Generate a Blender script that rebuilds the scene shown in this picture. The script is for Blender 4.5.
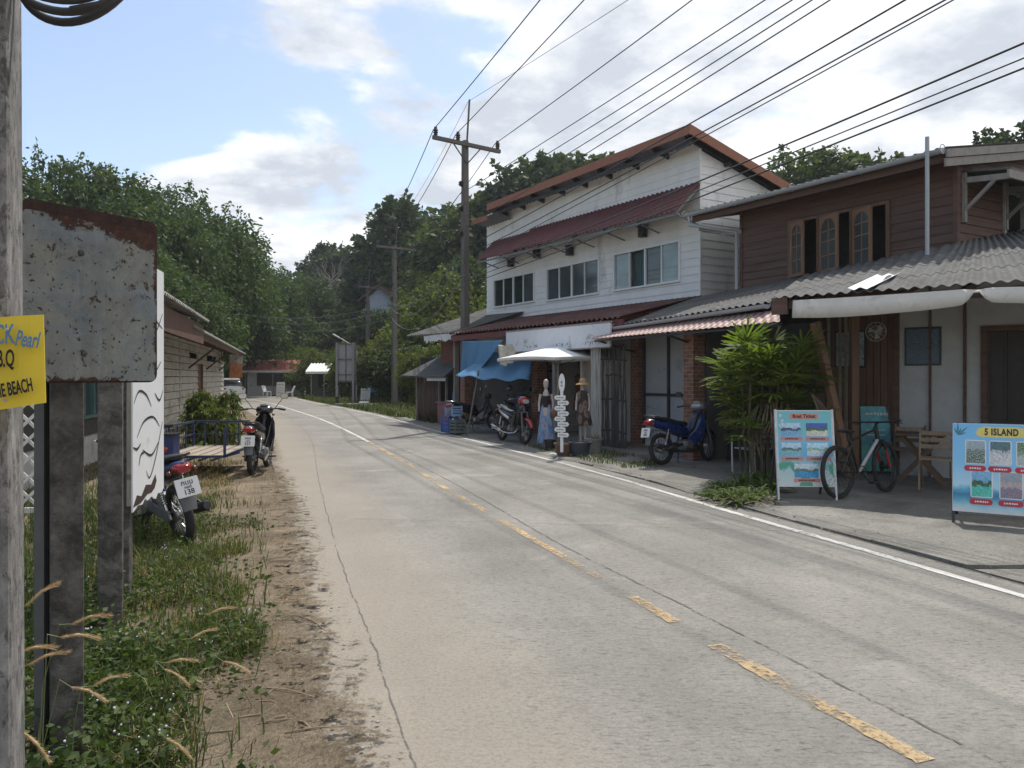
import bpy, bmesh, math, random
import numpy as np
from mathutils import Vector, Matrix
for o in list(bpy.data.objects):
    bpy.data.objects.remove(o)
SC = bpy.context.scene
COL = SC.collection
R = math.radians
rnd = random.Random(11)

# ------------------------------------------------------------------ camera
F, HY, EYE = 770.0, 377.0, 1.6           # focal length in pixels, horizon row, eye height
cd = bpy.data.cameras.new('camera')
cam = bpy.data.objects.new('camera', cd); COL.objects.link(cam)
cam.location = (0, 0, EYE); cam.rotation_euler = (R(90), 0, 0)
cd.sensor_width = 36; cd.lens = 36 * F / 1024
cd.shift_y = (HY - 384) / 1024
cd.clip_start = 0.05; cd.clip_end = 3000
SC.camera = cam

# ------------------------------------------------------------------ world, sun, exposure
SUN_EL, SUN_AZ = 62, 20                   # azimuth clockwise from +Y (ahead of the camera)
w = bpy.data.worlds.new('World'); SC.world = w; w.use_nodes = True
nt = w.node_tree; N = nt.nodes; L = nt.links
N.clear()
def wn(t, **k):
    n = N.new(t)
    for a, b in k.items(): setattr(n, a, b)
    return n
out = wn('ShaderNodeOutputWorld'); bg = wn('ShaderNodeBackground'); bg.inputs[1].default_value = 0.122
sky = wn('ShaderNodeTexSky', sky_type='NISHITA', sun_disc=False, sun_elevation=R(SUN_EL), sun_rotation=R(SUN_AZ),
         air_density=1.0, dust_density=1.0, ozone_density=1.0)
tc = wn('ShaderNodeTexCoord')
sep = wn('ShaderNodeSeparateXYZ'); L.new(tc.outputs['Generated'], sep.inputs[0])
def wm(op, a, b=None, c=None, clamp=False):
    n = wn('ShaderNodeMath', operation=op, use_clamp=clamp)
    for i, q in enumerate((a, b, c)):
        if q is None: continue
        if isinstance(q, (int, float)): n.inputs[i].default_value = q
        else: L.new(q, n.inputs[i])
    return n.outputs[0]
zz = wm('ADD', wm('MAXIMUM', sep.outputs[2], 0.0), 0.22)
cx = wm('DIVIDE', sep.outputs[0], zz); cy = wm('DIVIDE', sep.outputs[1], zz)
cmb = wn('ShaderNodeCombineXYZ'); L.new(cx, cmb.inputs[0]); L.new(cy, cmb.inputs[1]); cmb.inputs[2].default_value = 3.7
n1 = wn('ShaderNodeTexNoise'); n1.inputs['Scale'].default_value = 1.9; n1.inputs['Detail'].default_value = 9; n1.inputs['Roughness'].default_value = 0.58
n1.inputs['Distortion'].default_value = 0.25
L.new(cmb.outputs[0], n1.inputs['Vector'])
# cloud cover grows to the right of the street and in a band above the horizon
cov = wm('ADD', wm('MULTIPLY', sep.outputs[0], 0.50), 0.125)
band = wm('MULTIPLY', wm('SUBTRACT', 0.17, wm('ABSOLUTE', wm('SUBTRACT', sep.outputs[2], 0.13))), 1.3, clamp=True)
hi = wm('MULTIPLY', wm('SUBTRACT', sep.outputs[2], 0.55, clamp=True), 0.35)
m1 = wm('ADD', wm('ADD', wm('ADD', n1.outputs[0], cov), wm('MULTIPLY', band, 0.85)), hi)
mr = wn('ShaderNodeMapRange', interpolation_type='SMOOTHSTEP')
mr.inputs[1].default_value = 0.525; mr.inputs[2].default_value = 0.635
L.new(m1, mr.inputs[0])
n2 = wn('ShaderNodeTexNoise'); n2.inputs['Scale'].default_value = 2.6; n2.inputs['Detail'].default_value = 8; n2.inputs['Roughness'].default_value = 0.6
L.new(cmb.outputs[0], n2.inputs['Vector'])
cr = wn('ShaderNodeValToRGB'); cr.color_ramp.elements[0].position = 0.40; cr.color_ramp.elements[0].color = (2.6, 2.8, 3.15, 1)
cr.color_ramp.elements[1].position = 0.66; cr.color_ramp.elements[1].color = (5.3, 5.3, 5.3, 1)
L.new(n2.outputs[0], cr.inputs[0])
skm = wn('ShaderNodeMixRGB', blend_type='MULTIPLY'); skm.inputs[0].default_value = 1.0
skm.inputs[2].default_value = (0.80, 0.76, 0.72, 1)
L.new(sky.outputs[0], skm.inputs[1])
mx = wn('ShaderNodeMixRGB'); L.new(mr.outputs[0], mx.inputs[0]); L.new(skm.outputs[0], mx.inputs[1]); L.new(cr.outputs[0], mx.inputs[2])
L.new(mx.outputs[0], bg.inputs[0]); L.new(bg.outputs[0], out.inputs[0])

sd = bpy.data.lights.new('sun', 'SUN'); sd.energy = 2.1; sd.angle = R(0.8); sd.color = (1, 0.955, 0.88)
sun = bpy.data.objects.new('sun', sd); COL.objects.link(sun)
az, el = R(SUN_AZ), R(SUN_EL)
sdir = Vector((math.sin(az) * math.cos(el), math.cos(az) * math.cos(el), math.sin(el)))
sun.rotation_euler = (-sdir).to_track_quat('-Z', 'Y').to_euler(); sun.location = (10, 10, 40)
SC.view_settings.view_transform = 'Standard'; SC.view_settings.look = 'None'
SC.view_settings.exposure = 1.06; SC.view_settings.gamma = 1.0
SC.view_settings.use_curve_mapping = False

# ------------------------------------------------------------------ measuring helpers (where things stand)
def P(px, py, Y):
    return Vector(((px - 512) / F * Y, Y, EYE + (HY - py) / F * Y))
def G(px, py, z=0.0):
    Y = F * (EYE - z) / (py - HY)
    return Vector(((px - 512) / F * Y, Y, z))
# frame of the right-hand row of houses: x runs along the fronts towards us, d runs into the houses
AX, AY = 2.81, 17.6
EXV = (math.cos(R(59)), -math.sin(R(59))); EYV = (math.sin(R(59)), math.cos(R(59)))
def fx(px, d):
    k = (px - 512) / F
    return (k * (AY + EYV[1] * d) - AX - EYV[0] * d) / (EXV[0] - EXV[1] * k)
def fY(x, d): return AY + EXV[1] * x + EYV[1] * d
def fz(px, py, d):
    return EYE + (HY - py) / F * fY(fx(px, d), d)
def W(x, d, z=0.0):
    return Vector((AX + EXV[0] * x + EYV[0] * d, AY + EXV[1] * x + EYV[1] * d, z))
ROWANG = R(-59)

# ------------------------------------------------------------------ object helpers
def link(o): COL.objects.link(o); return o
def tag(o, label, cat, group=None, kind=None):
    if label: o['label'] = label
    if cat: o['category'] = cat
    if group: o['group'] = group
    if kind: o['kind'] = kind
    return o
def thing(name, label, cat, loc=(0, 0, 0), rz=0.0, group=None, rot=None):
    o = bpy.data.objects.new(name, None); link(o)
    o.empty_display_size = 0.2
    o.location = loc; o.rotation_euler = rot if rot else (0, 0, rz)
    return tag(o, label, cat, group)
def structure(o): o['kind'] = 'structure'; return o
def copy_tree(root, loc, rz, label=None, scale=None):
    r = root.copy(); link(r); r.location = loc; r.rotation_euler = (0, 0, rz)
    if scale: r.scale = scale
    if label: r['label'] = label
    for ch in list(root.children):
        c = ch.copy(); link(c); c.parent = r
        for g in list(ch.children):
            q = g.copy(); link(q); q.parent = c
    return r

class MB:
    def __init__(s, M=None): s.v = []; s.f = []; s.m = []; s.cur = 0; s.M = M
    def add(s, vs, fs):
        o = len(s.v)
        vs = [Vector(p) for p in vs]
        if s.M is not None: vs = [s.M @ p for p in vs]
        s.v += [tuple(p) for p in vs]
        s.f += [tuple(i + o for i in f) for f in fs]; s.m += [s.cur] * len(fs)
        return s
    def mat(s, i): s.cur = i; return s
    BF = [(0, 3, 2, 1), (4, 5, 6, 7), (0, 1, 5, 4), (1, 2, 6, 5), (2, 3, 7, 6), (3, 0, 4, 7)]
    def box(s, x0, x1, y0, y1, z0, z1):
        return s.add([(x0, y0, z0), (x1, y0, z0), (x1, y1, z0), (x0, y1, z0), (x0, y0, z1), (x1, y0, z1), (x1, y1, z1), (x0, y1, z1)], MB.BF)
    def obox(s, c, size, rot=(0, 0, 0)):
        m = Matrix.Translation(c) @ __import__('mathutils').Euler(rot).to_matrix().to_4x4()
        hx, hy, hz = [q / 2 for q in size]
        return s.add([m @ Vector(p) for p in [(-hx, -hy, -hz), (hx, -hy, -hz), (hx, hy, -hz), (-hx, hy, -hz), (-hx, -hy, hz), (hx, -hy, hz), (hx, hy, hz), (-hx, hy, hz)]], MB.BF)
    def beam(s, a, b, w, h, up=(0, 0, 1)):
        a = Vector(a); b = Vector(b); d = (b - a).normalized(); u = Vector(up)
        if abs(d.dot(u)) > 0.98: u = Vector((1, 0, 0))
        r = d.cross(u).normalized(); u = r.cross(d).normalized()
        r *= w / 2; u *= h / 2
        return s.add([a - r - u, a + r - u, a + r + u, a - r + u, b - r - u, b + r - u, b + r + u, b - r + u],
                     [(0, 1, 2, 3), (4, 7, 6, 5), (0, 4, 5, 1), (1, 5, 6, 2), (2, 6, 7, 3), (3, 7, 4, 0)])
    def tube(s, pts, r, n=8, caps=True, closed=False):
        pts = [Vector(p) for p in pts]; m = len(pts)
        rs = r if isinstance(r, (list, tuple)) else [r] * m
        vs = []; fs = []; ref = None
        for i, p in enumerate(pts):
            if closed: d = pts[(i + 1) % m] - pts[i - 1]
            else: d = pts[min(i + 1, m - 1)] - pts[max(i - 1, 0)]
            d.normalize()
            if ref is None: ref = d.orthogonal().normalized()
            ref = (ref - d * ref.dot(d))
            if ref.length < 1e-5: ref = d.orthogonal()
            ref.normalize(); q = d.cross(ref)
            for k in range(n):
                a = 2 * math.pi * k / n
                vs.append(p + (ref * math.cos(a) + q * math.sin(a)) * rs[i])
        for i in range(m if closed else m - 1):
            j = (i + 1) % m
            for k in range(n):
                k2 = (k + 1) % n
                fs.append((i * n + k, i * n + k2, j * n + k2, j * n + k))
        if caps and not closed:
            fs.append(tuple(reversed(range(n)))); fs.append(tuple((m - 1) * n + k for k in range(n)))
        return s.add(vs, fs)
    def lathe(s, prof, c=(0, 0, 0), axis=(0, 0, 1), n=20):
        q = Vector((0, 0, 1)).rotation_difference(Vector(axis)); c = Vector(c)
        vs = []; fs = []; m = len(prof)
        for (r, z) in prof:
            for k in range(n):
                a = 2 * math.pi * k / n
                vs.append(c + q @ Vector((r * math.cos(a), r * math.sin(a), z)))
        for i in range(m - 1):
            for k in range(n):
                k2 = (k + 1) % n
                fs.append((i * n + k, i * n + k2, (i + 1) * n + k2, (i + 1) * n + k))
        if prof[0][0] > 1e-4: fs.append(tuple(reversed(range(n))))
        if prof[-1][0] > 1e-4: fs.append(tuple((m - 1) * n + k for k in range(n)))
        return s.add(vs, fs)
    def cyl(s, c, r, h, axis=(0, 0, 1), n=20):
        return s.lathe([(r, -h / 2), (r, h / 2)], c, axis, n)
    def ball(s, c, r, n=12, sc=(1, 1, 1)):
        vs = []; fs = []; m = n // 2 + 1
        for i in range(m):
            t = math.pi * i / (m - 1)
            for k in range(n):
                a = 2 * math.pi * k / n
                vs.append((c[0] + r * sc[0] * math.sin(t) * math.cos(a), c[1] + r * sc[1] * math.sin(t) * math.sin(a), c[2] - r * sc[2] * math.cos(t)))
        for i in range(m - 1):
            for k in range(n):
                k2 = (k + 1) % n
                fs.append((i * n + k, i * n + k2, (i + 1) * n + k2, (i + 1) * n + k))
        return s.add(vs, fs)
    def torus(s, c, axis, Rr, r, n=28, m=8):
        q = Vector((0, 0, 1)).rotation_difference(Vector(axis)); c = Vector(c)
        vs = []; fs = []
        for i in range(n):
            a = 2 * math.pi * i / n
            for k in range(m):
                b = 2 * math.pi * k / m
                vs.append(c + q @ Vector(((Rr + r * math.cos(b)) * math.cos(a), (Rr + r * math.cos(b)) * math.sin(a), r * math.sin(b))))
        for i in range(n):
            for k in range(m):
                fs.append((i * m + k, ((i + 1) % n) * m + k, ((i + 1) % n) * m + (k + 1) % m, i * m + (k + 1) % m))
        return s.add(vs, fs)
    def loft(s, rings, caps=True, closed=True):
        n = len(rings[0]); vs = [p for r_ in rings for p in r_]; fs = []
        for i in range(len(rings) - 1):
            for k in range(n if closed else n - 1):
                k2 = (k + 1) % n
                fs.append((i * n + k, i * n + k2, (i + 1) * n + k2, (i + 1) * n + k))
        if caps:
            fs.append(tuple(reversed(range(n)))); fs.append(tuple((len(rings) - 1) * n + k for k in range(n)))
        return s.add(vs, fs)
    def prism(s, poly, a, b):
        """polygon (list of 3D points) swept from offset vector a to b"""
        n = len(poly); a = Vector(a); b = Vector(b)
        vs = [Vector(p) + a for p in poly] + [Vector(p) + b for p in poly]
        fs = [tuple(reversed(range(n))), tuple(range(n, 2 * n))] + [(k, (k + 1) % n, n + (k + 1) % n, n + k) for k in range(n)]
        return s.add(vs, fs)
    def quad(s, a, b, c, d): return s.add([a, b, c, d], [(0, 1, 2, 3)])
    def build(s, name, mats, parent=None, smooth=None, bevel=0.0, fixn=True, bseg=2):
        me = bpy.data.meshes.new(name); me.from_pydata(s.v, [], s.f)
        if not isinstance(mats, (list, tuple)): mats = [mats]
        for m in mats: me.materials.append(m)
        if len(mats) > 1: me.polygons.foreach_set('material_index', s.m)
        if fixn:
            bm = bmesh.new(); bm.from_mesh(me); bmesh.ops.recalc_face_normals(bm, faces=bm.faces); bm.to_mesh(me); bm.free()
        if smooth:
            me.polygons.foreach_set('use_smooth', [True] * len(me.polygons)); me.set_sharp_from_angle(angle=R(smooth))
        me.update()
        o = bpy.data.objects.new(name, me); link(o)
        if parent is not None: o.parent = parent
        if bevel:
            b = o.modifiers.new('bevel', 'BEVEL'); b.width = bevel; b.segments = bseg; b.limit_method = 'ANGLE'; b.angle_limit = R(40)
        return o

def ell(c, ax, ay, n=12, p=2.0, up=(0, 0, 1), right=(0, 1, 0)):
    """superellipse ring round c; ax along 'right', ay along 'up'"""
    c = Vector(c); u = Vector(up); r = Vector(right); o = []
    for k in range(n):
        a = 2 * math.pi * k / n; ca, sa = math.cos(a), math.sin(a)
        o.append(c + r * (ax * math.copysign(abs(ca) ** (2 / p), ca)) + u * (ay * math.copysign(abs(sa) ** (2 / p), sa)))
    return o

# ------------------------------------------------------------------ material helpers
def rgb(r, g, b):
    f = lambda c: (c / 255 / 12.92) if c / 255 <= 0.04045 else ((c / 255 + 0.055) / 1.055) ** 2.4
    return (f(r), f(g), f(b))
def newmat(name):
    m = bpy.data.materials.new(name); m.use_nodes = True
    return m, m.node_tree, m.node_tree.nodes['Principled BSDF']
def noise_node(t, scale, detail=5, rough=0.6, vec=None, dist=0.0):
    n = t.nodes.new('ShaderNodeTexNoise'); n.inputs['Scale'].default_value = scale; n.inputs['Detail'].default_value = detail
    n.inputs['Roughness'].default_value = rough; n.inputs['Distortion'].default_value = dist
    if vec is not None: t.links.new(vec, n.inputs['Vector'])
    return n.outputs[0]
def ramp_node(t, fac, stops):
    n = t.nodes.new('ShaderNodeValToRGB'); e = n.color_ramp.elements
    while len(e) < len(stops): e.new(0.5)
    for q, (p, c) in zip(e, stops):
        q.position = p; q.color = (*c, 1) if len(c) == 3 else c
    t.links.new(fac, n.inputs[0]); return n.outputs[0]
def mix_node(t, fac, a, b, mode='MIX'):
    n = t.nodes.new('ShaderNodeMixRGB'); n.blend_type = mode
    for i, q in enumerate((fac, a, b)):
        if isinstance(q, (int, float)): n.inputs[i].default_value = q if i == 0 else (q, q, q, 1)
        elif isinstance(q, tuple): n.inputs[i].default_value = (*q[:3], 1)
        else: t.links.new(q, n.inputs[i])
    return n.outputs[0]
def math_node(t, op, a, b=0.0, clamp=False):
    n = t.nodes.new('ShaderNodeMath'); n.operation = op; n.use_clamp = clamp
    for i, q in enumerate((a, b)):
        if isinstance(q, (int, float)): n.inputs[i].default_value = q
        else: t.links.new(q, n.inputs[i])
    return n.outputs[0]
def coord(t, kind='Object', scale=None):
    n = t.nodes.new('ShaderNodeTexCoord'); o = n.outputs[kind]
    if scale:
        mp = t.nodes.new('ShaderNodeMapping'); mp.inputs['Scale'].default_value = scale; t.links.new(o, mp.inputs[0]); o = mp.outputs[0]
    return o
def bump_node(t, h, strength=0.3, dist=0.01):
    n = t.nodes.new('ShaderNodeBump'); n.inputs['Strength'].default_value = strength; n.inputs['Distance'].default_value = dist
    t.links.new(h, n.inputs['Height']); return n.outputs[0]
def scl(c, k): return tuple(min(1, q * k) for q in c)
_mc = {}
def mat(name, c, rough=0.6, metal=0.0, var=0.18, scale=6.0, dirt=None, dirt_amt=0.5, dirt_scale=3.0, bump=0.0, bscale=60.0, stretch=None, coat=0.0, spec=0.5):
    """base colour with patchy variation and optional dirt/wear patches"""
    if name in _mc: return _mc[name]
    m, t, b = newmat(name); v = coord(t, 'Object', stretch)
    col = ramp_node(t, noise_node(t, scale, 6, 0.65, v), [(0.3, scl(c, 1 - var)), (0.7, scl(c, 1 + var))])
    if dirt:
        dm = ramp_node(t, noise_node(t, dirt_scale, 8, 0.7, v, 0.4), [(0.62 - 0.3 * dirt_amt, (0, 0, 0)), (0.72 - 0.18 * dirt_amt, (1, 1, 1))])
        dm2 = math_node(t, 'MULTIPLY', dm, 0.85)
        col = mix_node(t, dm2, col, dirt)
    t.links.new(col, b.inputs['Base Color'])
    b.inputs['Metallic'].default_value = metal
    rn = ramp_node(t, noise_node(t, scale * 2.3, 4, 0.6, v), [(0.3, (max(0.03, rough - 0.08),) * 3), (0.7, (min(1, rough + 0.08),) * 3)])
    t.links.new(rn, b.inputs['Roughness'])
    b.inputs['Specular IOR Level'].default_value = spec
    if coat: b.inputs['Coat Weight'].default_value = coat; b.inputs['Coat Roughness'].default_value = 0.122
    if bump: t.links.new(bump_node(t, noise_node(t, bscale, 6, 0.7, v), bump, 0.02), b.inputs['Normal'])
    _mc[name] = m; return m
def text_obj(s, size, m, parent=None, name='lettering', M=None, depth=0.001, align='CENTER', shear=0.0, spacing=1.0, bold=0.0, sx=1.0):
    cu = bpy.data.curves.new('txt', 'FONT'); cu.body = s; cu.size = size; cu.extrude = depth; cu.align_x = align; cu.align_y = 'CENTER'
    cu.shear = shear; cu.space_character = spacing; cu.offset = bold; cu.resolution_u = 4
    o = bpy.data.objects.new('txt', cu); link(o)
    bpy.context.view_layer.update()
    me = bpy.data.meshes.new_from_object(o.evaluated_get(bpy.context.evaluated_depsgraph_get()))
    bpy.data.objects.remove(o); bpy.data.curves.remove(cu)
    me.name = name; me.materials.clear(); me.materials.append(m)
    if M is not None: me.transform(M @ Matrix.Diagonal((sx, 1, 1, 1)))
    q = bpy.data.objects.new(name, me); link(q)
    if parent is not None: q.parent = parent
    return q
def basis(o, x, y):
    """matrix whose local x,y axes are the given vectors, origin o"""
    x = Vector(x).normalized(); z = x.cross(Vector(y)).normalized(); y = z.cross(x)
    return Matrix(((x.x, y.x, z.x, o[0]), (x.y, y.y, z.y, o[1]), (x.z, y.z, z.z, o[2]), (0, 0, 0, 1)))

def siding(mb, x0, x1, z0, z1, pitch=0.2, y=0.0, lap=0.014, openings=(), thick=0.03, topfn=None, gap=0.0):
    """lapped boards facing -y in the plane y; openings = (xa, xb, za, zb); topfn(x) trims the top"""
    z = z0
    while z < z1 - 1e-4:
        zn = min(z + pitch, z1)
        cuts = sorted([z, zn] + [q for o in openings for q in (o[2], o[3]) if z + 1e-3 < q < zn - 1e-3])
        for za_, zb_ in zip(cuts, cuts[1:]):
            iv = [(x0, x1)]; zm = (za_ + zb_) / 2
            for (xa, xb, oa, ob) in openings:
                if oa < zm < ob:
                    nv = []
                    for (a, b) in iv:
                        if xb <= a or xa >= b: nv.append((a, b)); continue
                        if xa > a: nv.append((a, xa))
                        if xb < b: nv.append((xb, b))
                    iv = nv
            ya = y - lap * (1 - (za_ - z) / pitch); yb = y - lap * (1 - (zb_ - z) / pitch)
            if topfn:                                          # break the board where the roof line leaves its top edge
                nv = []
                for (a, b) in iv:
                    ta, tb = topfn(a) - zb_, topfn(b) - zb_
                    if ta * tb < 0: q = a + (b - a) * ta / (ta - tb); nv += [(a, q), (q, b)]
                    else: nv.append((a, b))
                iv = nv
            for (a, b) in iv:
                zl = zr = zb_ - (gap if zb_ == zn else 0)
                if topfn:
                    ta, tb = topfn(a), topfn(b)
                    if ta <= za_ and tb <= za_: continue
                    if ta < za_: a = a + (b - a) * (za_ - ta) / (tb - ta); ta = za_
                    if tb < za_: b = a + (b - a) * (ta - za_) / (ta - tb); tb = za_
                    zl = min(zb_, max(ta, za_ + .001)); zr = min(zb_, max(tb, za_ + .001))
                if b - a < 0.01: continue
                mb.add([(a, ya, za_), (b, ya, za_), (b, y + thick, za_), (a, y + thick, za_),
                        (a, yb, zl), (b, yb, zr), (b, y + thick, zr), (a, y + thick, zl)], MB.BF)
        z += pitch
def corrugated(mb, e0, e1, t1, t0, wave=0.15, amp=0.022, rows=6, thick=0.006, step=8, sag=0.0, lap=0.0):
    """wavy sheet: eave e0->e1, top t0->t1, waves counted along the eave"""
    e0, e1, t0, t1 = map(Vector, (e0, e1, t0, t1))
    Lw = (e1 - e0).length; n = max(4, int(Lw / wave * step))
    nrm = (e1 - e0).cross(t0 - e0).normalized()
    if nrm.z < 0: nrm = -nrm
    top = []
    for j in range(rows + 1):
        v = j / rows
        for i in range(n + 1):
            u = i / n
            p = (e0 * (1 - u) + e1 * u) * (1 - v) + (t0 * (1 - u) + t1 * u) * v
            h = amp * math.cos(2 * math.pi * u * Lw / wave) - sag * math.sin(math.pi * u)
            top.append(p + nrm * h)
    bot = [p - nrm * thick for p in top]
    k = len(top); fs = []
    for j in range(rows):
        for i in range(n):
            a = j * (n + 1) + i
            fs.append((a, a + 1, a + n + 2, a + n + 1)); fs.append((k + a, k + a + n + 1, k + a + n + 2, k + a + 1))
    for i in range(n):
        fs.append((i, k + i, k + i + 1, i + 1)); a = rows * (n + 1) + i; fs.append((a, a + 1, k + a + 1, k + a))
    for j in range(rows):
        a = j * (n + 1); fs.append((a, a + n + 1, k + a + n + 1, k + a)); a += n; fs.append((a, k + a, k + a + n + 1, a + n + 1))
    mb.add(top + bot, fs)
# ================================================================== GROUND, ROAD, HILL
def catmull(pts, n):
    pts = [np.array(p, float) for p in pts]; o = []
    d = [0]
    for a, b in zip(pts, pts[1:]): d.append(d[-1] + np.linalg.norm(b - a))
    for s_ in np.linspace(0, d[-1], n):
        i = min(max(np.searchsorted(d, s_) - 1, 0), len(pts) - 2)
        t = (s_ - d[i]) / (d[i + 1] - d[i])
        p0 = pts[max(i - 1, 0)]; p1 = pts[i]; p2 = pts[i + 1]; p3 = pts[min(i + 2, len(pts) - 1)]
        o.append(0.5 * ((2 * p1) + (-p0 + p2) * t + (2 * p0 - 5 * p1 + 4 * p2 - p3) * t * t + (-p0 + 3 * p1 - 3 * p2 + p3) * t ** 3))
    return np.array(o)
R_PTS = [(7.9, -7.6), (3.73, 5.6), (2.65, 8.93), (1.2, 13.5), (-2.1, 22.4), (-5.0, 30.5), (-8.9, 40), (-13.2, 50), (-18, 61), (-25, 68), (-38, 72), (-62, 74)]
L_PTS = [(2.5, -7.6), (1.2, -3.2), (-1.42, 5.07), (-3.0, 10), (-4.7, 15), (-8.6, 26), (-13.0, 37), (-17.6, 47), (-23, 56.5), (-31, 63), (-42, 66), (-62, 68)]
C_PTS = [(1.72, 3.2), (1.29, 4.35), (.64, 6.3), (-.3, 9.1), (-1.07, 11.4), (-1.75, 13.6), (-4.2, 20.9), (-7.3, 29.3), (-10.9, 38), (-15.2, 48), (-20.5, 58), (-28, 65.5), (-40, 69)]
K_PTS = [(2.2, -5.0), (-.44, 3.3), (-.80, 4.51), (-1.5, 6.73), (-3.0, 11.96), (-5.1, 19.55), (-7.3, 26.2), (-10.6, 35)]
S_PTS = [(2.9, 0.6), (2.02, 3.16), (1.71, 4.0), (1.27, 5.2), (.42, 7.5), (-.75, 11.2), (-2.55, 16.5), (-5.2, 24)]
NR = 240
Rl, Ll = catmull(R_PTS, NR), catmull(L_PTS, NR)
def offs(line, o):
    t = np.gradient(line, axis=0); t /= np.linalg.norm(t, axis=1)[:, None]
    return line + np.stack([t[:, 1], -t[:, 0]], 1) * o     # + = to the right of travel
def road_left(Y): return float(np.interp(Y, Ll[:, 1], Ll[:, 0]))
def road_right(Y): return float(np.interp(Y, Rl[:, 1], Rl[:, 0]))

def road_mat():
    m, t, b = newmat('worn_concrete_road')
    uv = coord(t, 'UV'); ob = coord(t, 'Object')
    sp = t.nodes.new('ShaderNodeSeparateXYZ'); t.links.new(uv, sp.inputs[0])
    base = ramp_node(t, noise_node(t, 0.55, 7, 0.62, ob, 0.3), [(0.3, (0.205, 0.195, 0.178)), (0.55, (0.255, 0.243, 0.222)), (0.75, (0.305, 0.292, 0.268))])
    # coarse aggregate showing through the worn skin
    fine = noise_node(t, 46, 9, 0.82, ob, 0.3)
    agg = ramp_node(t, fine, [(0.34, (0.66, 0.66, 0.66)), (0.52, (1, 1, 1)), (0.72, (1.16, 1.16, 1.15))])
    base = mix_node(t, 1.0, base, agg, 'MULTIPLY')
    pit = noise_node(t, 1.0, 7, 0.72, coord(t, 'Object', (16, 48, 20)), 0.6)
    base = mix_node(t, 0.9, base, ramp_node(t, pit, [(0.36, (0.50, 0.49, 0.47)), (0.47, (0.95, 0.95, 0.95)), (0.60, (1.05, 1.05, 1.04)), (0.72, (1.28, 1.27, 1.25))]), 'MULTIPLY')
    blot = ramp_node(t, noise_node(t, 0.8, 6, 0.65, ob, 0.8), [(0.36, (0.90, 0.90, 0.90)), (0.62, (1.06, 1.06, 1.05))])
    base = mix_node(t, 1.0, base, blot, 'MULTIPLY')
    speck = ramp_node(t, noise_node(t, 150, 3, 0.6, ob), [(0.33, (0.5, 0.49, 0.47)), (0.44, (1, 1, 1)), (0.64, (1, 1, 1)), (0.74, (1.35, 1.34, 1.3))])
    base = mix_node(t, 0.75, base, speck, 'MULTIPLY')
    # pale patches and wheel tracks along the road
    st = coord(t, 'UV', (7.0, 0.22, 1)); trk = ramp_node(t, noise_node(t, 1.0, 4, 0.6, st), [(0.35, (0.9, 0.9, 0.9)), (0.65, (1.08, 1.07, 1.05))])
    base = mix_node(t, 1.0, base, trk, 'MULTIPLY')
    pale = ramp_node(t, noise_node(t, 1.5, 9, 0.72, coord(t, 'UV', (3.0, 0.8, 1)), 0.8), [(0.56, (0, 0, 0)), (0.72, (1, 1, 1))])
    base = mix_node(t, math_node(t, 'MULTIPLY', pale, 0.5), base, (0.40, 0.38, 0.345))
    drk = ramp_node(t, noise_node(t, 0.9, 9, 0.72, coord(t, 'UV', (5.0, 0.5, 1)), 0.6), [(0.57, (0, 0, 0)), (0.78, (1, 1, 1))])
    base = mix_node(t, math_node(t, 'MULTIPLY', drk, 0.2), base, (0.13, 0.122, 0.11))
    # earth carried over the left edge
    e = math_node(t, 'ADD', sp.outputs[0], math_node(t, 'MULTIPLY', math_node(t, 'SUBTRACT', noise_node(t, 1.3, 8, 0.7, ob), 0.5), 0.22))
    dust = ramp_node(t, e, [(0.03, (0.9, 0.9, 0.9)), (0.14, (0.6, 0.6, 0.6)), (0.27, (0, 0, 0))])
    base = mix_node(t, dust, base, mix_node(t, 1.0, (0.285, 0.248, 0.20), agg, 'MULTIPLY'))
    t.links.new(base, b.inputs['Base Color']); b.inputs['Roughness'].default_value = 0.82; b.inputs['Specular IOR Level'].default_value = 0.3
    h = math_node(t, 'ADD', math_node(t, 'MULTIPLY', fine, 1.0), math_node(t, 'MULTIPLY', noise_node(t, 6, 5, 0.6, ob), 0.8))
    t.links.new(bump_node(t, h, 0.5, 0.010), b.inputs['Normal'])
    return m
def strip(name, a, b, za, zb, m, across=6, uvw=1.0):
    """sheet between two polylines with uv (0..1 across, metres along)"""
    vs = []; fs = []; n = len(a); uvs = []
    d = np.concatenate([[0], np.cumsum(np.linalg.norm(np.diff(b, axis=0), axis=1))])
    for i in range(n):
        for k in range(across + 1):
            u = k / across; p = a[i] * (1 - u) + b[i] * u
            vs.append((p[0], p[1], za * (1 - u) + zb * u)); uvs.append((u, d[i]))
    for i in range(n - 1):
        for k in range(across):
            q = i * (across + 1) + k; fs.append((q, q + 1, q + across + 2, q + across + 1))
    me = bpy.data.meshes.new(name); me.from_pydata(vs, [], fs); me.materials.append(m)
    uvl = me.uv_layers.new(name='UVMap')
    for lp in me.loops: uvl.data[lp.index].uv = uvs[lp.vertex_index]
    if me.polygons[0].normal.z < 0: me.flip_normals()
    return link(bpy.data.objects.new(name, me))

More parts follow.
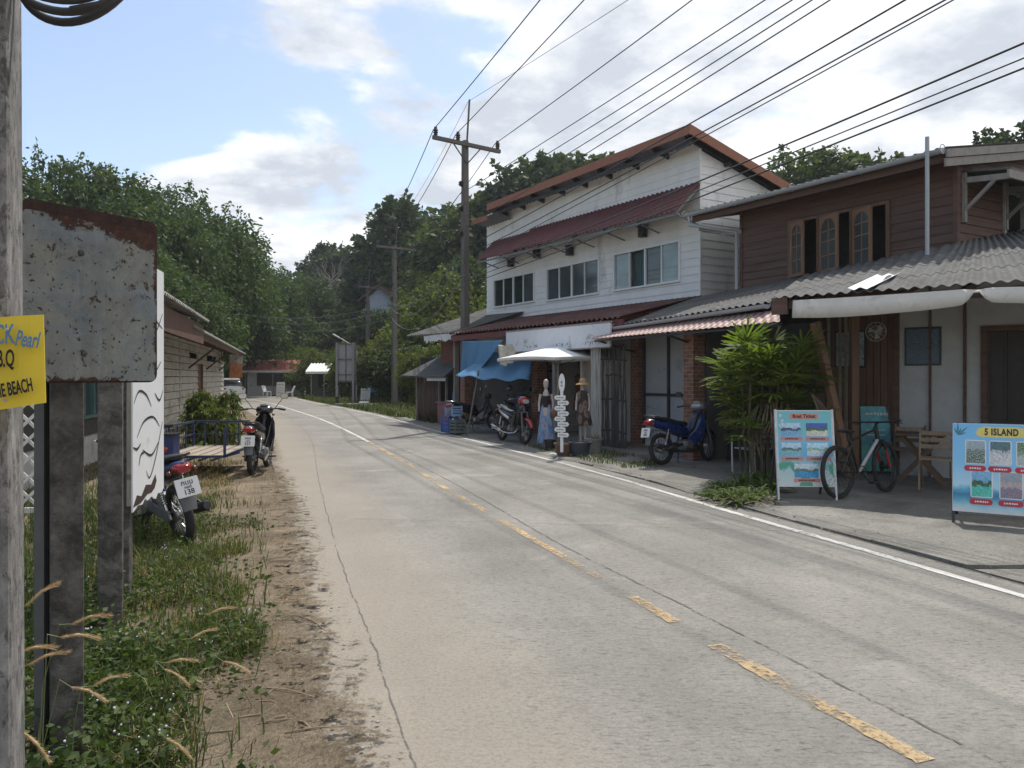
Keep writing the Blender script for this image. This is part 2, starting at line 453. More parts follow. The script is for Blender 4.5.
gm, t, b = newmat('earth_ground')
v = coord(t, 'Object')
c1 = ramp_node(t, noise_node(t, 1.2, 8, 0.7, v), [(0.3, (0.12, 0.088, 0.058)), (0.7, (0.215, 0.17, 0.12))])
c2 = ramp_node(t, noise_node(t, 8, 6, 0.7, v), [(0.3, (0.045, 0.06, 0.02)), (0.7, (0.11, 0.125, 0.05))])
gmask = ramp_node(t, noise_node(t, 0.5, 8, 0.72, v, 0.4), [(0.46, (0, 0, 0)), (0.6, (1, 1, 1))])
c3 = mix_node(t, math_node(t, 'MULTIPLY', gmask, 0.75), c1, c2)
sp_ = ramp_node(t, noise_node(t, 60, 5, 0.8, v), [(0.35, (0.5, 0.5, 0.5)), (0.5, (1, 1, 1)), (0.68, (1.5, 1.45, 1.3))])
c3 = mix_node(t, 1.0, c3, sp_, 'MULTIPLY')
t.links.new(c3, b.inputs['Base Color']); b.inputs['Roughness'].default_value = 0.95; b.inputs['Specular IOR Level'].default_value = 0.15
t.links.new(bump_node(t, noise_node(t, 22, 8, 0.75, v), 0.8, 0.03), b.inputs['Normal'])
mb = MB(); mb.quad((-500, -200, -0.06), (500, -200, -0.06), (500, 900, -0.06), (-500, 900, -0.06))
structure(mb.build('ground', gm))

structure(strip('road', Ll, offs(Rl, 0.30), 0.0, 0.0, road_mat(), 8))

# dry earth shoulder: lumpy strip left of the road, with a ragged edge that runs over the concrete
dm, t, b = newmat('dry_earth_shoulder')
v = coord(t, 'Object')
c1 = ramp_node(t, noise_node(t, 2.2, 8, 0.72, v), [(0.28, (0.17, 0.135, 0.10)), (0.5, (0.24, 0.20, 0.152)), (0.75, (0.31, 0.265, 0.21))])
lit = ramp_node(t, noise_node(t, 40, 6, 0.8, coord(t, 'Object', (1, 0.6, 1)), 1.2), [(0.3, (0.4, 0.37, 0.34)), (0.5, (1, 1, 1)), (0.7, (1.5, 1.42, 1.25))])
c1 = mix_node(t, 0.9, c1, lit, 'MULTIPLY')
litter = ramp_node(t, noise_node(t, 75, 6, 0.8, coord(t, 'Object', (1, .35, 1)), 2.0), [(0.40, (0.35, 0.3, 0.26)), (0.5, (1, 1, 1)), (0.62, (1, 1, 1)), (0.7, (1.8, 1.7, 1.45))])
c1 = mix_node(t, 0.85, c1, litter, 'MULTIPLY')
big = ramp_node(t, noise_node(t, 1.1, 6, 0.7, v, .6), [(0.35, (0.62, 0.6, 0.56)), (0.62, (1.1, 1.08, 1.02))])
c1 = mix_node(t, 1.0, c1, big, 'MULTIPLY')
t.links.new(c1, b.inputs['Base Color']); b.inputs['Roughness'].default_value = 0.95; b.inputs['Specular IOR Level'].default_value = 0.15
uu = t.nodes.new('ShaderNodeSeparateXYZ'); t.links.new(coord(t, 'UV'), uu.inputs[0])
ea = math_node(t, 'ADD', math_node(t, 'MULTIPLY', uu.outputs[0], 2.6), math_node(t, 'MULTIPLY', math_node(t, 'SUBTRACT', noise_node(t, 9, 9, 0.8, v), .5), 2.2))
t.links.new(ramp_node(t, ea, [(0.42, (0, 0, 0)), (0.56, (1, 1, 1))]), b.inputs['Alpha'])
t.links.new(bump_node(t, noise_node(t, 30, 8, 0.8, v), 0.9, 0.025), b.inputs['Normal'])
r2 = random.Random(5); vs = []; fs = []; AC = 22
NV = 150; Lv = catmull(L_PTS, 500)[:330]; Lv = Lv[np.linspace(0, len(Lv) - 1, NV).astype(int)]
Lv_fine = catmull([tuple(p) for p in Lv], 520); NV = 520
tt = np.gradient(Lv_fine, axis=0); tt /= np.linalg.norm(tt, axis=1)[:, None]; nn = np.stack([-tt[:, 1], tt[:, 0]], 1)
edge = 0.0
for i in range(NV):
    edge = 0.93 * edge + r2.uniform(-0.03, 0.03)
    for k in range(AC + 1):
        o = -0.42 + edge + (5.0 + 0.42) * (k / AC) ** 1.7
        p = Lv_fine[i] + nn[i] * o
        q = min(1, (k / AC) * 6)
        z = 0.004 + q * (0.012 + 0.018 * r2.random()) + (0.05 * (k / AC))
        if k == 0: z = -0.01
        vs.append((p[0], p[1], z))
for i in range(NV - 1):
    for k in range(AC):
        a = i * (AC + 1) + k; fs.append((a, a + AC + 1, a + AC + 2, a + 1))
me = bpy.data.meshes.new('dirt_shoulder'); me.from_pydata(vs, [], fs); me.materials.append(dm)
uvl = me.uv_layers.new(name='UVMap')
for lp_ in me.loops: uvl.data[lp_.index].uv = ((lp_.vertex_index % (AC + 1)) / AC, 0)
for p in me.polygons: p.use_smooth = True
if me.polygons[0].normal.z < 0: me.flip_normals()
structure(link(bpy.data.objects.new('dirt_shoulder', me)))

# concrete forecourt in front of the houses
fm, t, b = newmat('forecourt_concrete')
v = coord(t, 'Object')
c1 = ramp_node(t, noise_node(t, 0.9, 9, 0.7, v, 0.6), [(0.3, (0.12, 0.113, 0.10)), (0.5, (0.20, 0.19, 0.168)), (0.72, (0.30, 0.285, 0.255))])
c2 = ramp_node(t, noise_node(t, 45, 6, 0.75, v), [(0.33, (0.6, 0.6, 0.6)), (0.52, (1, 1, 1)), (0.7, (1.25, 1.24, 1.2))])
c1 = mix_node(t, 1.0, c1, c2, 'MULTIPLY')
st_ = ramp_node(t, noise_node(t, 0.7, 9, 0.75, coord(t, 'Object', (1, 2.2, 1)), 1.0), [(0.55, (0, 0, 0)), (0.68, (1, 1, 1))])
c1 = mix_node(t, math_node(t, 'MULTIPLY', st_, 0.5), c1, (0.09, 0.085, 0.075))
t.links.new(c1, b.inputs['Base Color']); b.inputs['Roughness'].default_value = 0.88; b.inputs['Specular IOR Level'].default_value = 0.25
t.links.new(bump_node(t, noise_node(t, 18, 8, 0.75, v), 0.6, 0.02), b.inputs['Normal'])
n = 260; ys = np.linspace(30, -6, n); vs = []; fs = []; ed = 0; r2 = random.Random(9)
for i, y in enumerate(ys):
    f_ = i / (n - 1)
    ed = 0.8 * ed + r2.uniform(-0.07, 0.07)
    gap = 0.20 + 0.55 * max(0, min(1, (15 - y) / 9))
    a = Vector((road_right(y) + gap + ed, y, 0)); q = W(-14 + 34 * f_, 1.2)
    for k in range(13):
        u = (k / 12) ** 1.5; p = a.lerp(q, u)
        z = (-0.02 if k == 0 else 0.022 + 0.012 * r2.random() * (k < 6) + 0.03 * u)
        vs.append((p.x, p.y, z))
for i in range(n - 1):
    for k in range(12):
        a = i * 13 + k; fs.append((a, a + 1, a + 14, a + 13))
me = bpy.data.meshes.new('forecourt'); me.from_pydata(vs, [], fs); me.materials.append(fm)
if me.polygons[0].normal.z < 0: me.flip_normals()
structure(link(bpy.data.objects.new('forecourt', me)))

# cracked concrete gutter strip between the edge line and the forecourt: slabs with gaps
mb = MB(); r2 = random.Random(3)
y = 1.0
while y < 15:
    ln = r2.uniform(0.5, 1.3); x0 = road_right(y) + 0.31; x1 = road_right(y + ln) + 0.31
    wdt = 0.10 + 0.45 * max(0, min(1, (14 - y) / 9))
    g = 0.03 + 0.06 * r2.random(); z0 = r2.uniform(-0.004, 0.030); z1 = r2.uniform(-0.004, 0.030)
    pts = [(x0 + r2.uniform(-.02, .03), y + g), (x0 + wdt * 0.5, y + g + r2.uniform(-.04, .04)), (x0 + wdt + r2.uniform(-.05, .05), y + g), (x1 + wdt + r2.uniform(-.05, .05), y + ln), (x1 + wdt * .5, y + ln + r2.uniform(-.05, .05)), (x1 + r2.uniform(-.02, .03), y + ln)]
    mb.prism([(p[0], p[1], z0 if i < 3 else z1) for i, p in enumerate(pts)], (0, 0, -0.05), (0, 0, 0.004))
    y += ln
structure(mb.build('gutter_strip', fm))

# painted lines and slab joints (thin worn sheets on the concrete)
def paint(name, c, wear, sc=14):
    m, t, b = newmat(name); v = coord(t, 'Object')
    col = ramp_node(t, noise_node(t, 12, 6, 0.7, v), [(0.3, scl(c, 0.78)), (0.7, scl(c, 1.08))])
    t.links.new(col, b.inputs['Base Color']); b.inputs['Roughness'].default_value = 0.75
    w1 = noise_node(t, sc, 9, 0.78, v, 0.5); w2 = noise_node(t, 2.2, 4, 0.6, v)
    mk = ramp_node(t, math_node(t, 'ADD', math_node(t, 'MULTIPLY', w1, 0.6), math_node(t, 'MULTIPLY', w2, 0.45)), [(wear - 0.03, (0, 0, 0)), (wear + 0.06, (0.92, 0.92, 0.92))])
    t.links.new(mk, b.inputs['Alpha']); return m
def ribbon(name, line, w, z, m, y0=-99, y1=999, jitter=0.0, seed=1):
    r_ = random.Random(seed); line = np.array([p for p in line if y0 <= p[1] <= y1])
    if len(line) < 2: return
    t_ = np.gradient(line, axis=0); t_ /= np.linalg.norm(t_, axis=1)[:, None]; q = np.stack([t_[:, 1], -t_[:, 0]], 1)
    vs = []; fs = []; jo = 0
    for i, p in enumerate(line):
        jo = 0.8 * jo + r_.uniform(-jitter, jitter); ww = w * (1 + (r_.uniform(-0.16, 0.16) if jitter else 0)) / 2
        a = p + q[i] * (jo - ww); c = p + q[i] * (jo + ww)
        vs += [(a[0], a[1], z), (c[0], c[1], z)]
    for i in range(len(line) - 1): fs.append((2 * i, 2 * i + 1, 2 * i + 3, 2 * i + 2))
    me = bpy.data.meshes.new(name); me.from_pydata(vs, [], fs); me.materials.append(m)
    if me.polygons[0].normal.z < 0: me.flip_normals()
    return structure(link(bpy.data.objects.new(name, me)))
yel = paint('worn_yellow_paint', (0.50, 0.355, 0.19), 0.515, 26)
wht = paint('worn_white_paint', (0.60, 0.58, 0.54), 0.44, 20)
Cf = catmull(C_PTS, 1500)
ribbon('yellow_centre_line', Cf, 0.098, 0.005, yel, 2.6, 4.62, 0.0012, 2)
ribbon('yellow_centre_line', Cf, 0.095, 0.005, yel, 5.0, 5.6, 0.0012, 3)
ribbon('yellow_centre_line', Cf, 0.09, 0.005, yel, 6.1, 19, 0.001, 4)
ribbon('white_centre_line', Cf, 0.10, 0.005, wht, 18.8, 68, 0.0, 5)
ribbon('white_edge_line', catmull(R_PTS, 1500), 0.09, 0.005, wht, -7, 68, 0.001, 6)
jm = paint('joint_filler', (0.12, 0.11, 0.098), 0.485, 14)
ribbon('road_joint', catmull(K_PTS, 1500), 0.009, 0.004, jm, -5, 35, 0.005, 7)
ribbon('road_joint', catmull(S_PTS, 1500), 0.016, 0.004, jm, 0, 24, 0.005, 8)
ribbon('road_joint', offs(catmull(R_PTS, 900), -0.42), 0.006, 0.004, jm, 2, 14, 0.005, 9)
ribbon('road_joint', offs(catmull(R_PTS, 900), 0.29), 0.018, 0.0045, jm, -2, 20, 0.012, 15)
for i, y in enumerate((8.35, 17.4, 27.0)):
    a = np.array((road_left(y + 0.6) + 0.8, y + .35)); c_ = np.array((road_right(y), y + 0.2 - .55)) 
    ribbon('road_joint', [a + (c_ - a) * s_ for s_ in np.linspace(0, 1, 60)], 0.008, 0.0035, jm, -99, 999, 0.004, 20 + i)

def hill_h(X, Y):
    e = (X - AX) * EYV[0] + (Y - AY) * EYV[1]
    h = max(0.0, e - 11) * 0.36
    h = 26 * (1 - math.exp(-h / 26))
    far = max(0.0, Y - 74) * 0.16
    h = max(h, 24 * (1 - math.exp(-far / 24)))
    return h
mb = MB(); nx, ny = 110, 90; vs = []; fs = []; r2 = random.Random(8)
for j in range(ny + 1):
    for i in range(nx + 1):
        X = -170 + 420 * i / nx; Y = 2 + 300 * j / ny
        h = hill_h(X, Y); vs.append((X, Y, h - 0.4 + (r2.uniform(0, 0.7) if h > 0.6 else 0)))
for j in range(ny):
    for i in range(nx):
        a = j * (nx + 1) + i
        if max(vs[q][2] for q in (a, a + 1, a + nx + 1, a + nx + 2)) > -0.39: fs.append((a, a + 1, a + nx + 2, a + nx + 1))
mb.add(vs, fs)
hm, t, b = newmat('hill_undergrowth'); v = coord(t, 'Object')
t.links.new(ramp_node(t, noise_node(t, 0.8, 9, 0.75, v), [(0.3, (0.018, 0.03, 0.012)), (0.7, (0.06, 0.085, 0.03))]), b.inputs['Base Color'])
b.inputs['Roughness'].default_value = 1.0; b.inputs['Specular IOR Level'].default_value = 0.0
t.links.new(bump_node(t, noise_node(t, 1.6, 8, 0.8, v), 1.0, 0.5), b.inputs['Normal'])
structure(mb.build('hill', hm, smooth=180))
# ================================================================== VEGETATION
def leafmat(name, c, var=0.5, trans=0.35):
    m, t, b = newmat(name)
    g = t.nodes.new('ShaderNodeNewGeometry')
    v = coord(t, 'Object')
    cl = noise_node(t, 0.55, 4, 0.6, v)
    isl = math_node(t, 'ADD', math_node(t, 'MULTIPLY', g.outputs['Random Per Island'], 0.6), math_node(t, 'MULTIPLY', cl, 0.55))
    b.inputs['Specular IOR Level'].default_value = 0.2
    col = ramp_node(t, isl, [(0.1, scl(c, 1 - var)), (0.55, c), (1.0, (min(1, c[0] * (1 + var * 1.5)), min(1, c[1] * (1 + var)), c[2] * (1 + var * 0.2)))])
    t.links.new(col, b.inputs['Base Color']); b.inputs['Roughness'].default_value = 0.62; b.inputs['Specular IOR Level'].default_value = 0.2
    tr = t.nodes.new('ShaderNodeBsdfTranslucent'); t.links.new(mix_node(t, 1.0, col, (1.3, 1.5, 0.6), 'MULTIPLY'), tr.inputs[0])
    ms = t.nodes.new('ShaderNodeMixShader'); ms.inputs[0].default_value = trans
    o = [n for n in t.nodes if n.type == 'OUTPUT_MATERIAL'][0]
    t.links.new(b.outputs[0], ms.inputs[1]); t.links.new(tr.outputs[0], ms.inputs[2]); t.links.new(ms.outputs[0], o.inputs[0])
    return m
LEAF_D = leafmat('leaves_dark_green', (0.070, 0.096, 0.044), 0.5, 0.3)
LEAF_M = leafmat('leaves_mid_green', (0.058, 0.088, 0.042), 0.6, 0.32)
LEAF_Y = leafmat('leaves_yellow_green', (0.105, 0.132, 0.042), 0.5, 0.35)
LEAF_B = leafmat('leaves_bluish_green', (0.046, 0.068, 0.040), 0.5, 0.25)
BARK = mat('bark', (0.12, 0.095, 0.07), 0.9, bump=0.6, bscale=20, stretch=(1, 1, 0.3))
def leaf_mesh(name, pts, dirs, lens, wid, m, rng, fold=0.25, droop=0.0):
    """one diamond leaf (4 verts) at each point, numpy-built"""
    n = len(pts); d = dirs / np.linalg.norm(dirs, axis=1)[:, None]
    rv = rng.normal(size=(n, 3)); s = np.cross(d, rv); s /= np.linalg.norm(s, axis=1)[:, None]
    nrm = np.cross(s, d)
    Ln = lens[:, None]; Wd = (lens * wid)[:, None]
    a = pts; tip = pts + d * Ln + np.array([0, 0, -1]) * (Ln * droop)
    mid = pts + d * Ln * 0.45 + nrm * Ln * 0.06
    v = np.stack([a, mid + s * Wd - nrm * Wd * fold, tip, mid - s * Wd - nrm * Wd * fold], 1).reshape(-1, 3)
    me = bpy.data.meshes.new(name); me.vertices.add(4 * n); me.vertices.foreach_set('co', v.ravel())
    me.loops.add(4 * n); me.loops.foreach_set('vertex_index', np.arange(4 * n)); me.polygons.add(n)
    me.polygons.foreach_set('loop_start', np.arange(0, 4 * n, 4)); me.update(calc_edges=True); me.materials.append(m)
    return me
def crown_points(rng, lobes, n, hollow=0.35, squash=1.0):
    """clustered points through overlapping lobes, thinner towards the middle"""
    vol = np.array([l[3] ** 2.2 for l in lobes]); vol /= vol.sum()
    idx = rng.choice(len(lobes), size=n, p=vol); L_ = np.array(lobes)
    d = rng.normal(size=(n, 3)); d /= np.linalg.norm(d, axis=1)[:, None]
    r = rng.uniform(hollow ** 3, 1, n) ** (1 / 3)
    c = L_[idx, :3]; rr = L_[idx, 3]
    p = c + d * (rr * r)[:, None] * np.array([1, 1, squash])
    return p, d
def make_lobes(rng, w, h0, h1, k, rmin, rmax, shape=1.0):
    """lobes spread over an ellipsoid of width w between heights h0 and h1"""
    o = []
    for i in range(k):
        for _ in range(40):
            d = rng.normal(size=3); d /= np.linalg.norm(d); q = rng.uniform(0.25, 1) ** 0.5
            z = h0 + (h1 - h0) * (0.5 + 0.5 * d[2] * q)
            taper = 1.0 - 0.45 * shape * max(0, (z - h0) / (h1 - h0) - 0.45)
            x, y = d[0] * q * w / 2 * taper, d[1] * q * w / 2 * taper
            r = rng.uniform(rmin, rmax)
            if all((x - l[0]) ** 2 + (y - l[1]) ** 2 + (z - l[2]) ** 2 > (0.5 * (r + l[3])) ** 2 for l in o): break
        o.append((x, y, z, r))
    return o
def tree_meshes(seed, w, h0, h, nl, k, rmin, rmax, leaf, m, wid=0.26, cluster=9, spread=0.35, trunk_r=0.22, hollow=0.35, droop=0.15, shape=1.0, trunk=True, squash=0.85):
    """returns (trunk mesh, crown mesh); base at the origin"""
    rng = np.random.default_rng(seed); r_ = random.Random(seed)
    lobes = make_lobes(rng, w, h0 + rmin * 0.6, h - rmin * 0.7, k, rmin, rmax, shape)
    nc = nl // cluster
    cp, cdv = crown_points(rng, lobes, nc, hollow, squash)
    # twig sprays: leaves strung along a short outward twig
    out_ = cdv + rng.normal(size=(nc, 3)) * 0.5 + np.array([0, 0, -0.05]); out_ /= np.linalg.norm(out_, axis=1)[:, None]
    tpos = rng.uniform(0, 1, size=(nc, cluster))
    tl = rng.uniform(0.6, 1.4, nc) * spread * 2.4
    pts = cp[:, None, :] + out_[:, None, :] * (tpos * tl[:, None])[:, :, None] + rng.normal(size=(nc, cluster, 3)) * spread * 0.33
    pts[:, :, 2] -= (tpos ** 2) * tl[:, None] * droop * 2
    pts = pts.reshape(-1, 3); rep = np.repeat(out_, cluster, 0)
    # loose sprigs standing clear of the upper crown
    hs = sorted(lobes, key=lambda l: -l[2])[:max(4, k // 2)]; SP = []; SD = []
    for i in range(70):
        l = hs[rng.integers(len(hs))]; d = np.array([rng.normal() * .7, rng.normal() * .7, abs(rng.normal()) * .8 + .35]); d /= np.linalg.norm(d)
        p0 = np.array(l[:3]) + d * l[3] * 0.8; ln_ = rng.uniform(.5, 1.25)
        for j in range(34):
            t_ = rng.uniform(0, 1) ** .8; SP.append(p0 + d * ln_ * t_ + np.array([0, 0, -.35 * droop * t_ * t_]) + rng.normal(size=3) * (.05 + .13 * (1 - abs(2 * t_ - 1)))); SD.append(d)
    pts = np.concatenate([pts, np.array(SP)]); rep = np.concatenate([rep, np.array(SD)])
    dirs = (rep * 0.6 + rng.normal(size=pts.shape) * 0.7 + np.array([0, 0, -droop * 1.5]))
    lens = rng.uniform(0.6, 1.3, len(pts)) * leaf
    cm = leaf_mesh('crown', pts, dirs, lens, wid, m, rng, droop=droop)
    tm = None
    if trunk:
        mb = MB(); hz = h0 + (h - h0) * 0.55
        lean = r_.uniform(-0.06, 0.06) * h
        tp = [(lean * (i / 5) ** 2 + r_.uniform(-.06, .06) * (i > 0), r_.uniform(-.06, .06) * (i > 0), hz * i / 5 - (0.3 if i == 0 else 0)) for i in range(6)]
        mb.tube(tp, [trunk_r * (1.25 - 0.16 * i) for i in range(6)], 9)
        for l in lobes:
            st = r_.randint(2, 4); a = Vector(tp[st]); e = Vector(l[:3]); md = a.lerp(e, 0.5) + Vector((r_.uniform(-.2, .2), r_.uniform(-.2, .2), 0.25 * (e - a).length * 0.4))
            mb.tube([a, md, e], [trunk_r * 0.42, trunk_r * 0.26, trunk_r * 0.08], 6)
            for _ in range(3):
                e2 = e + Vector((r_.uniform(-1, 1), r_.uniform(-1, 1), r_.uniform(-0.5, 1))) * l[3] * 0.8
                mb.tube([md.lerp(e, 0.5), e2], [trunk_r * 0.12, trunk_r * 0.03], 5, caps=False)
        to = mb.build('trunk', BARK, smooth=60); tm = to.data; bpy.data.objects.remove(to)
    return tm, cm
def place_tree(name, meshes, loc, rz, s, label, group, cat='tree', sz=None):
    o = thing(name, label, cat, loc, rz, group); o.scale = (s, s, sz or s)
    if meshes[0] is not None:
        q = bpy.data.objects.new('trunk', meshes[0]); link(q); q.parent = o
    q = bpy.data.objects.new('crown', meshes[1]); link(q); q.parent = o
    return o
# variants (all about 10 m tall; scaled per tree)
T_FEATH = [tree_meshes(s, 8.6, 3.0, 10, 40000, 34, 0.55, 1.5, 0.25, LEAF_M, 0.24, 12, 0.34, 0.24, 0.2, 0.2, 1.7) for s in (1, 2, 3)]
T_DARK = [tree_meshes(s, 8.0, 2.0, 10, 17000, 17, 1.1, 1.9, 0.36, LEAF_D, 0.32, 9, 0.3, 0.22, 0.3, 0.15) for s in (4, 5, 6)]
T_BLUE = [tree_meshes(s, 7.5, 3.6, 10, 12000, 13, 0.9, 1.5, 0.36, LEAF_B, 0.32, 9, 0.26, 0.2, 0.3, 0.1) for s in (7, 8)]
T_YEL = [tree_meshes(s, 8.5, 0.8, 10, 24000, 20, 1.0, 1.9, 0.30, LEAF_Y, 0.30, 9, 0.30, 0.2, 0.35, 0.2, 0.7) for s in (9, 10)]

def tree_px(name, var, px, py_top, Y, label, group, rz, wide=1.0, sink=0.0, cat='tree'):
    """a tree at distance Y whose top shows at row py_top"""
    X = (px - 512) / F * Y; g = hill_h(X, Y) - 0.2 - sink
    top = EYE + (HY - py_top) / F * Y
    s = max(0.25, (top - g) / 10.2)
    return place_tree(name, var, (X, Y, g), rz, s * wide, label, group, cat, sz=s)
GL = 'leafy trees behind the low houses on the left'
for i, (px, py, Y, v_, lab, wd) in enumerate([
    (8, 184, 40, 0, 'leafy tree rising behind the near concrete pole and rusty sign', 1.15),
    (70, 162, 42, 1, 'tall feathery tree with a tuft at its top above the rusty sign', 0.85),
    (128, 170, 45, 2, 'broad feathery tree right of the tufted tree, its top above the sign corner', 0.9),
    (186, 200, 52, 0, 'large drooping tree behind the low siding house', 1.0),
    (238, 245, 70, 1, 'drooping tree above the eave end of the siding house', 1.0),
    (280, 262, 84, 2, 'smaller drooping tree at the right end of the left tree row', 0.95),
    (212, 262, 62, 2, 'low dense tree close behind the eave of the siding house', 1.25),
    (150, 250, 36, 1, 'dense low tree behind the white board', 1.1)]):
    tree_px('feathery_tree', T_FEATH[v_], px, py, Y, lab, GL, i * 1.3, wd)
GH = 'trees on the wooded hill'
hill = [  # px, row of the top, distance, variant list, index, label
    (318, 292, 92, T_DARK, 0, 'dark tree where the left tree row meets the hill', 1.3),
    (336, 248, 112, T_BLUE, 0, 'thin open-crowned tree beside the tall flat-topped tree', 0.9),
    (352, 252, 108, T_BLUE, 1, 'tall flat-topped dark tree on the far skyline', 1.2),
    (338, 300, 85, T_DARK, 1, 'rounded tree left of the small hillside house', 1.3),
    (362, 318, 80, T_DARK, 2, 'dense green tree just below the small hillside house', 1.4),
    (384, 262, 105, T_BLUE, 0, 'dark tree behind the thin far pole', 1.2),
    (408, 232, 88, T_BLUE, 1, 'open dark tree with gaps in it left of the highest tree', 1.2),
    (432, 205, 80, T_BLUE, 0, 'highest dark tree on the skyline between the poles', 1.15),
    (452, 228, 74, T_DARK, 0, 'dark tree close left of the main power pole', 1.2),
    (478, 214, 72, T_DARK, 1, 'dark tree right behind the main power pole', 1.2),
    (505, 196, 68, T_DARK, 2, 'tree behind the left roof end of the white house', 1.2),
    (540, 164, 64, T_BLUE, 1, 'bamboo-like tree peeping over the sloping roof of the white house', 1.1),
    (585, 152, 66, T_DARK, 0, 'rounded treetop above the roof of the white house', 1.2),
    (640, 150, 70, T_DARK, 1, 'tree hidden mostly by the white house roof peak', 1.2),
    (785, 163, 50, T_DARK, 2, 'small treetop at the roof corner of the white house', 0.9),
    (838, 149, 48, T_DARK, 0, 'rounded dark treetop above the gutter of the wooden house', 1.2),
    (880, 160, 52, T_DARK, 1, 'low treetop behind the gutter of the wooden house', 1.0),
    (1020, 128, 42, T_BLUE, 0, 'treetop at the far right above the wooden house roof', 1.0),
    (436, 262, 66, T_YEL, 0, 'lighter green tree below the highest dark tree', 0.9),
    (398, 288, 86, T_DARK, 1, 'green tree right of the small hillside house', 1.1),
    (462, 266, 58, T_DARK, 2, 'full green tree above the grey roofed shack', 1.2),
    (470, 262, 52, T_YEL, 1, 'mid green tree behind the main power pole', 1.1),
    (428, 300, 50, T_YEL, 0, 'yellow green bushy tree above the grey roofed shack', 1.0),
    (386, 309, 69, T_DARK, 0, 'leafy tree in front of the small pale blue hillside house', 1.0),
    (300, 318, 84, T_DARK, 0, 'dark round tree far down the road', 1.4),
    (338, 326, 80, T_DARK, 2, 'low dark tree behind the back of the road sign', 1.4),
]
for i, (px, py, Y, V, k, lab, wd) in enumerate(hill):
    tree_px('hill_tree', V[k], px, py, Y, lab, GH, i * 0.9 + 0.3, wd)
GS = 'bushy trees at the bend of the road'
for i, (px, py, Y, V, k, lab, wd) in enumerate([
    (404, 326, 52, T_YEL, 1, 'yellow green bush behind the second power pole', 1.2),
    (400, 340, 47, T_DARK, 1, 'dark leafy bush beside the second power pole foot', 1.5),
    (430, 344, 40, T_YEL, 0, 'light green bush under the grey shack roof', 1.2),
    (318, 345, 69, T_YEL, 1, 'round light green tree left of the back of the road sign', 1.35),
    (302, 345, 76, T_YEL, 0, 'yellowish tree over the red and white shop roof', 1.4),
    (356, 345, 66, T_DARK, 0, 'dark bush directly behind the road sign', 1.0),
    (372, 338, 58, T_YEL, 1, 'loose green tree over the blue tarpaulin', 1.4),
    (262, 325, 92, T_DARK, 2, 'dark tree behind the shop at the bend', 1.6),
    (235, 315, 88, T_DARK, 1, 'dense dark tree behind the eave banner', 1.6)]):
    tree_px('roadside_tree', V[k], px, py, Y, lab, GS, i * 1.7, wd)

# bare-branched tree on the far skyline
X_ = (330 - 512) / F * 100; r0 = random.Random(3); g_ = hill_h(X_, 100)
o = thing('bare_tree', 'pale bare-branched tree sticking out left of the flat-topped skyline tree', 'tree', (X_, 100, g_ - .3)); mb = MB(); Ht = 18.5 - g_
mb.tube([(0, 0, 0), (.2, 0, Ht * .5), (-.1, 0, Ht * .75)], [.3, .22, .14], 7)
for k in range(16):
    z = Ht * r0.uniform(.45, .76); a = r0.uniform(0, 6.28); q = Vector((math.cos(a), math.sin(a) * .6, r0.uniform(.6, 1.6))); p = Vector((.05, 0, z)); l_ = r0.uniform(1.5, 3.2); e = p + q.normalized() * l_
    mb.tube([p, p.lerp(e, .5) + Vector((0, 0, -.15)), e], [.09, .06, .03], 5)
    for _ in range(4): e2 = e + Vector((r0.uniform(-.9, .9), r0.uniform(-.6, .6), r0.uniform(.1, 1.2))); mb.tube([p.lerp(e, r0.uniform(.5, 1)), e2], [.035, .015], 4)
mb.build('trunk', mat('pale_bark', (.22, .2, .17), .9), o, smooth=60)
# --- grass and weeds on the left verge (uncountable)
GRASS = leafmat('grass_blades', (0.075, 0.100, 0.038), 0.5, 0.3)
GDRY = leafmat('dry_grass', (0.24, 0.18, 0.09), 0.35, 0.2)
WEED = leafmat('weed_leaves', (0.058, 0.088, 0.030), 0.55, 0.3)
def inzone(x, y, e0, e1):
    xl = road_left(y); return xl - e1 < x < xl - e0
def blades(name, pts, hmin, hmax, wd, m, seed, lean=0.5):
    rng = np.random.default_rng(seed); n = len(pts); p = np.array(pts)
    h = rng.uniform(hmin, hmax, n); a = rng.uniform(0, 2 * np.pi, n); ln = rng.uniform(0.1, lean, n) * h
    d = np.stack([np.cos(a), np.sin(a), np.zeros(n)], 1); s = np.stack([-np.sin(a), np.cos(a), np.zeros(n)], 1) * (wd / 2)
    up = np.array([0, 0, 1.0])
    b0 = p; b1 = p + up * (h * 0.6)[:, None] + d * (ln * 0.35)[:, None]; b2 = p + up * (h * (1 - 0.3 * (ln / h)))[:, None] + d * ln[:, None]
    v = np.stack([b0 - s, b0 + s, b1 + s * 0.8, b1 - s * 0.8, b2], 1).reshape(-1, 3)
    f = []
    for i in range(n): k = 5 * i; f.append((k, k + 1, k + 2, k + 3)); f.append((k + 3, k + 2, k + 4))
    me = bpy.data.meshes.new(name); me.from_pydata(v.tolist(), [], f); me.materials.append(m)
    return link(bpy.data.objects.new(name, me))
rg = random.Random(21)
def scatter(n, y0, y1, e0, e1, clump=0.0, pw=1.0):
    o = []
    while len(o) < n:
        y = y0 + (y1 - y0) * rg.random() ** pw; x = road_left(y) - (e0 + (e1 - e0) * rg.random())
        if (road_left(y) - x) < (0.40 if y < 7 else 0.75) + 0.14 * math.sin(y * 2.1 + 1.0) + 0.10 * math.sin(y * 5.3) and rg.random() < 0.9: continue
        if clump and math.sin(x * 5.1 + 1.3 * math.sin(y * 3)) * math.sin(y * 3.7 + math.sin(x * 4)) < rg.uniform(-1, clump): continue
        o.append((x, y, 0.03))
    return o
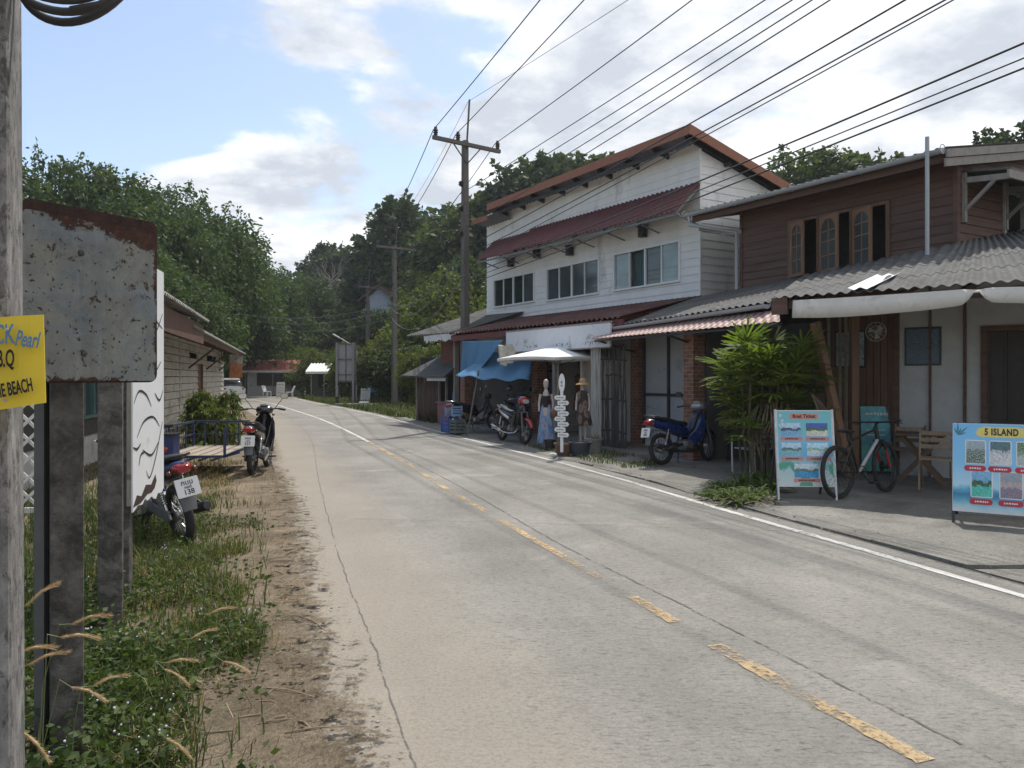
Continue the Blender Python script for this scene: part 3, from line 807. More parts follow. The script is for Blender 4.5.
tag(blades('grass', scatter(19000, 1.6, 9.5, 0.2, 2.6, 0.2, 1.1), 0.04, 0.20, 0.008, GRASS, 1, 0.9), None, None, None, 'stuff')
tag(blades('grass', scatter(8000, 8.5, 22, 0.5, 4.5, 0.3, 1.2), 0.03, 0.14, 0.012, GRASS, 2, 0.9), None, None, None, 'stuff')
tag(blades('dry_grass', scatter(9000, 1.6, 14, 0.05, 2.2, 0.3), 0.03, 0.16, 0.006, GDRY, 3, 1.3), None, None, None, 'stuff')
tag(blades('tall_grass', scatter(1500, 1.7, 9, 1.3, 3.2, -0.1), 0.25, 0.62, 0.010, GRASS, 4, 0.8), None, None, None, 'stuff')
# far verge on the right of the bend
pts = []
while len(pts) < 5000:
    y = rg.uniform(26, 60); x = road_right(y) + 0.6 + rg.random() ** 1.5 * 6
    pts.append((x, y, -0.05))
tag(blades('grass', pts, 0.1, 0.45, 0.04, GRASS, 5, 0.8), None, None, None, 'stuff')
pts = []
while len(pts) < 1500:
    y = rg.uniform(13.2, 17.5); x = road_right(y) + rg.uniform(0.5, 1.9)
    if math.sin(x * 5) * math.sin(y * 2.7) > -0.15: pts.append((x, y, 0.03))
tag(blades('grass', pts, 0.03, 0.11, 0.012, GRASS, 6, 0.9), None, None, None, 'stuff')
# leafy weeds with pale flower heads
rng = np.random.default_rng(31); P_ = []; D_ = []; L_ = []; FL = []
for i in range(2900):
    y = 1.7 + 7.0 * rg.random() ** 1.35; e = 0.2 + 1.9 * rg.random(); x = road_left(y) - e
    if math.sin(x * 3.1 + 2) * math.sin(y * 2.3) < -0.55: continue
    h = rg.uniform(0.08, 0.32) * (1.0 if e > 0.7 else 0.55) * (1.0 if y < 5.2 else 0.4)
    if y > 5.2 and rg.random() < 0.5: continue
    if e < 0.46 + (0.4 if y > 6.5 else 0) + 0.16 * math.sin(y * 2.1 + 1.0) + 0.1 * math.sin(y * 5.3) and rg.random() < 0.9: continue
    for k in range(16):
        zz_ = h * (0.15 + 0.85 * rg.random()); a = rg.uniform(0, 6.3); q = rg.uniform(0.01, 0.09)
        P_.append((x + q * math.cos(a), y + q * math.sin(a), 0.03 + zz_)); D_.append((math.cos(a), math.sin(a), rg.uniform(-0.2, 0.5))); L_.append(rg.uniform(0.02, 0.048))
    if rg.random() < 0.10:
        for k in range(3): FL.append((x + rg.uniform(-.05, .05), y + rg.uniform(-.05, .05), 0.05 + h * rg.uniform(0.9, 1.15)))
me = leaf_mesh('weeds', np.array(P_), np.array(D_), np.array(L_), 0.36, WEED, rng)
tag(link(bpy.data.objects.new('weeds', me)), None, None, None, 'stuff')
mb = MB()
for p in FL: mb.ball(p, rg.uniform(0.003, 0.006), 6)
tag(mb.build('weed_flowers', mat('pale_petals', (0.55, 0.52, 0.62), 0.8)), None, None, None, 'stuff')
# twigs, straw and pebbles on the dirt
mb = MB()
for i in range(260):
    y = 1.8 + 10 * rg.random() ** 1.4; x = road_left(y) - rg.uniform(-0.1, 1.2); a = rg.uniform(0, 3.1); l_ = rg.uniform(0.03, 0.16)
    c = Vector((x, y, 0.034)); d = Vector((math.cos(a), math.sin(a), rg.uniform(-.05, .12))) * l_
    mb.tube([c - d, c + Vector((rg.uniform(-.01, .01), rg.uniform(-.01, .01), .012)), c + d], rg.uniform(0.0015, 0.004), 5)
tag(mb.build('fallen_twigs', mat('dry_twig', (0.26, 0.2, 0.14), 0.9)), None, None, None, 'stuff')
mb = MB()
for i in range(420):
    y = 1.8 + 9 * rg.random() ** 1.3; x = road_left(y) - rg.uniform(-0.35, 1.1); r_ = rg.uniform(0.004, 0.014)
    mb.ball((x, y, 0.02), r_, 6, (1, rg.uniform(.6, 1.2), .6))
for i in range(160):
    y = rg.uniform(4, 13); x = road_right(y) + rg.uniform(0.2, 1.6); mb.ball((x, y, 0.03), rg.uniform(0.005, 0.018), 6, (1, rg.uniform(.6, 1.2), .6))
tag(mb.build('pebbles', mat('pebble', (0.3, 0.27, 0.23), 0.9)), None, None, None, 'stuff')
# foxtail grasses, one by one
FOX = mat('foxtail_seed', (0.55, 0.40, 0.22), 0.9, var=0.3, scale=30)
STALK = mat('grass_stalk', (0.16, 0.19, 0.07), 0.8)
for i, (px, py, Y, ang) in enumerate([(42, 595, 2.55, 0.6), (90, 620, 2.65, 0.2), (79, 638, 2.6, -.1), (35, 651, 2.4, 0.1), (47, 659, 2.45, 0.3), (110, 681, 2.75, 0.25), (88, 694, 2.6, -.5), (36, 747, 2.3, -1.0),
                                     (221, 611, 3.75, 0.2), (204, 634, 3.5, 0.3), (236, 667, 3.3, -.5), (176, 677, 3.2, -.7), (178, 748, 2.9, -.8), (180, 662, 3.3, 0.0)]):
    h = P(px, py, Y); base = Vector((h.x - 0.16 - 0.1 * rg.random(), Y + rg.uniform(-.08, .12), 0.02))
    o = thing('foxtail_grass', ['curved foxtail grass stalk with a golden seed head leaning over the weeds beside the concrete posts', 'short foxtail grass stalk with a golden seed head at the edge of the dirt shoulder'][i > 7], 'grass', base, 0, 'foxtail grasses on the left verge')
    hl = h - base; dv = Vector((math.cos(ang), 0.2, math.sin(ang))) * 0.06
    s = MB(); s.tube([(0, 0, 0), (hl.x * 0.15, hl.y * .3, hl.z * 0.65), (hl - dv * 1.6 + Vector((0, 0, .01))), hl - dv * 0.9], 0.0016, 5)
    for k in range(4):
        a = rg.uniform(0, 6.3); l_ = rg.uniform(.15, .3); e = Vector((math.cos(a) * l_, math.sin(a) * l_, rg.uniform(.05, .25)))
        md = e * 0.55 + Vector((0, 0, .06)); q = Vector((-math.sin(a), math.cos(a), 0)) * .003; s.add([-q, q, md + q, md - q, e], [(0, 1, 2, 3), (3, 2, 4)])
    s.build('stalk', STALK, o)
    s = MB(); bend = Vector((0, 0, -.012))
    s.tube([hl - dv, hl - dv * .5 - bend * .5, hl - bend, hl + dv * .5 - bend * .5, hl + dv + bend * .6], [.001, .0032, .004, .0034, .001], 8)
    for k in range(420):
        t_ = rg.uniform(-1, 1); c = hl + dv * t_ - bend * (1 - t_ * t_); a = Vector((rg.uniform(-1, 1), rg.uniform(-1, 1), rg.uniform(-1, 1))).normalized()
        e = c + a * rg.uniform(.006, .013) + dv.normalized() * 0.012; q = a.orthogonal() * .0006
        s.add([c - q, c + q, e], [(0, 1, 2)])
    s.build('seed_head', FOX, o, fixn=False)
# ================================================================== BUILDINGS
def row_m(x0, d0): return Matrix.Translation(W(x0, d0)) @ Matrix.Rotation(ROWANG, 4, 'Z')
ROW0 = row_m(0, 0)
def mk_brick(name='old_red_brick'):
    m, t, b = newmat(name); v = coord(t, 'Object')
    sp = t.nodes.new('ShaderNodeSeparateXYZ'); t.links.new(v, sp.inputs[0])
    cb = t.nodes.new('ShaderNodeCombineXYZ'); t.links.new(math_node(t, 'ADD', sp.outputs[0], sp.outputs[1]), cb.inputs[0]); t.links.new(sp.outputs[2], cb.inputs[1])
    br = t.nodes.new('ShaderNodeTexBrick'); t.links.new(cb.outputs[0], br.inputs['Vector'])
    br.inputs['Scale'].default_value = 1; br.inputs['Brick Width'].default_value = 0.17; br.inputs['Row Height'].default_value = 0.075; br.inputs['Mortar Size'].default_value = 0.008
    br.inputs['Color1'].default_value = (0.30, 0.125, 0.072, 1); br.inputs['Color2'].default_value = (0.19, 0.082, 0.052, 1); br.inputs['Mortar'].default_value = (0.27, 0.22, 0.18, 1)
    n = ramp_node(t, noise_node(t, 7, 6, 0.7, v), [(0.3, (0.6, 0.6, 0.6)), (0.7, (1.25, 1.2, 1.15))])
    t.links.new(mix_node(t, 1.0, br.outputs[0], n, 'MULTIPLY'), b.inputs['Base Color']); b.inputs['Roughness'].default_value = 0.9
    t.links.new(bump_node(t, math_node(t, 'SUBTRACT', 1.0, br.outputs['Fac']), 0.6, 0.01), b.inputs['Normal'])
    return m
BRICK = mk_brick()
WSID = mat('white_painted_boards', (0.75, 0.74, 0.71), 0.6, var=0.08, scale=1.2, dirt=(0.50, 0.485, 0.46), dirt_amt=0.18, dirt_scale=1.1, stretch=(1.6, 1.6, .7), bump=0.1)
PLAST = mat('pale_plaster', (0.52, 0.50, 0.47), 0.85, var=0.12, dirt=(0.3, 0.28, 0.25), dirt_amt=0.3)
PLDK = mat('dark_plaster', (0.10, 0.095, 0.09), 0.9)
MAROON = mat('maroon_roof_sheet', (0.115, 0.034, 0.036), 0.55, var=0.22, dirt=(0.10, 0.06, 0.05), dirt_amt=0.35, dirt_scale=2)
MAROON2 = mat('maroon_weathered_sheet', (0.088, 0.034, 0.031), 0.8, var=0.25, dirt=(0.12, 0.085, 0.07), dirt_amt=0.5, dirt_scale=1.5)
FASC = mat('rust_brown_fascia', (0.27, 0.105, 0.055), 0.6, var=0.12)
ZINC = mat('galvanised_sheet', (0.36, 0.37, 0.38), 0.45, 0.6, var=0.15)
SOFF = mat('grey_steel_soffit', (0.20, 0.205, 0.21), 0.5, 0.4, var=0.15)
STEEL = mat('dark_steel', (0.06, 0.06, 0.062), 0.5, 0.5)
WFRAME = mat('white_aluminium', (0.74, 0.74, 0.73), 0.35, var=0.04)
BLACKP = mat('black_plastic', (0.016, 0.016, 0.017), 0.4)
DKWOOD = mat('dark_brown_boards', (0.110, 0.060, 0.043), 0.7, var=0.35, scale=3, stretch=(0.4, 0.4, 6), bump=0.3, bscale=12)
MIDWOOD = mat('brown_wood', (0.16, 0.088, 0.05), 0.65, var=0.25, scale=4, stretch=(3, 3, 0.5), bump=0.3)
PALEWOOD = mat('weathered_grey_wood', (0.26, 0.235, 0.20), 0.85, var=0.3, scale=5, stretch=(4, 4, 0.5), bump=0.5, bscale=25)
FIBRO = mat('grey_fibre_cement_roof', (0.115, 0.113, 0.110), 0.9, var=0.25, scale=2, dirt=(0.07, 0.068, 0.06), dirt_amt=0.45, dirt_scale=3, bump=0.3)
FIBROP = mat('pale_fibre_cement_sheet', (0.5, 0.5, 0.5), 0.8)
CONC = mat('grey_concrete', (0.27, 0.26, 0.24), 0.9, var=0.2, dirt=(0.13, 0.12, 0.11), dirt_amt=0.4, bump=0.4)
def glass(name, c, rough=0.06):
    m, t, b = newmat(name); v = coord(t, 'Object')
    t.links.new(ramp_node(t, noise_node(t, 1.3, 3, 0.5, v), [(0.35, scl(c, 0.75)), (0.65, scl(c, 1.15))]), b.inputs['Base Color'])
    b.inputs['Roughness'].default_value = rough; b.inputs['Specular IOR Level'].default_value = 0.7; return m
GL_D = glass('dark_window_glass', (0.02, 0.028, 0.03)); GL_T = glass('teal_glass_with_reflection', (0.26, 0.34, 0.34)); GL_M = glass('grey_tinted_glass', (0.07, 0.085, 0.09))  # teal panes: bright reflection and curtain tone put into the base colour
CURT = mat('teal_curtain', (0.10, 0.17, 0.18), 0.9, scale=12, stretch=(6, 6, 0.3))

# ------------------------------------------------------------------ white two-storey house
wh = thing('white_house', 'white two-storey boarded house with sloping rust-edged roof, maroon awning and open shops below', 'house', W(0, 0), ROWANG)
XR = fx(700, 1.5); XL = fx(487, 1.5)
wins = []
for (pl, pr, pt, pb, kinds) in [(494, 535, 280, 308.5, 'dDdm'), (547, 600, 269, 302, 'mmmm'), (614, 681, 254, 292, 'toTt')]:
    xa, xb = fx(pl, 1.5), fx(pr, 1.5); wins.append((xa, xb, fz(pl, pb, 1.5), fz(pl, pt, 1.5), kinds))
op = [(a, b, c, d) for a, b, c, d, _ in wins]
mb = MB()
siding(mb, XL, XR, 3.25, 7.2, 0.19, 1.5, 0.016, op)
for a, b, c, d, _ in wins: mb.box(a - .02, b + .02, 1.9, 1.92, c - .02, d + .02)
mb.box(XR - 0.02, XR + 0.03, 1.478, 1.53, 3.25, 7.1)
mb.build('front_wall', WSID, wh)
mb = MB(M=Matrix.Translation((XR, 0, 0)) @ Matrix.Rotation(R(90), 4, 'Z'))
top = lambda d: 7.10 - (d - 0.9) * 0.275 - 0.05
siding(mb, 1.5, 7.0, 3.1, 7.1, 0.19, 0, 0.016, (), 0.03, top)
mb.build('side_wall', WSID, wh)
mb = MB(); mb.box(XL, XL + .04, 1.53, 7.0, 3.1, 5.4); mb.box(XL, XR - .05, 6.9, 7.0, 0, 5.4); mb.box(XL + .05, XR - .05, 1.56, 6.9, 3.1, 3.24)
mb.build('back_wall', PLAST, wh)
for a, b, c, d, kinds in wins:
    f = MB(); e = 0.05; y0, y1 = 1.455, 1.53
    f.box(a, b, y0, y1, d - e, d); f.box(a, b, y0 - .02, y1, c, c + e); f.box(a, a + e, y0, y1, c + e, d - e); f.box(b - e, b, y0, y1, c + e, d - e)
    wd = (b - a - 2 * e) / 4
    for k in (1, 2, 3):
        x = a + e + wd * k; h = 0.03 if k == 2 else 0.017
        f.box(x - h, x + h, y0 + .012, y1, c + e, d - e)
    fr = f.build('window', WFRAME, wh, bevel=0.004)
    for k, kd in enumerate(kinds):
        x = a + e + wd * k
        if kd == 'o':
            q = MB()
            for j in range(9):
                x0 = x + wd * j / 9 * .55; q.box(x0, x0 + wd / 9 * .55, 1.66 + .02 * (j % 2), 1.67 + .02 * (j % 2), c + e, d - e)
            q.build('curtain', CURT, fr); continue
        q = MB(); yy = 1.50 if k % 2 else 1.51
        q.box(x + .016, x + wd - .016, yy, yy + .006, c + e, d - e)
        q.build('pane', {'d': GL_D, 'D': GL_D, 'm': GL_M, 't': GL_T, 'T': GL_M}[kd], fr)
# mono-pitch roof: steel sheet on purlins, high edge to the street
rf = MB(); zr = lambda d: 7.24 - (d - 0.9) * 0.275
RX0, RX1 = fx(488, 0.9), fx(690, 0.9)
def slab(m, x0, x1, d0, d1, th, dz=0.0):
    m.add([(x0, d0, zr(d0) - th + dz), (x1, d0, zr(d0) - th + dz), (x1, d1, zr(d1) - th + dz), (x0, d1, zr(d1) - th + dz),
           (x0, d0, zr(d0) + dz), (x1, d0, zr(d0) + dz), (x1, d1, zr(d1) + dz), (x0, d1, zr(d1) + dz)], MB.BF)
corrugated(rf, (RX0, 0.9, zr(.9)), (RX1, 0.9, zr(.9)), (RX1, 7.6, zr(7.6)), (RX0, 7.6, zr(7.6)), 0.20, 0.018, 3)
rf.build('roof', SOFF, wh)
mb = MB()
for k in range(9):
    x = RX0 + 0.25 + (RX1 - RX0 - .5) * k / 8; slab(mb, x - .03, x + .03, 1.0, 7.4, 0.13, -0.035)
for d in (1.1, 2.3): mb.box(RX0 + .1, RX1 - .1, d - .03, d + .03, zr(d) - .26, zr(d) - .165)
mb.build('rafters', STEEL, wh)
mb = MB(); mb.box(RX0 - .02, RX1 + .03, 0.86, 0.885, zr(.9) - .17, zr(.9) + .05)
for xq in (RX1 + .005, RX0 - .03):
    mb.add([(xq, .885, zr(.885) - .17), (xq + .025, .885, zr(.885) - .17), (xq + .025, 7.6, zr(7.6) - .17), (xq, 7.6, zr(7.6) - .17),
            (xq, .885, zr(.885) + .05), (xq + .025, .885, zr(.885) + .05), (xq + .025, 7.6, zr(7.6) + .05), (xq, 7.6, zr(7.6) + .05)], MB.BF)
xl = fx(472, 0.9)
mb.box(xl, RX0 - .05, 0.88, 0.905, 6.78, 6.95)
mb.build('fascia', FASC, wh)
mb = MB(); corrugated(mb, (xl, .92, 6.93), (RX0 + .6, .92, 6.93), (RX0 + .6, 6, 5.6), (xl, 6, 5.6), 0.2, .018, 3); mb.build('roof', SOFF, wh)
# middle awning in two pieces
mb = MB()
xa = fx(476, 0.73); xm = fx(512, 0.73); xe = XR + 0.05
corrugated(mb, (xm, 0.72, 5.50), (xe, 0.72, 5.38), (xe, 1.48, 6.14), (xm, 1.48, 6.24), 0.17, 0.028, 4)
corrugated(mb, (xa, 0.76, 5.50), (xm + .25, 0.76, 5.44), (xm + .25, 1.46, 6.16), (xa, 1.46, 6.2), 0.17, 0.028, 4)
mb.build('awning', MAROON, wh)
mb = MB()
for k in range(8):
    x = xa + .2 + (xe - xa - .3) * k / 7; zz0 = 5.52 - .12 * (k / 7); mb.beam((x, .76, zz0 - .07), (x, 1.48, zz0 + .60), .04, .06); mb.beam((x, .80, zz0 - .08), (x, 1.475, zz0 - .25), .03, .03)
mb.beam((xa, .80, 5.42), (xe, .80, 5.31), .04, .05); mb.build('awning_brackets', SOFF, wh)
# lanterns and small fittings under the awning
for (px, py) in ((511, 262), (537, 253), (570, 250), (643, 231)):
    x = fx(px, 1.4); z = EYE + (HY - py) / F * fY(x, 1.4)
    m = MB(); m.box(x - .09, x + .09, 1.3, 1.45, z - .16, z + .1); m.prism([(x - .12, 1.28, z + .1), (x + .12, 1.28, z + .1), (x + .12, 1.46, z + .1), (x - .12, 1.46, z + .1)], (0, 0, 0), (0, 0, .03)); m.box(x - .03, x + .03, 1.42, 1.49, z - .03, z + .03)
    m.build('wall_lamp', BLACKP, wh, bevel=.008)
# lower maroon roof over the shops
mb = MB(); lx0 = fx(449, -0.9); lx1 = fx(612, -0.9)
corrugated(mb, (lx0, -.92, 2.93), (lx1 + .35, -.92, 2.90), (lx1 + .35, 1.46, 3.47), (lx0, 1.46, 3.50), 0.19, 0.026, 5)
mb.build('lower_roof', MAROON2, wh)
mb = MB(); mb.box(lx0 + .05, lx1 + .3, -.86, -.80, 2.70, 2.86); mb.box(lx0 + .05, lx1 + .3, -.1, -.02, 2.9, 3.04)
for k in range(12):
    x = lx0 + .1 + (lx1 - lx0) * k / 11; mb.beam((x, -.85, 2.84), (x, 1.45, 3.42), .05, .09)
mb.build('eave_beam', mat('maroon_painted_beam', (0.15, 0.045, 0.04), 0.6, var=.2), wh)
# brick piers
PX1 = fx(535, -.3)
for x0, d0 in ((PX1, -.3), (0.0, 0.0), (-8.05, -.25)):
    m = MB(); m.box(x0 - .14, x0 + .14, d0 - .02, d0 + .30, 0.0, 2.86); m.build('brick_pier', BRICK, wh, bevel=.006)
# ground-floor shell
mb = MB(); mb.box(-8.5, -8.3, .2, 6.9, 0, 3.2); mb.box(PX1 - .05, PX1 + .05, .3, 3.9, 0, 2.95); mb.box(.05, .15, .4, 6.9, 0, 3.09)
mb.build('partition', PLAST, wh)
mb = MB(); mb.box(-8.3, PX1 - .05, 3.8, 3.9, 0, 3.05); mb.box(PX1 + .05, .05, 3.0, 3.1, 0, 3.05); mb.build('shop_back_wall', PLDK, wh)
mb = MB(); mb.box(-8.3, PX1 - .2, .15, .25, 2.25, 2.95); mb.box(PX1 + .2, -.2, .15, .25, 2.02, 2.95)
xd0, xd1 = fx(557, .2), fx(586, .2)
mb.box(xd1, -.2, .16, .24, 0.1, 2.02)
mb.build('lintel_wall', mat('grey_white_wall', (0.46, 0.44, 0.40), .85, var=.12), wh)
mb = MB(); mb.box(xd1 - .08, xd1 + .0, .08, .2, .1, 2.02); mb.build('door_jamb', WFRAME, wh)
mb = MB(); mb.box(PX1 + .22, xd0 - .03, .1, .15, .12, 2.0); mb.box(xd0 - .03, xd0 + .05, .08, .2, .1, 2.02)
mb.build('shop_door', mat('white_door_paint', (0.68, 0.68, 0.68), .5, var=.06), wh, bevel=.005)
mb = MB(); mb.box(-8.4, -.2, -.4, 3.85, -.03, .10); mb.build('shop_floor', CONC, wh, bevel=.01)
# grey sheet shutter in the right bay
m = MB(); m.box(.22, 3.0, .08, .11, .12, 2.62); sh = m.build('shutter', mat('grey_shutter_sheet', (0.38, 0.39, 0.40), .55, var=.08, dirt=(.16, .16, .16), dirt_amt=.2), wh)
m = MB()
for x in (.25, 1.05, 1.9, 2.95): m.box(x - .03, x + .03, .035, .08, .1, 2.66)
m.box(.22, 3.0, .04, .078, 1.18, 1.24); m.box(.22, 3.0, .04, .078, 2.60, 2.66); m.build('shutter_frame', STEEL, sh)
m = MB(); m.box(.2, 3.0, .112, .2, 2.62, 3.08); m.build('shutter_head', PLDK, wh)

# blank shop signboard under the lower eave
sx0, sx1 = fx(507, -.95), fx(611, -.95)
zs0 = EYE + (HY - 346.5) / F * fY(sx1, -.95); zs1 = zs0 + .52
sb = thing('signboard', 'long faded white shop signboard with flaking paint hung under the maroon eave', 'signboard', W((sx0 + sx1) / 2, -.95, zs0), ROWANG)
hw = (sx1 - sx0) / 2
m = MB(); m.box(-hw, hw, -.03, .02, 0, zs1 - zs0)
m.build('panel', mat('faded_white_board', (0.66, 0.67, 0.69), .6, var=.05, dirt=(.30, .29, .27), dirt_amt=.18, dirt_scale=2.2), sb)
m = MB(); m.box(-hw - .02, hw + .02, -.035, .025, zs1 - zs0 + .002, zs1 - zs0 + .04); m.box(-hw - .02, hw + .02, -.035, .025, -.03, -.002)
for x in (-hw * .8, 0, hw * .8): m.beam((x, 0, zs1 - zs0), (x, .12, zs1 - zs0 + .12), .03, .03)
m.build('frame', PALEWOOD, sb)
# peeling remains of lettering: small dark flakes along the lower edge
m = MB(); r_ = random.Random(4)
for k in range(60):
    x = -hw * .9 + 2 * hw * .9 * r_.random() ; q = r_.uniform(.006, .022)
    if math.sin(x * 5) < -.1: continue
    m.prism([(x + q * math.cos(a) * r_.uniform(.5, 1.3), -.031, .10 + r_.uniform(-.03, .05) + q * math.sin(a)) for a in (0, 1.2, 2.4, 3.6, 4.9)], (0, 0, 0), (0, -.002, 0))
m.build('paint_flakes', mat('flaked_paint', (.2, .2, .2), .8), sb)

# ------------------------------------------------------------------ wooden house on the right
wo = thing('wooden_house', 'brown weatherboarded two-storey house with grey roofs, arched shutters and a dim open shop below', 'house', W(4, 0), ROWANG)
WOI = row_m(4, 0).inverted()
def LW(x, d, z): return WOI @ W(x, d, z)           # row frame -> this house
WX0, WX1, WD = fx(742, 1.3), fx(957, 1.3), 1.3
MR = Matrix.Translation((-4, 0, 0))                # row frame shifted to the house base
shut = [(791, 808, 819), (820, 843, 852), (853, 876, 887)]
zt, zb = fz(850, 212, 1.3), fz(850, 271, 1.3)
ops = []
for (pa, pm, pe) in shut: ops.append((fx(pa + 1, WD), fx(pe, WD), zb, zt))
mb = MB(M=MR); siding(mb, WX0, WX1, 2.9, 5.20, 0.155, WD, 0.018, ops)
mb.box(WX0 - .04, WX0 + .03, WD - .03, WD + .04, 2.9, 5.2); mb.box(WX1 - .05, WX1 + .03, WD - .035, WD + .04, 2.9, 5.2)
mb.build('front_wall', DKWOOD, wo)
mb = MB(M=MR @ Matrix.Translation((WX1, 0, 0)) @ Matrix.Rotation(R(90), 4, 'Z'))
siding(mb, WD + .02, 7.5, 2.9, 7.2, 0.155, 0, 0.018, [(2.75, 4.0, 4.0, 4.95)], .03, lambda d: 5.22 + (d - WD) * .19)
mb.build('side_wall', DKWOOD, wo)
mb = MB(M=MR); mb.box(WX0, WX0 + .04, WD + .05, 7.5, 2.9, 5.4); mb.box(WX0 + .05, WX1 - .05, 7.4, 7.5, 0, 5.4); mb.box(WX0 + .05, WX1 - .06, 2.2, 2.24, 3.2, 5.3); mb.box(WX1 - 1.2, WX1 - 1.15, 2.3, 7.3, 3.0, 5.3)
mb.build('inner_wall', PLDK, wo)
for i, (pa, pm, pe) in enumerate(shut):
    a, b = fx(pa + 1, WD), fx(pe, WD)
    f = MB(M=MR); f.box(a - .07, a, WD - .05, WD + .06, zb - .06, zt + .06); f.box(b, b + .07, WD - .05, WD + .06, zb - .06, zt + .06); f.box(a, b, WD - .05, WD + .06, zt, zt + .06); f.box(a - .09, b + .09, WD - .08, WD + .06, zb - .07, zb - .002)
    wi = f.build('window', MIDWOOD, wo, bevel=.005)
    # casement leaf hinged on its left post and swung outwards, with an arched head and glazing bars
    lw = (fx(pm, WD) - a) * 1.2; H = zt - zb - .02
    M_ = MR @ Matrix.Translation((a + .01, WD - .05, zb + .01)) @ Matrix.Rotation(R(-20), 4, 'Z')
    lf = MB(M=M_); st = .065
    lf.box(0, st, -.02, .02, 0, H); lf.box(lw - st, lw, -.02, .02, 0, H); lf.box(st, lw - st, -.02, .02, 0, st)
    # arched top: polygon with the arch cut away
    n = 10; r_ = (lw - 2 * st) / 2; cxm = lw / 2; zc = H - st - r_
    for k in range(n):
        a0 = math.pi * k / n; a1 = math.pi * (k + 1) / n
        p0 = (cxm + r_ * math.cos(a0), zc + r_ * math.sin(a0)); p1 = (cxm + r_ * math.cos(a1), zc + r_ * math.sin(a1))
        lf.prism([(p0[0], 0, p0[1]), (p0[0], 0, H), (p1[0], 0, H), (p1[0], 0, p1[1])], (0, -.02, 0), (0, .02, 0))
    lf.box(cxm - .012, cxm + .012, -.012, .012, st, zc + r_)
    for q in (.30, .55): lf.box(st, lw - st, -.012, .012, H * q - .012, H * q + .012)
    lf.box(st, lw - st, -.012, .012, zc - .012, zc + .012)
    leaf = lf.build('casement', mat('lighter_brown_wood', (.23, .125, .07), .6, var=.2, stretch=(3, 3, .5)), wo)
    g = MB(M=M_); g.box(st, lw - st, -.003, .003, st, zc); g.prism([(cxm + r_ * math.cos(math.pi * k / 12), 0, zc + r_ * math.sin(math.pi * k / 12)) for k in range(13)], (0, -.003, 0), (0, .003, 0))
    g.build('pane', GL_M, leaf)
f = MB(M=MR); xw = WX1
f.box(xw - .02, xw + .05, 2.70, 2.76, 3.95, 5.0); f.box(xw - .02, xw + .05, 3.99, 4.05, 3.95, 5.0); f.box(xw - .02, xw + .05, 3.35, 3.41, 3.97, 4.95); f.box(xw - .02, xw + .06, 2.7, 4.05, 3.92, 3.95)
f.build('side_window', mat('pale_window_post', (.36, .34, .31), .7), wo)
# little canopy over the side window on braced arms
cn = MB(M=MR); cn.add([(xw, 1.45, 4.98), (xw + .75, 1.45, 4.86), (xw + .75, 4.4, 4.86), (xw, 4.4, 4.98), (xw, 1.45, 5.02), (xw + .75, 1.45, 4.90), (xw + .75, 4.4, 4.90), (xw, 4.4, 5.02)], MB.BF)
cn.build('side_canopy', FIBRO, wo)
cn = MB(M=MR); GWD = mat('grey_painted_timber', (.26, .24, .22), .8, var=.2)
for d in (1.45, 2.75, 4.1):
    cn.beam((xw + .04, d, 4.15), (xw + .04, d, 4.96), .06, .06); cn.beam((xw + .04, d, 4.84), (xw + .74, d, 4.76), .06, .09); cn.beam((xw + .06, d, 4.35), (xw + .55, d, 4.78), .045, .05)
cn.beam((xw + .74, 1.4, 4.79), (xw + .74, 4.4, 4.79), .04, .13)
cn.build('canopy_bracket', GWD, wo)
# upper roof
GX0, GX1 = fx(690, .72), fx(945, .72)
zg = lambda d: 5.24 + (d - .72) * .19
mb = MB(M=MR); corrugated(mb, (GX0, .66, zg(.66)), (GX1 + .05, .66, zg(.66)), (GX1 + .05, 7.6, zg(7.6)), (GX0, 7.6, zg(7.6)), .18, .025, 6)
mb.build('roof', FIBRO, wo)
mb = MB(M=MR)
mb.box(GX0 + .05, GX1 - .02, .74, .78, zg(.74) - .22, zg(.74) - .06)
for k in range(9):
    x = GX0 + .15 + (GX1 - GX0 - .3) * k / 8; mb.beam((x, .79, zg(.79) - .12), (x, 7.4, zg(7.4) - .12), .05, .12)
mb.add([(GX0 + .06, .80, zg(.8) - .2), (GX1 - .03, .80, zg(.8) - .2), (GX1 - .03, 1.28, zg(1.28) - .2), (GX0 + .06, 1.28, zg(1.28) - .2), (GX0 + .06, .80, zg(.8) - .185), (GX1 - .03, .80, zg(.8) - .185), (GX1 - .03, 1.28, zg(1.28) - .185), (GX0 + .06, 1.28, zg(1.28) - .185)], MB.BF)
mb.build('rafters', DKWOOD, wo)
mb = MB(M=MR)
for dz, xo in ((-.05, .075), (-.19, .05)):
    mb.add([(GX1 + xo - .03, .66, zg(.66) + dz - .11), (GX1 + xo, .66, zg(.66) + dz - .11), (GX1 + xo, 7.6, zg(7.6) + dz - .11), (GX1 + xo - .03, 7.6, zg(7.6) + dz - .11),
            (GX1 + xo - .03, .66, zg(.66) + dz + .02), (GX1 + xo, .66, zg(.66) + dz + .02), (GX1 + xo, 7.6, zg(7.6) + dz + .02), (GX1 + xo - .03, 7.6, zg(7.6) + dz + .02)], MB.BF)
mb.build('barge_board', GWD, wo)
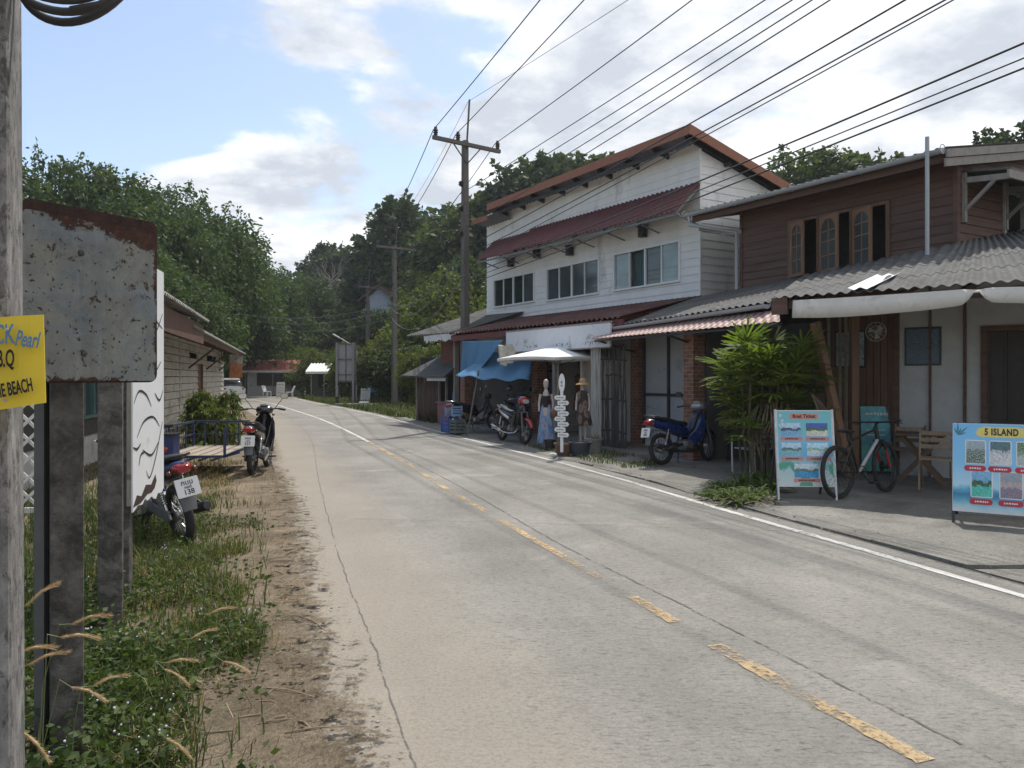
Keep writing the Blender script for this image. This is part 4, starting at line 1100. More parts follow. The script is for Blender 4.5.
def gutter(name, a, b, r, m, parent, M=None):
    g = MB(M=M); a = Vector(a); b = Vector(b); d = (b - a).normalized(); s = d.cross(Vector((0, 0, 1))).normalized()
    ring = lambda p, rr: [p + s * (rr * math.cos(t)) - Vector((0, 0, 1)) * (rr * math.sin(t)) for t in [math.pi * k / 8 for k in range(9)]]
    g.loft([ring(a, r), ring(b, r)], caps=False, closed=False); g.loft([ring(a, r - .006), ring(b, r - .006)], caps=False, closed=False)
    for p in (a, b): g.prism(ring(p, r), (0, 0, 0), tuple(d * .004))
    n = max(2, int((b - a).length / 1.2))
    for k in range(n + 1):
        p = a.lerp(b, k / n); g.torus(p, d, r + .004, .008, 16, 4)
    return g.build(name, m, parent, smooth=50)
PVC = mat('grey_pvc', (0.36, 0.38, 0.40), .45, var=.08)
gutter('gutter', (GX0 - .05, .62, zg(.62) - .02), (GX1 + .02, .62, zg(.62) - .02), .07, PVC, wo, MR)
mb = MB(M=MR); xdp = WX0 - .09; mb.tube([(GX0 + .08, .62, zg(.6) - .08), (GX0 + .08, .62, zg(.6) - .26), (xdp, WD - .07, zg(.6) - .5), (xdp, WD - .07, 3.2)], .04, 10); mb.build('downpipe', PVC, wo, smooth=50)
mb = MB(M=MR)                                                                        # braced arm at the left overhang
mb.beam((GX0 + .2, .8, 4.86), (WX0, WD, 4.72), .05, .08); mb.beam((WX0 - .02, WD - .02, 4.4), (GX0 + .45, 1.0, 4.84), .05, .05); mb.build('eave_brace', GWD, wo)
xa_ = fx(929, .55); mb = MB(M=MR); mb.tube([(xa_, .50, 3.3), (xa_, .50, 5.42)], .032, 10); mb.build('standpipe', PVC, wo, smooth=50)
# lower roofs
def courses(mbx, e0, e1, t1, t0, n, **k):
    e0, e1, t1, t0 = map(Vector, (e0, e1, t1, t0))
    nw = max(2, round((e1 - e0).length / k.pop('wave')))
    for j in range(n):
        a, b = j / n, min(1, (j + 1.12) / n); k['wave'] = (e1.lerp(t1, a) - e0.lerp(t0, a)).length / nw; up = Vector((0, 0, .007))
        corrugated(mbx, e0.lerp(t0, a) + up, e1.lerp(t1, a) + up, e1.lerp(t1, b), e0.lerp(t0, b), rows=1, **k)
ga0, ga1 = W(-.82, -.60, 2.72), W(5.27, -1.6, 2.80)
ta0, ta1 = W(fx(690, 1.3), 1.27, 3.41), W(fx(815, 1.3), 1.27, 3.60)
mb = MB(M=WOI); courses(mb, ga0, ga1, ta1, ta0, 3, wave=.18, amp=.018); mb.build('lower_roof', FIBRO, wo)
gutter('lower_gutter', W(-.86, -.66, 2.68), W(5.2, -1.66, 2.76), .065, PVC, wo, WOI)
E1 = Vector((3.78, 11.1, 2.74)); ED = Vector((2.27, -2.0, 0)) / 3.025
def E(t, dz=0, out=0): return E1 + ED * t + Vector((0, 0, dz)) + Vector((-ED.y, ED.x, 0)) * (-out)
Tc = W(WX1 + .05, 1.27, 3.80)
T1 = W(fx(808, 1.3), 1.27, 3.62)
T3 = W(WX1 + .05, 6.0, 4.75)
mb = MB(M=WOI); courses(mb, E(0), E(2.0), Tc, T1, 4, wave=.16, amp=.017, step=8)
courses(mb, E(2.0), E(6.4), T3, Tc, 4, wave=.16, amp=.017, step=8); mb.build('lower_roof', FIBRO, wo)
mb = MB(M=WOI); up_ = Vector((.66, .75, .23)); corrugated(mb, E(1.02, .05), E(1.34, .05), E(1.34, .065) + up_ * 1.3, E(1.02, .065) + up_ * 1.3, .16, .015, 2); mb.build('roof_patch', mat('bright_new_sheet', (.75, .76, .78), .5, var=.04), wo)
mb = MB(M=WOI); mb.beam(E(0.02, -.10, -.12), E(6.2, -.10, -.12), .05, .12); mb.beam(E(0.0, -.10, -.10), T1 - Vector((0, 0, .14)), .05, .12)
for k in range(5):
    t_ = .1 + .75 * k; a_ = E(t_, -.08, -.15); mb.beam(a_, a_ + Vector((.66, .75, .23)) * 2.6, .05, .09)
mb.build('roof_timbers', DKWOOD, wo)
mb = MB(M=WOI); mb.prism([E(-.05, .0, -.02), E(.18, .0, -.02), E(.18, -.24, -.02), E(-.05, -.24, -.02)], (0, 0, 0), (.03, .035, 0)); mb.build('eave_end_board', DKWOOD, wo)
# striped lean-to awning below the gutter
mb = MB(M=WOI); corrugated(mb, W(-.16, -1.12, 2.45), W(5.85, -2.12, 2.43), W(5.4, -1.62, 2.66), W(-.5, -.62, 2.64), .17, .006, 2, step=8)
sm, t, b = newmat('pink_striped_sheet'); v = coord(t, 'Object')
wv = t.nodes.new('ShaderNodeTexWave'); wv.wave_type = 'BANDS'; wv.bands_direction = 'X'; wv.inputs['Scale'].default_value = 1.86; wv.inputs['Distortion'].default_value = 0.0
mp = t.nodes.new('ShaderNodeMapping'); mp.inputs['Rotation'].default_value = (0, 0, R(9.4)); t.links.new(v, mp.inputs[0]); t.links.new(mp.outputs[0], wv.inputs['Vector'])
t.links.new(ramp_node(t, wv.outputs[1], [(.42, (.27, .14, .115)), (.52, (.46, .34, .30))]), b.inputs['Base Color']); b.inputs['Roughness'].default_value = .6
mb.build('striped_awning', sm, wo)
mb = MB(M=WOI); mb.beam(W(-.12, -1.06, 2.40), W(5.8, -2.05, 2.38), .035, .035)
for x, d in ((.1, -.25), (2.9, -.9)): mb.beam(W(x, d + .2, 2.15), W(x + .1, d - .9, 2.38), .035, .035)
mb.build('awning_frame', STEEL, wo)
# white cloth valance hung along the eave
mb = MB(M=WOI); n = 90; top_ = []; bot_ = []; r_ = random.Random(6)
for k in range(n + 1):
    t_ = .28 + 5.6 * k / n; wv_ = .005 * math.sin(t_ * 5.3) + .004 * math.sin(t_ * 13)
    g_ = math.exp(-((t_ - 2.55) / .09) ** 2)
    hh = .235 + .02 * math.sin(t_ * 1.9) - .15 * g_ - .05 * max(0, min(1, (t_ - 2.0))) 
    sg = .015 * math.sin(min(math.pi, (t_ - .28) / 2.27 * math.pi)) if t_ < 2.55 else .06 * math.sin((t_ - 2.55) / 1.6 * math.pi) ** 2
    top_.append(E(t_, -.055 - sg * .5 - .02 * g_, .02 + wv_ * .4)); bot_.append(E(t_, -.06 - sg - hh, .05 + wv_ + .02 * g_))
rings = []
for tp, bt in zip(top_, bot_):
    o_ = Vector((ED.y, -ED.x, 0)) * -.004
    md = tp.lerp(bt, .5) + Vector((ED.y, -ED.x, 0)) * .003
    rings.append([tp, md, bt, bt + Vector((-ED.y, ED.x, 0)) * .006, md + Vector((-ED.y, ED.x, 0)) * .006, tp + Vector((-ED.y, ED.x, 0)) * .006])
mb.loft(rings, True, True)
mb.build('cloth_valance', mat('dusty_white_cloth', (.60, .555, .49), .85, var=.1, scale=3, dirt=(.42, .38, .33), dirt_amt=.25), wo, smooth=180)
# ground-floor walls, posts and door of the shop
WA = Vector((4.6, 13.7, 0)); WDIR = Vector((.75, -.661, 0)); WIN = Vector((.661, .75, 0))
def S(t, z=0.0, out=0.0): return WA + WDIR * t - WIN * out + Vector((0, 0, z))
MS = WOI @ basis(WA, WDIR, WIN)
mb = MB(M=MS); 
for k in range(11): mb.box(.85 + .11 * k, .95 + .11 * k, 0.0, .03, 0, 3.15)
mb.box(.8, 2.06, .03, .06, 0, 3.15); mb.build('board_wall', mat('reddish_brown_boards', (.13, .07, .045), .7, var=.25, stretch=(3, 3, .4)), wo)
mb = MB(M=MS); siding(mb, 2.08, 6.5, .0, 3.1, .12, 0, .010, [(3.3, 4.35, 0, 2.3)]); mb.build('shop_wall', mat('grey_white_boards', (.46, .46, .45), .7, var=.1), wo)
mb = MB(M=MS); mb.box(2.03, 2.12, -.04, .06, 0, 3.1); mb.box(3.25, 3.33, -.05, .08, 0, 2.36); mb.box(4.32, 4.4, -.05, .08, 0, 2.36); mb.box(3.33, 4.32, -.05, .08, 2.28, 2.36); mb.box(2.55, 2.58, -.05, -.012, 0, 3.0); mb.box(3.02, 3.06, -.05, -.012, 0, 3.0)
mb.build('door_frame', DKWOOD, wo)
mb = MB(M=MS)
for k in range(4):
    x = 3.34 + .245 * k; mb.box(x, x + .235, .02 + .02 * (k % 2), .05 + .02 * (k % 2), .02, 2.27)
    mb.box(x + .04, x + .195, .005 + .02 * (k % 2), .022 + .02 * (k % 2), .15, 1.0); mb.box(x + .04, x + .195, .005 + .02 * (k % 2), .022 + .02 * (k % 2), 1.1, 2.15)
mb.build('folding_door', mat('dark_reddish_door', (.028, .017, .014), .5, var=.25), wo)
mb = MB(M=WOI); mb.beam(Vector((5.33, 12.0, 0)), Vector((5.33, 12.0, 3.0)), .12, .12); mb.build('post', MIDWOOD, wo, bevel=.01)
mb = MB(M=WOI); mb.beam(Vector((5.22, 11.85, 0)), P(815, 322, 11.4), .10, .13); mb.build('leaning_post', mat('pale_brown_timber', (.24, .14, .085), .75, var=.25, stretch=(3, 3, .5)), wo, bevel=.01)
mb = MB(M=WOI)
for (px, Y_, z1) in ((829, 12.6, 2.9), (840, 12.8, 2.9), (846, 12.4, 2.9)): mb.tube([P(px, 470, Y_) * 1.0, Vector((P(px, 470, Y_).x, Y_, z1))], .03, 8)
mb.build('bamboo_poles', mat('grey_bamboo', (.20, .17, .12), .7, var=.25), wo, smooth=50)
# dim bay between the brick pier and the shop
mb = MB(M=MR); m_ = 1.28
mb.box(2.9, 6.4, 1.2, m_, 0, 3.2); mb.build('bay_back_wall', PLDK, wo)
p3x, p3d = 2.95, -1.05
mb = MB(M=MR); mb.box(p3x - .13, p3x + .13, p3d - .14, p3d + .16, 0, 2.62); mb.build('brick_pier', BRICK, wo, bevel=.006)
mb = MB(M=MR); mb.box(p3x + .02, p3x + .14, p3d + .2, 1.2, 0, 2.62); mb.build('bay_side_wall', PLDK, wo)
mb = MB(M=MR); mb.box(3.35, 3.43, -.6, -.5, 0, 2.6); mb.box(3.43, 5.2, -.58, -.53, 2.05, 2.5); mb.build('bay_frame', STEEL, wo)
mb = MB(M=MR); mb.box(3.5, 5.0, -.50, -.47, 2.06, 2.42); mb.build('yellow_banner', mat('dull_yellow_vinyl', (.42, .27, .03), .6), wo)

# ------------------------------------------------------------------ grey-roofed shack left of the white house
sk = thing('roadside_shack', 'brown patched shack with dull grey roof, tarpaulin wall and pink counter beside the power pole', 'shack', W(-10.2, 0), ROWANG)
MK = Matrix.Translation((10.2, 0, 0))
kx = lambda px, d: fx(px, d)
TARP = mat('brown_tarpaulin', (.10, .066, .052), .85, var=.2, scale=3, stretch=(3, 3, .4), bump=.3, bscale=5)
mb = MB(M=MK); e0, e1 = kx(407, -.6), kx(458, -.6)
courses(mb, (e0, -.6, 3.05), (e1, -.6, 2.98), (e1 + 1.2, 4.2, 4.55), (e0 + .2, 4.2, 4.7), 5, wave=.19, amp=.028); mb.build('roof', FIBRO, sk)
mb = MB(M=MK); n = 60; r_ = random.Random(2)
for k in range(16):
    x = kx(424, -.62) + (e1 - kx(424, -.62)) * k / 16; mb.prism([(x, -.63, 2.98), (x + .2, -.63, 2.98), (x + .18, -.63, 2.78 + r_.uniform(-.04, .05)), (x + .03, -.63, 2.76 + r_.uniform(-.04, .05))], (0, 0, 0), (0, .006, 0))
mb.build('torn_plastic_fringe', mat('torn_white_plastic', (.6, .6, .58), .6), sk)
mb = MB(M=MK); x0, x1 = kx(443, .1), kx(459, .1); mb.box(x0, x1, .06, .12, 1.85, 3.0)
for k in range(8): mb.box(x0 + (x1 - x0) * k / 8, x0 + (x1 - x0) * (k + .92) / 8, .02, .06, 1.85, 3.0)
mb.build('upper_boards', mat('red_brown_boards', (.15, .062, .045), .8, var=.25), sk)
mb = MB(M=MK); xa, xb, xc = kx(417, .0), kx(440, .0), kx(459, .0)
n = 24; rings = []
for k in range(n + 1):
    x = xa + (xb - xa) * k / n; rings.append([(x, .0 + .05 * math.sin(k * 1.1), 1.62 + .05 * math.sin(k)), (x, -.03 + .06 * math.sin(k * 1.3), .9), (x, .02 + .06 * math.sin(k * .9), .02), (x, .04 + .06 * math.sin(k * .9), .02), (x, .0 + .06 * math.sin(k * 1.3), .9), (x, .03 + .05 * math.sin(k * 1.1), 1.62 + .05 * math.sin(k))])
mb.loft(rings); mb.build('tarpaulin_wall', TARP, sk, smooth=180)
mb = MB(M=MK)
mb.add([(xa - .3, -.5, 1.62), (xc, -.55, 1.58), (xc, .5, 2.35), (xa + 1.1, .5, 2.35), (xa - .3, -.5, 1.66), (xc, -.55, 1.62), (xc, .5, 2.39), (xa + 1.1, .5, 2.39)], MB.BF)
mb.build('lean_to_roof', mat('grey_black_sheeting', (.075, .075, .07), .8, var=.3), sk)
for px in (417.5, 440, 447): mb = MB(M=MK); mb.beam((kx(px, 0), -.02, 0), (kx(px, 0), -.02, 1.62), .07, .07); mb.build('post', PALEWOOD, sk)
mb = MB(M=MK); mb.beam((xc - .02, -.1, 0), (xc - .02, -.1, 3.0), .14, .14); mb.build('post', PALEWOOD, sk)
mb = MB(M=MK); mb.box(xa, xc - .2, 1.6, 1.66, 0, 2.9); mb.box(xc - .15, xc - .1, .2, 1.6, 0, 2.9); mb.box(xa, xa + .05, .1, 1.6, 0, 2.3); mb.build('back_wall', PLDK, sk)
mb = MB(M=MK); mb.box(xb + .05, xc - .25, -.12, .15, .05, .72); mb.box(xb, xc - .2, -.18, .2, .72, .76); mb.build('counter', mat('faded_pink_panel', (.30, .14, .14), .7, var=.2), sk)
mb = MB(M=MK); n = 14; x0 = xb - .1
for k in range(n): 
    x = x0 + (xc - .1 - x0) * k / n; mb.prism([(x, -.45, 1.58), (x + .14, -.45, 1.58), (x + .12, -.47, 1.47), (x + .02, -.47, 1.47)], (0, 0, 0), (0, .005, 0))
mb.build('white_fringe', mat('white_fringe_cloth', (.62, .62, .6), .8), sk)

# ------------------------------------------------------------------ left side houses
LO = Vector((-10.1, 23, 0)); LANG = math.atan2(.964, -.265)
sh_ = thing('siding_house', 'low whitish boarded house with a long overhanging corrugated eave on the left roadside', 'house', LO, LANG)
LWALL = mat('aged_white_boards', (.52, .50, .45), .8, var=.14, scale=2, stretch=(.6, .6, 2), dirt=(.25, .21, .17), dirt_amt=.35, dirt_scale=1.4)
mb = MB(); ops = [(5.6, 6.9, .3, 2.1), (3.2, 5.4, 2.25, 2.45), (8.2, 12.0, 2.25, 2.5)]
siding(mb, -2.2, 15.2, .3, 2.95, .22, 0, .032, ops, gap=.022); mb.box(-2.2, 15.2, .0, .06, -.1, .3); mb.build('front_wall', LWALL, sh_)
mb = MB(M=Matrix.Translation((-2.2, 0, 0)) @ Matrix.Rotation(R(-90), 4, 'Z')); siding(mb, -6, 0, .0, 3.6, .22, 0, .015); mb.build('side_wall', LWALL, sh_)
mb = MB(M=Matrix.Translation((15.2, 0, 0)) @ Matrix.Rotation(R(90), 4, 'Z')); siding(mb, 0, 6, .0, 3.4, .22, 0, .015); mb.build('side_wall', LWALL, sh_)
mb = MB(); mb.box(-2.1, 5.4, .032, .06, .3, 2.2); mb.box(7.1, 15.1, .032, .06, .3, 2.2); mb.box(-2.1, 15.1, .4, .45, 0, 2.9); mb.build('inner_wall', PLDK, sh_)  # thin dark sheets close behind the boards colour their gaps as shade lines
mb = MB(); mb.box(5.62, 6.88, .05, .09, .3, 2.08); mb.box(5.55, 5.62, -.03, .08, .3, 2.15); mb.box(6.88, 6.95, -.03, .08, .3, 2.15); mb.build('door', MIDWOOD, sh_)
for x in (-2.1, 1.0, 8.0, 15.1): 
    m = MB(); m.box(x, x + .1, -.035, -.018, .25, 2.9); m.build('cover_strip', LWALL, sh_)
mb = MB(); courses(mb, (-6.9, -1.42, 2.70), (14.6, -1.10, 2.70), (14.6, 5.5, 4.5), (-6.9, 5.5, 4.5), 5, wave=.19, amp=.03); mb.build('roof', mat('weathered_pale_roof', (.30, .29, .27), .85, var=.25, dirt=(.12, .11, .10), dirt_amt=.4), sh_)
mb = MB()
for k in range(15):
    x = -6.6 + 1.5 * k; mb.beam((x, -.98, 2.60), (x, 3, 3.7), .05, .1)
mb.beam((-6.9, -1.3, 2.58), (14.6, -1.0, 2.58), .05, .09)
for x in (3, 8, 13): mb.beam((x, -.02, 1.9), (x, -.8, 2.55), .06, .06)
mb.build('rafters', DKWOOD, sh_)
ns = thing('dark_shophouse', 'dark shuttered lean-to house behind the signs with a white base wall and rust-brown eave board', 'house', Vector((-7.0, 11.7, 0)), LANG)
MN = Matrix.Translation((11.7, 0, 0))
mb = MB(M=MN); siding(mb, -14.5, -2.3, .5, 2.9, .2, .05, .012, [(-9.9, -8.5, .9, 2.2)]); mb.build('front_wall', mat('dark_grey_boards', (.075, .07, .066), .8, var=.25), ns)
mb = MB(M=MN); mb.box(-14.5, -2.3, -.05, .05, -.1, .55); mb.build('base_wall', mat('white_base_plaster', (.55, .54, .52), .8, dirt=(.3, .28, .25), dirt_amt=.4), ns)
mb = MB(M=MN @ Matrix.Translation((-14.5, 0, 0)) @ Matrix.Rotation(R(-90), 4, 'Z')); siding(mb, -5, -.05, 0, 4.6, .2, 0, .012, (), .03, lambda a: 2.85 + .30 * (-a)); mb.build('side_wall', bpy.data.materials['dark_grey_boards'], ns)
mb = MB(M=MN); mb.box(-9.9, -8.5, .3, .35, .8, 2.3); mb.build('inner_wall', PLDK, ns)
TEAL = mat('teal_painted_frame', (.10, .20, .20), .6)
mb = MB(M=MN)
for x in (-9.9, -9.25, -8.56): mb.box(x, x + .06, -.02, .1, .9, 2.2)
mb.box(-9.9, -8.5, -.02, .1, .86, .92); mb.box(-9.9, -8.5, -.02, .1, 2.17, 2.23); wi = mb.build('window', TEAL, ns)
mb = MB(M=MN); mb.box(-9.84, -9.25, .05, .056, .92, 2.17); mb.box(-9.19, -8.56, .05, .056, .92, 2.17); mb.build('pane', GL_M, wi)
mb = MB(M=MN); courses(mb, (-14.5, -1.56, 2.95), (-4.7, -1.50, 2.95), (-4.7, 5, 4.9), (-14.5, 5, 4.9), 4, wave=.19, amp=.03); mb.build('roof', bpy.data.materials['weathered_pale_roof'], ns)
mb = MB(M=MN); mb.box(-14.4, -4.8, -1.38, -1.35, 2.40, 2.84); mb.build('eave_board', mat('rust_brown_sheet', (.12, .062, .045), .7, var=.3, dirt=(.07, .045, .035), dirt_amt=.4), ns)
mb = MB(M=MN)
for k in range(9): mb.beam((-14 + 1.1 * k, -.88, 2.82), (-14 + 1.1 * k, 3, 4.1), .05, .1)
mb.build('rafters', DKWOOD, ns)

# ------------------------------------------------------------------ small buildings far down the road
RED = mat('faded_red_sheet', (.36, .10, .08), .6, var=.2); WSH = mat('white_sheet_roof', (.7, .7, .68), .6, var=.08)
def far_shop(name, label, px0, px1, Y, zroof, zr2, roofm, wallm, depth=4.0, open_=(.15, .75), rzd=8, group=None):
    a = P(px0, HY, Y); bq = P(px1, HY, Y); w_ = (bq - a).length
    o = thing(name, label, 'shop', ((a.x + bq.x) / 2, Y, 0), R(rzd), group); h = w_ / 2
    m = MB(); m.box(-h, h, depth - .1, depth, 0, zr2 - .2); m.box(-h, -h + .1, .6, depth - .1, 0, zroof); m.box(h - .1, h, .6, depth - .1, 0, zroof); m.box(-h + .1, h - .1, .6, .7, 0, .8)
    m.box(-h + .1, -h + .1 + open_[0] * w_, .6, .7, .8, zroof); m.box(-h + open_[1] * w_, h - .1, .6, .7, .8, zroof); m.build('wall', wallm, o)
    m = MB(); corrugated(m, (-h - .4, -.5, zroof), (h + .4, -.5, zroof), (h + .4, depth + .3, zr2), (-h - .4, depth + .3, zr2), .25, .03, 2); m.build('roof', roofm, o)
    for x in (-h, 0, h): m = MB(); m.beam((x, -.3, 0), (x, -.3, zroof), .08, .08); m.build('post', PALEWOOD, o)
    m = MB(); m.box(-h - .4, h + .4, -.53, -.50, zroof - .16, zroof + .02); m.build('eave_board', WSH, o)
    return o
far_shop('bend_shop', 'low open shop with faded red roof and white eave at the bend of the road', 247, 300, 68, 2.15, 3.2, RED, PLAST)
far_shop('food_stall', 'small dark stall with a white canopy left of the back of the road sign', 312, 337, 59, 2.0, 2.7, WSH, PLDK, 3.0)
o = thing('hillside_house', 'small pale blue house with a brown gabled roof among the trees on the hill', 'house', (P(386, HY, 74).x + .3, 74, 3.9), R(-20))
m = MB(); m.box(-1.4, 1.4, -2, 2, -4, 5.0); m.prism([(-1.4, -2, 5.0), (1.4, -2, 5.0), (0, -2, 6.0)], (0, .01, 0), (0, 3.99, 0)); m.build('wall', mat('pale_blue_plaster', (.38, .43, .50), .8), o)
m = MB()
for s_ in (-1, 1): m.add([(0, -2.5, 6.15), (s_ * 2.0, -2.5, 4.75), (s_ * 2.0, 2.5, 4.75), (0, 2.5, 6.15), (0, -2.5, 6.27), (s_ * 2.0, -2.5, 4.87), (s_ * 2.0, 2.5, 4.87), (0, 2.5, 6.27)], MB.BF)
m.build('roof', mat('brown_far_roof', (.13, .085, .065), .8), o)
m = MB(); m.box(-.5, .5, -2.06, -2.0, 2.4, 3.6); m.build('window', GL_D, o)
# ================================================================== POLES AND WIRES
POLEC = mat('weathered_concrete_pole', (.13, .12, .108), .9, var=.2, scale=3, stretch=(2, 2, .3), dirt=(.09, .082, .072), dirt_amt=.5, bump=.5, bscale=30)
INSUL = mat('brown_insulator', (.045, .035, .032), .3)
WIRE = mat('black_cable', (.02, .02, .022), .5)
def power_pole(label, loc, H, ang, r0=.125, r1=.085, arm=1.28, rod=True, group='concrete power poles along the road', detail=True):
    o = thing('power_pole', label, 'power pole', loc, ang, group)
    m = MB(); a, b_ = r0, r1
    m.add([(-a, -a, -.1), (a, -a, -.1), (a, a, -.1), (-a, a, -.1), (-b_, -b_, H), (b_, -b_, H), (b_, b_, H), (-b_, b_, H)], MB.BF); m.build('pole', POLEC, o, bevel=.015)
    m = MB(); m.box(-arm, arm, -r1 - .11, -r1 - .005, H - .22, H - .10); m.build('cross_arm', POLEC, o, bevel=.008)
    m = MB(); m.beam((-.5, -r1 - .03, H - .22), (-.02, -r1 - .03, H - .75), .03, .03); m.beam((.5, -r1 - .03, H - .22), (.02, -r1 - .03, H - .75), .03, .03); m.build('arm_brace', STEEL, o)
    for x in (-arm + .10, -.36, arm - .10):
        m = MB(); m.lathe([(.02, -.10), (.035, 0), (.07, .03), (.05, .07), (.085, .10), (.05, .14), (.085, .17), (.05, .22), (.05, .27), (.02, .29)], (x, -r1 - .055, H - .10), n=12); m.build('insulator', INSUL, o, smooth=40)
    if rod:
        m = MB(); m.beam((r1 * .6, 0, H - .35), (r1 * .6 + .12, 0, H + 1.35), .045, .045); m.build('earth_rod', POLEC, o)
    for z in (H - 1.4, H - 2.2, H - 3.0):
        m = MB(); m.lathe([(.05, -.06), (.07, -.03), (.04, 0), (.07, .03), (.05, .06)], (-r1 - .09, 0, z), n=10); m.box(-r1 - .1, -r1 + .02, -.015, .015, z - .09, z + .09); m.build('spool_insulator', INSUL, o, smooth=40)
    return o
PM = Vector((-1.50, 24.6, 0)); PH = 9.15; PANG = R(37)
power_pole('tall concrete power pole with three insulators standing in front of the white house', PM, PH, PANG)
P2 = Vector((-6.72, 44, 0)); power_pole('second concrete power pole beyond the grey shack, before the hill', P2, 9.1, R(35), .14, .10, 1.2)
P3 = Vector((-11.7, 62.5, 0)); power_pole('farthest slim power pole beside the small hillside house', P3, 9.0, R(50), .14, .10, 1.1)
PN = Vector((12.2, -12.5, 0))             # next pole of the line stands behind the camera
def arm_pt(base, ang, x, H): return base + Vector((math.cos(ang) * x, math.sin(ang) * x, H))
CABN = [0]
WIREB = mat('bluish_cable', (.10, .16, .20), .5)
def cable(a, b, sag, r, label, group, n=26, m_=None):
    a = Vector(a); b = Vector(b); m = MB()
    mid = (a + b) / 2
    pts = [(a.lerp(b, k / n) - Vector((0, 0, 4 * sag * (k / n) * (1 - k / n))) - mid) for k in range(n + 1)]
    m.tube(pts, r, 6); o = m.build('overhead_cable', m_ or WIRE, None, smooth=180); o.location = mid
    return tag(o, label, 'cable', group)
def cable_px(s, pxy, lift, r, label, group, sag=0.0):
    """cable from s along the street that crosses the line of sight through pxy"""
    tgt = PN + lift; d = Vector((tgt.x - s.x, tgt.y - s.y, 0)); k = (pxy[0] - 512) / F
    # ray x=kY meets the vertical plane through s along d
    u = (k * s.y - s.x) / (d.x - k * d.y); q = s + d * u; z = EYE + (HY - pxy[1]) / F * q.y
    e = s + d * 1.0; z1 = s.z + (z - s.z) / u
    if sag:                                                     # sagging span still passes the same point
        z1 = s.z + (z + 4 * sag * u * (1 - u) - s.z) / u
    return cable(s, (e.x, e.y, z1), sag, r, label, group)
WG = 'overhead power cables along the street'
tops = [arm_pt(PM, PANG, x, PH + .12) for x in (-1.18, -.36, 1.18)]
cable_px(tops[0], (540, 0), Vector((-1.2, -.6, 0)), .013, 'upper power cable from the left insulator of the main pole', WG, .3)
cable_px(tops[1], (584, 0), Vector((-.3, -.2, 0)), .013, 'upper power cable from the middle insulator of the main pole', WG, .3)
cable_px(tops[2], (692, 0), Vector((1.2, .6, 0)), .013, 'upper power cable from the right insulator of the main pole', WG, .3)
cable_px(PM + Vector((.1, 0, 10.4)), (628, 0), Vector((.4, 0, 0)), .006, 'thin upper earth wire from the rod of the main pole', WG, .2)
t2 = [arm_pt(P2, R(35), x, 9.2) for x in (-1.1, -.36, 1.1)]; t3 = [arm_pt(P3, R(50), x, 9.1) for x in (-1.0, -.3, 1.0)]
for i in range(3):
    cable(tops[i], t2[i], .35, .013, 'upper power cable between the main pole and the second pole', WG)
    cable(t2[i], t3[i], .3, .013, 'upper power cable between the second and the farthest pole', WG)
cable(PM + Vector((.1, 0, 10.4)), P2 + Vector((.1, 0, 10.3)), .3, .006, 'thin earth wire between the main pole and the second pole', WG)
GA = 'bundle of four low-voltage cables in front of the white house'
for i, (x0, px) in enumerate(((7.75, 765), (7.35, 792), (6.95, 812), (6.6, 830))):
    s = PM + Vector((-.18, -.1, x0 - .35)); cable_px(s, (px, 0), Vector((.4, .2, 0)), .010, 'low-voltage cable of a parallel bundle rising from the main pole past the white house', GA, .25)
    cable(s, P2 + Vector((-.15, -.1, x0)), .35, .010, 'low-voltage cable between the main pole and the second pole', 'low-voltage cables beyond the main pole')
GB = 'telephone cables crossing the house fronts'
for i, (z0, p_, r_) in enumerate(((5.6, (905, 0), .012), (5.35, (945, 0), .011), (5.15, (935, 10), .009), (4.75, (1024, 43), .013), (4.6, (1024, 58), .009), (4.45, (1024, 68), .012))):
    s = PM + Vector((-.16, -.14, z0)); cable_px(s, p_, Vector((.9 + .2 * i, .4, 0)), r_, ['thick telephone cable crossing the upper windows of the white house', 'thin telephone cable crossing the front of the wooden house'][i > 2], GB, .3)
for i, z0 in enumerate((5.5, 5.2, 4.7)):
    cable(PM + Vector((-.16, -.1, z0)), P2 + Vector((-.15, -.1, z0 + .3)), .7 + .2 * i, .013, 'telephone cable sagging between the main pole and the second pole', 'telephone cables beyond the main pole', m_=WIREB)
    cable(P2 + Vector((-.15, -.1, z0 + .3)), (-15.5 + i * .4, 44 + i, 5.2 - .3 * i), .5, .010, 'bluish service cable running from the second pole to the trees on the left', 'service cables to the left houses', m_=WIREB)
cable(arm_pt(PM, PANG, 1.0, 8.0), P2 + Vector((.1, -.1, 6.9)), 1.0, .012, 'pale slack cable hanging between the main pole and the second pole', WG)
# curved street lamp arm far down the road
o = thing('street_lamp', 'slim street lamp on a slanted arm above the back of the road sign', 'street lamp', (-10.1, 50, 0))
m = MB(); m.tube([(0, 0, 0), (0, 0, 3.3), (-.2, 0, 3.6), (-1.1, 0, 4.15)], [.05, .045, .035, .03], 8); m.build('lamp_post', ZINC, o, smooth=60)
m = MB(); m.obox((-1.3, 0, 4.25), (.55, .16, .09), (0, R(30), 0)); m.build('lamp_head', ZINC, o, bevel=.02)

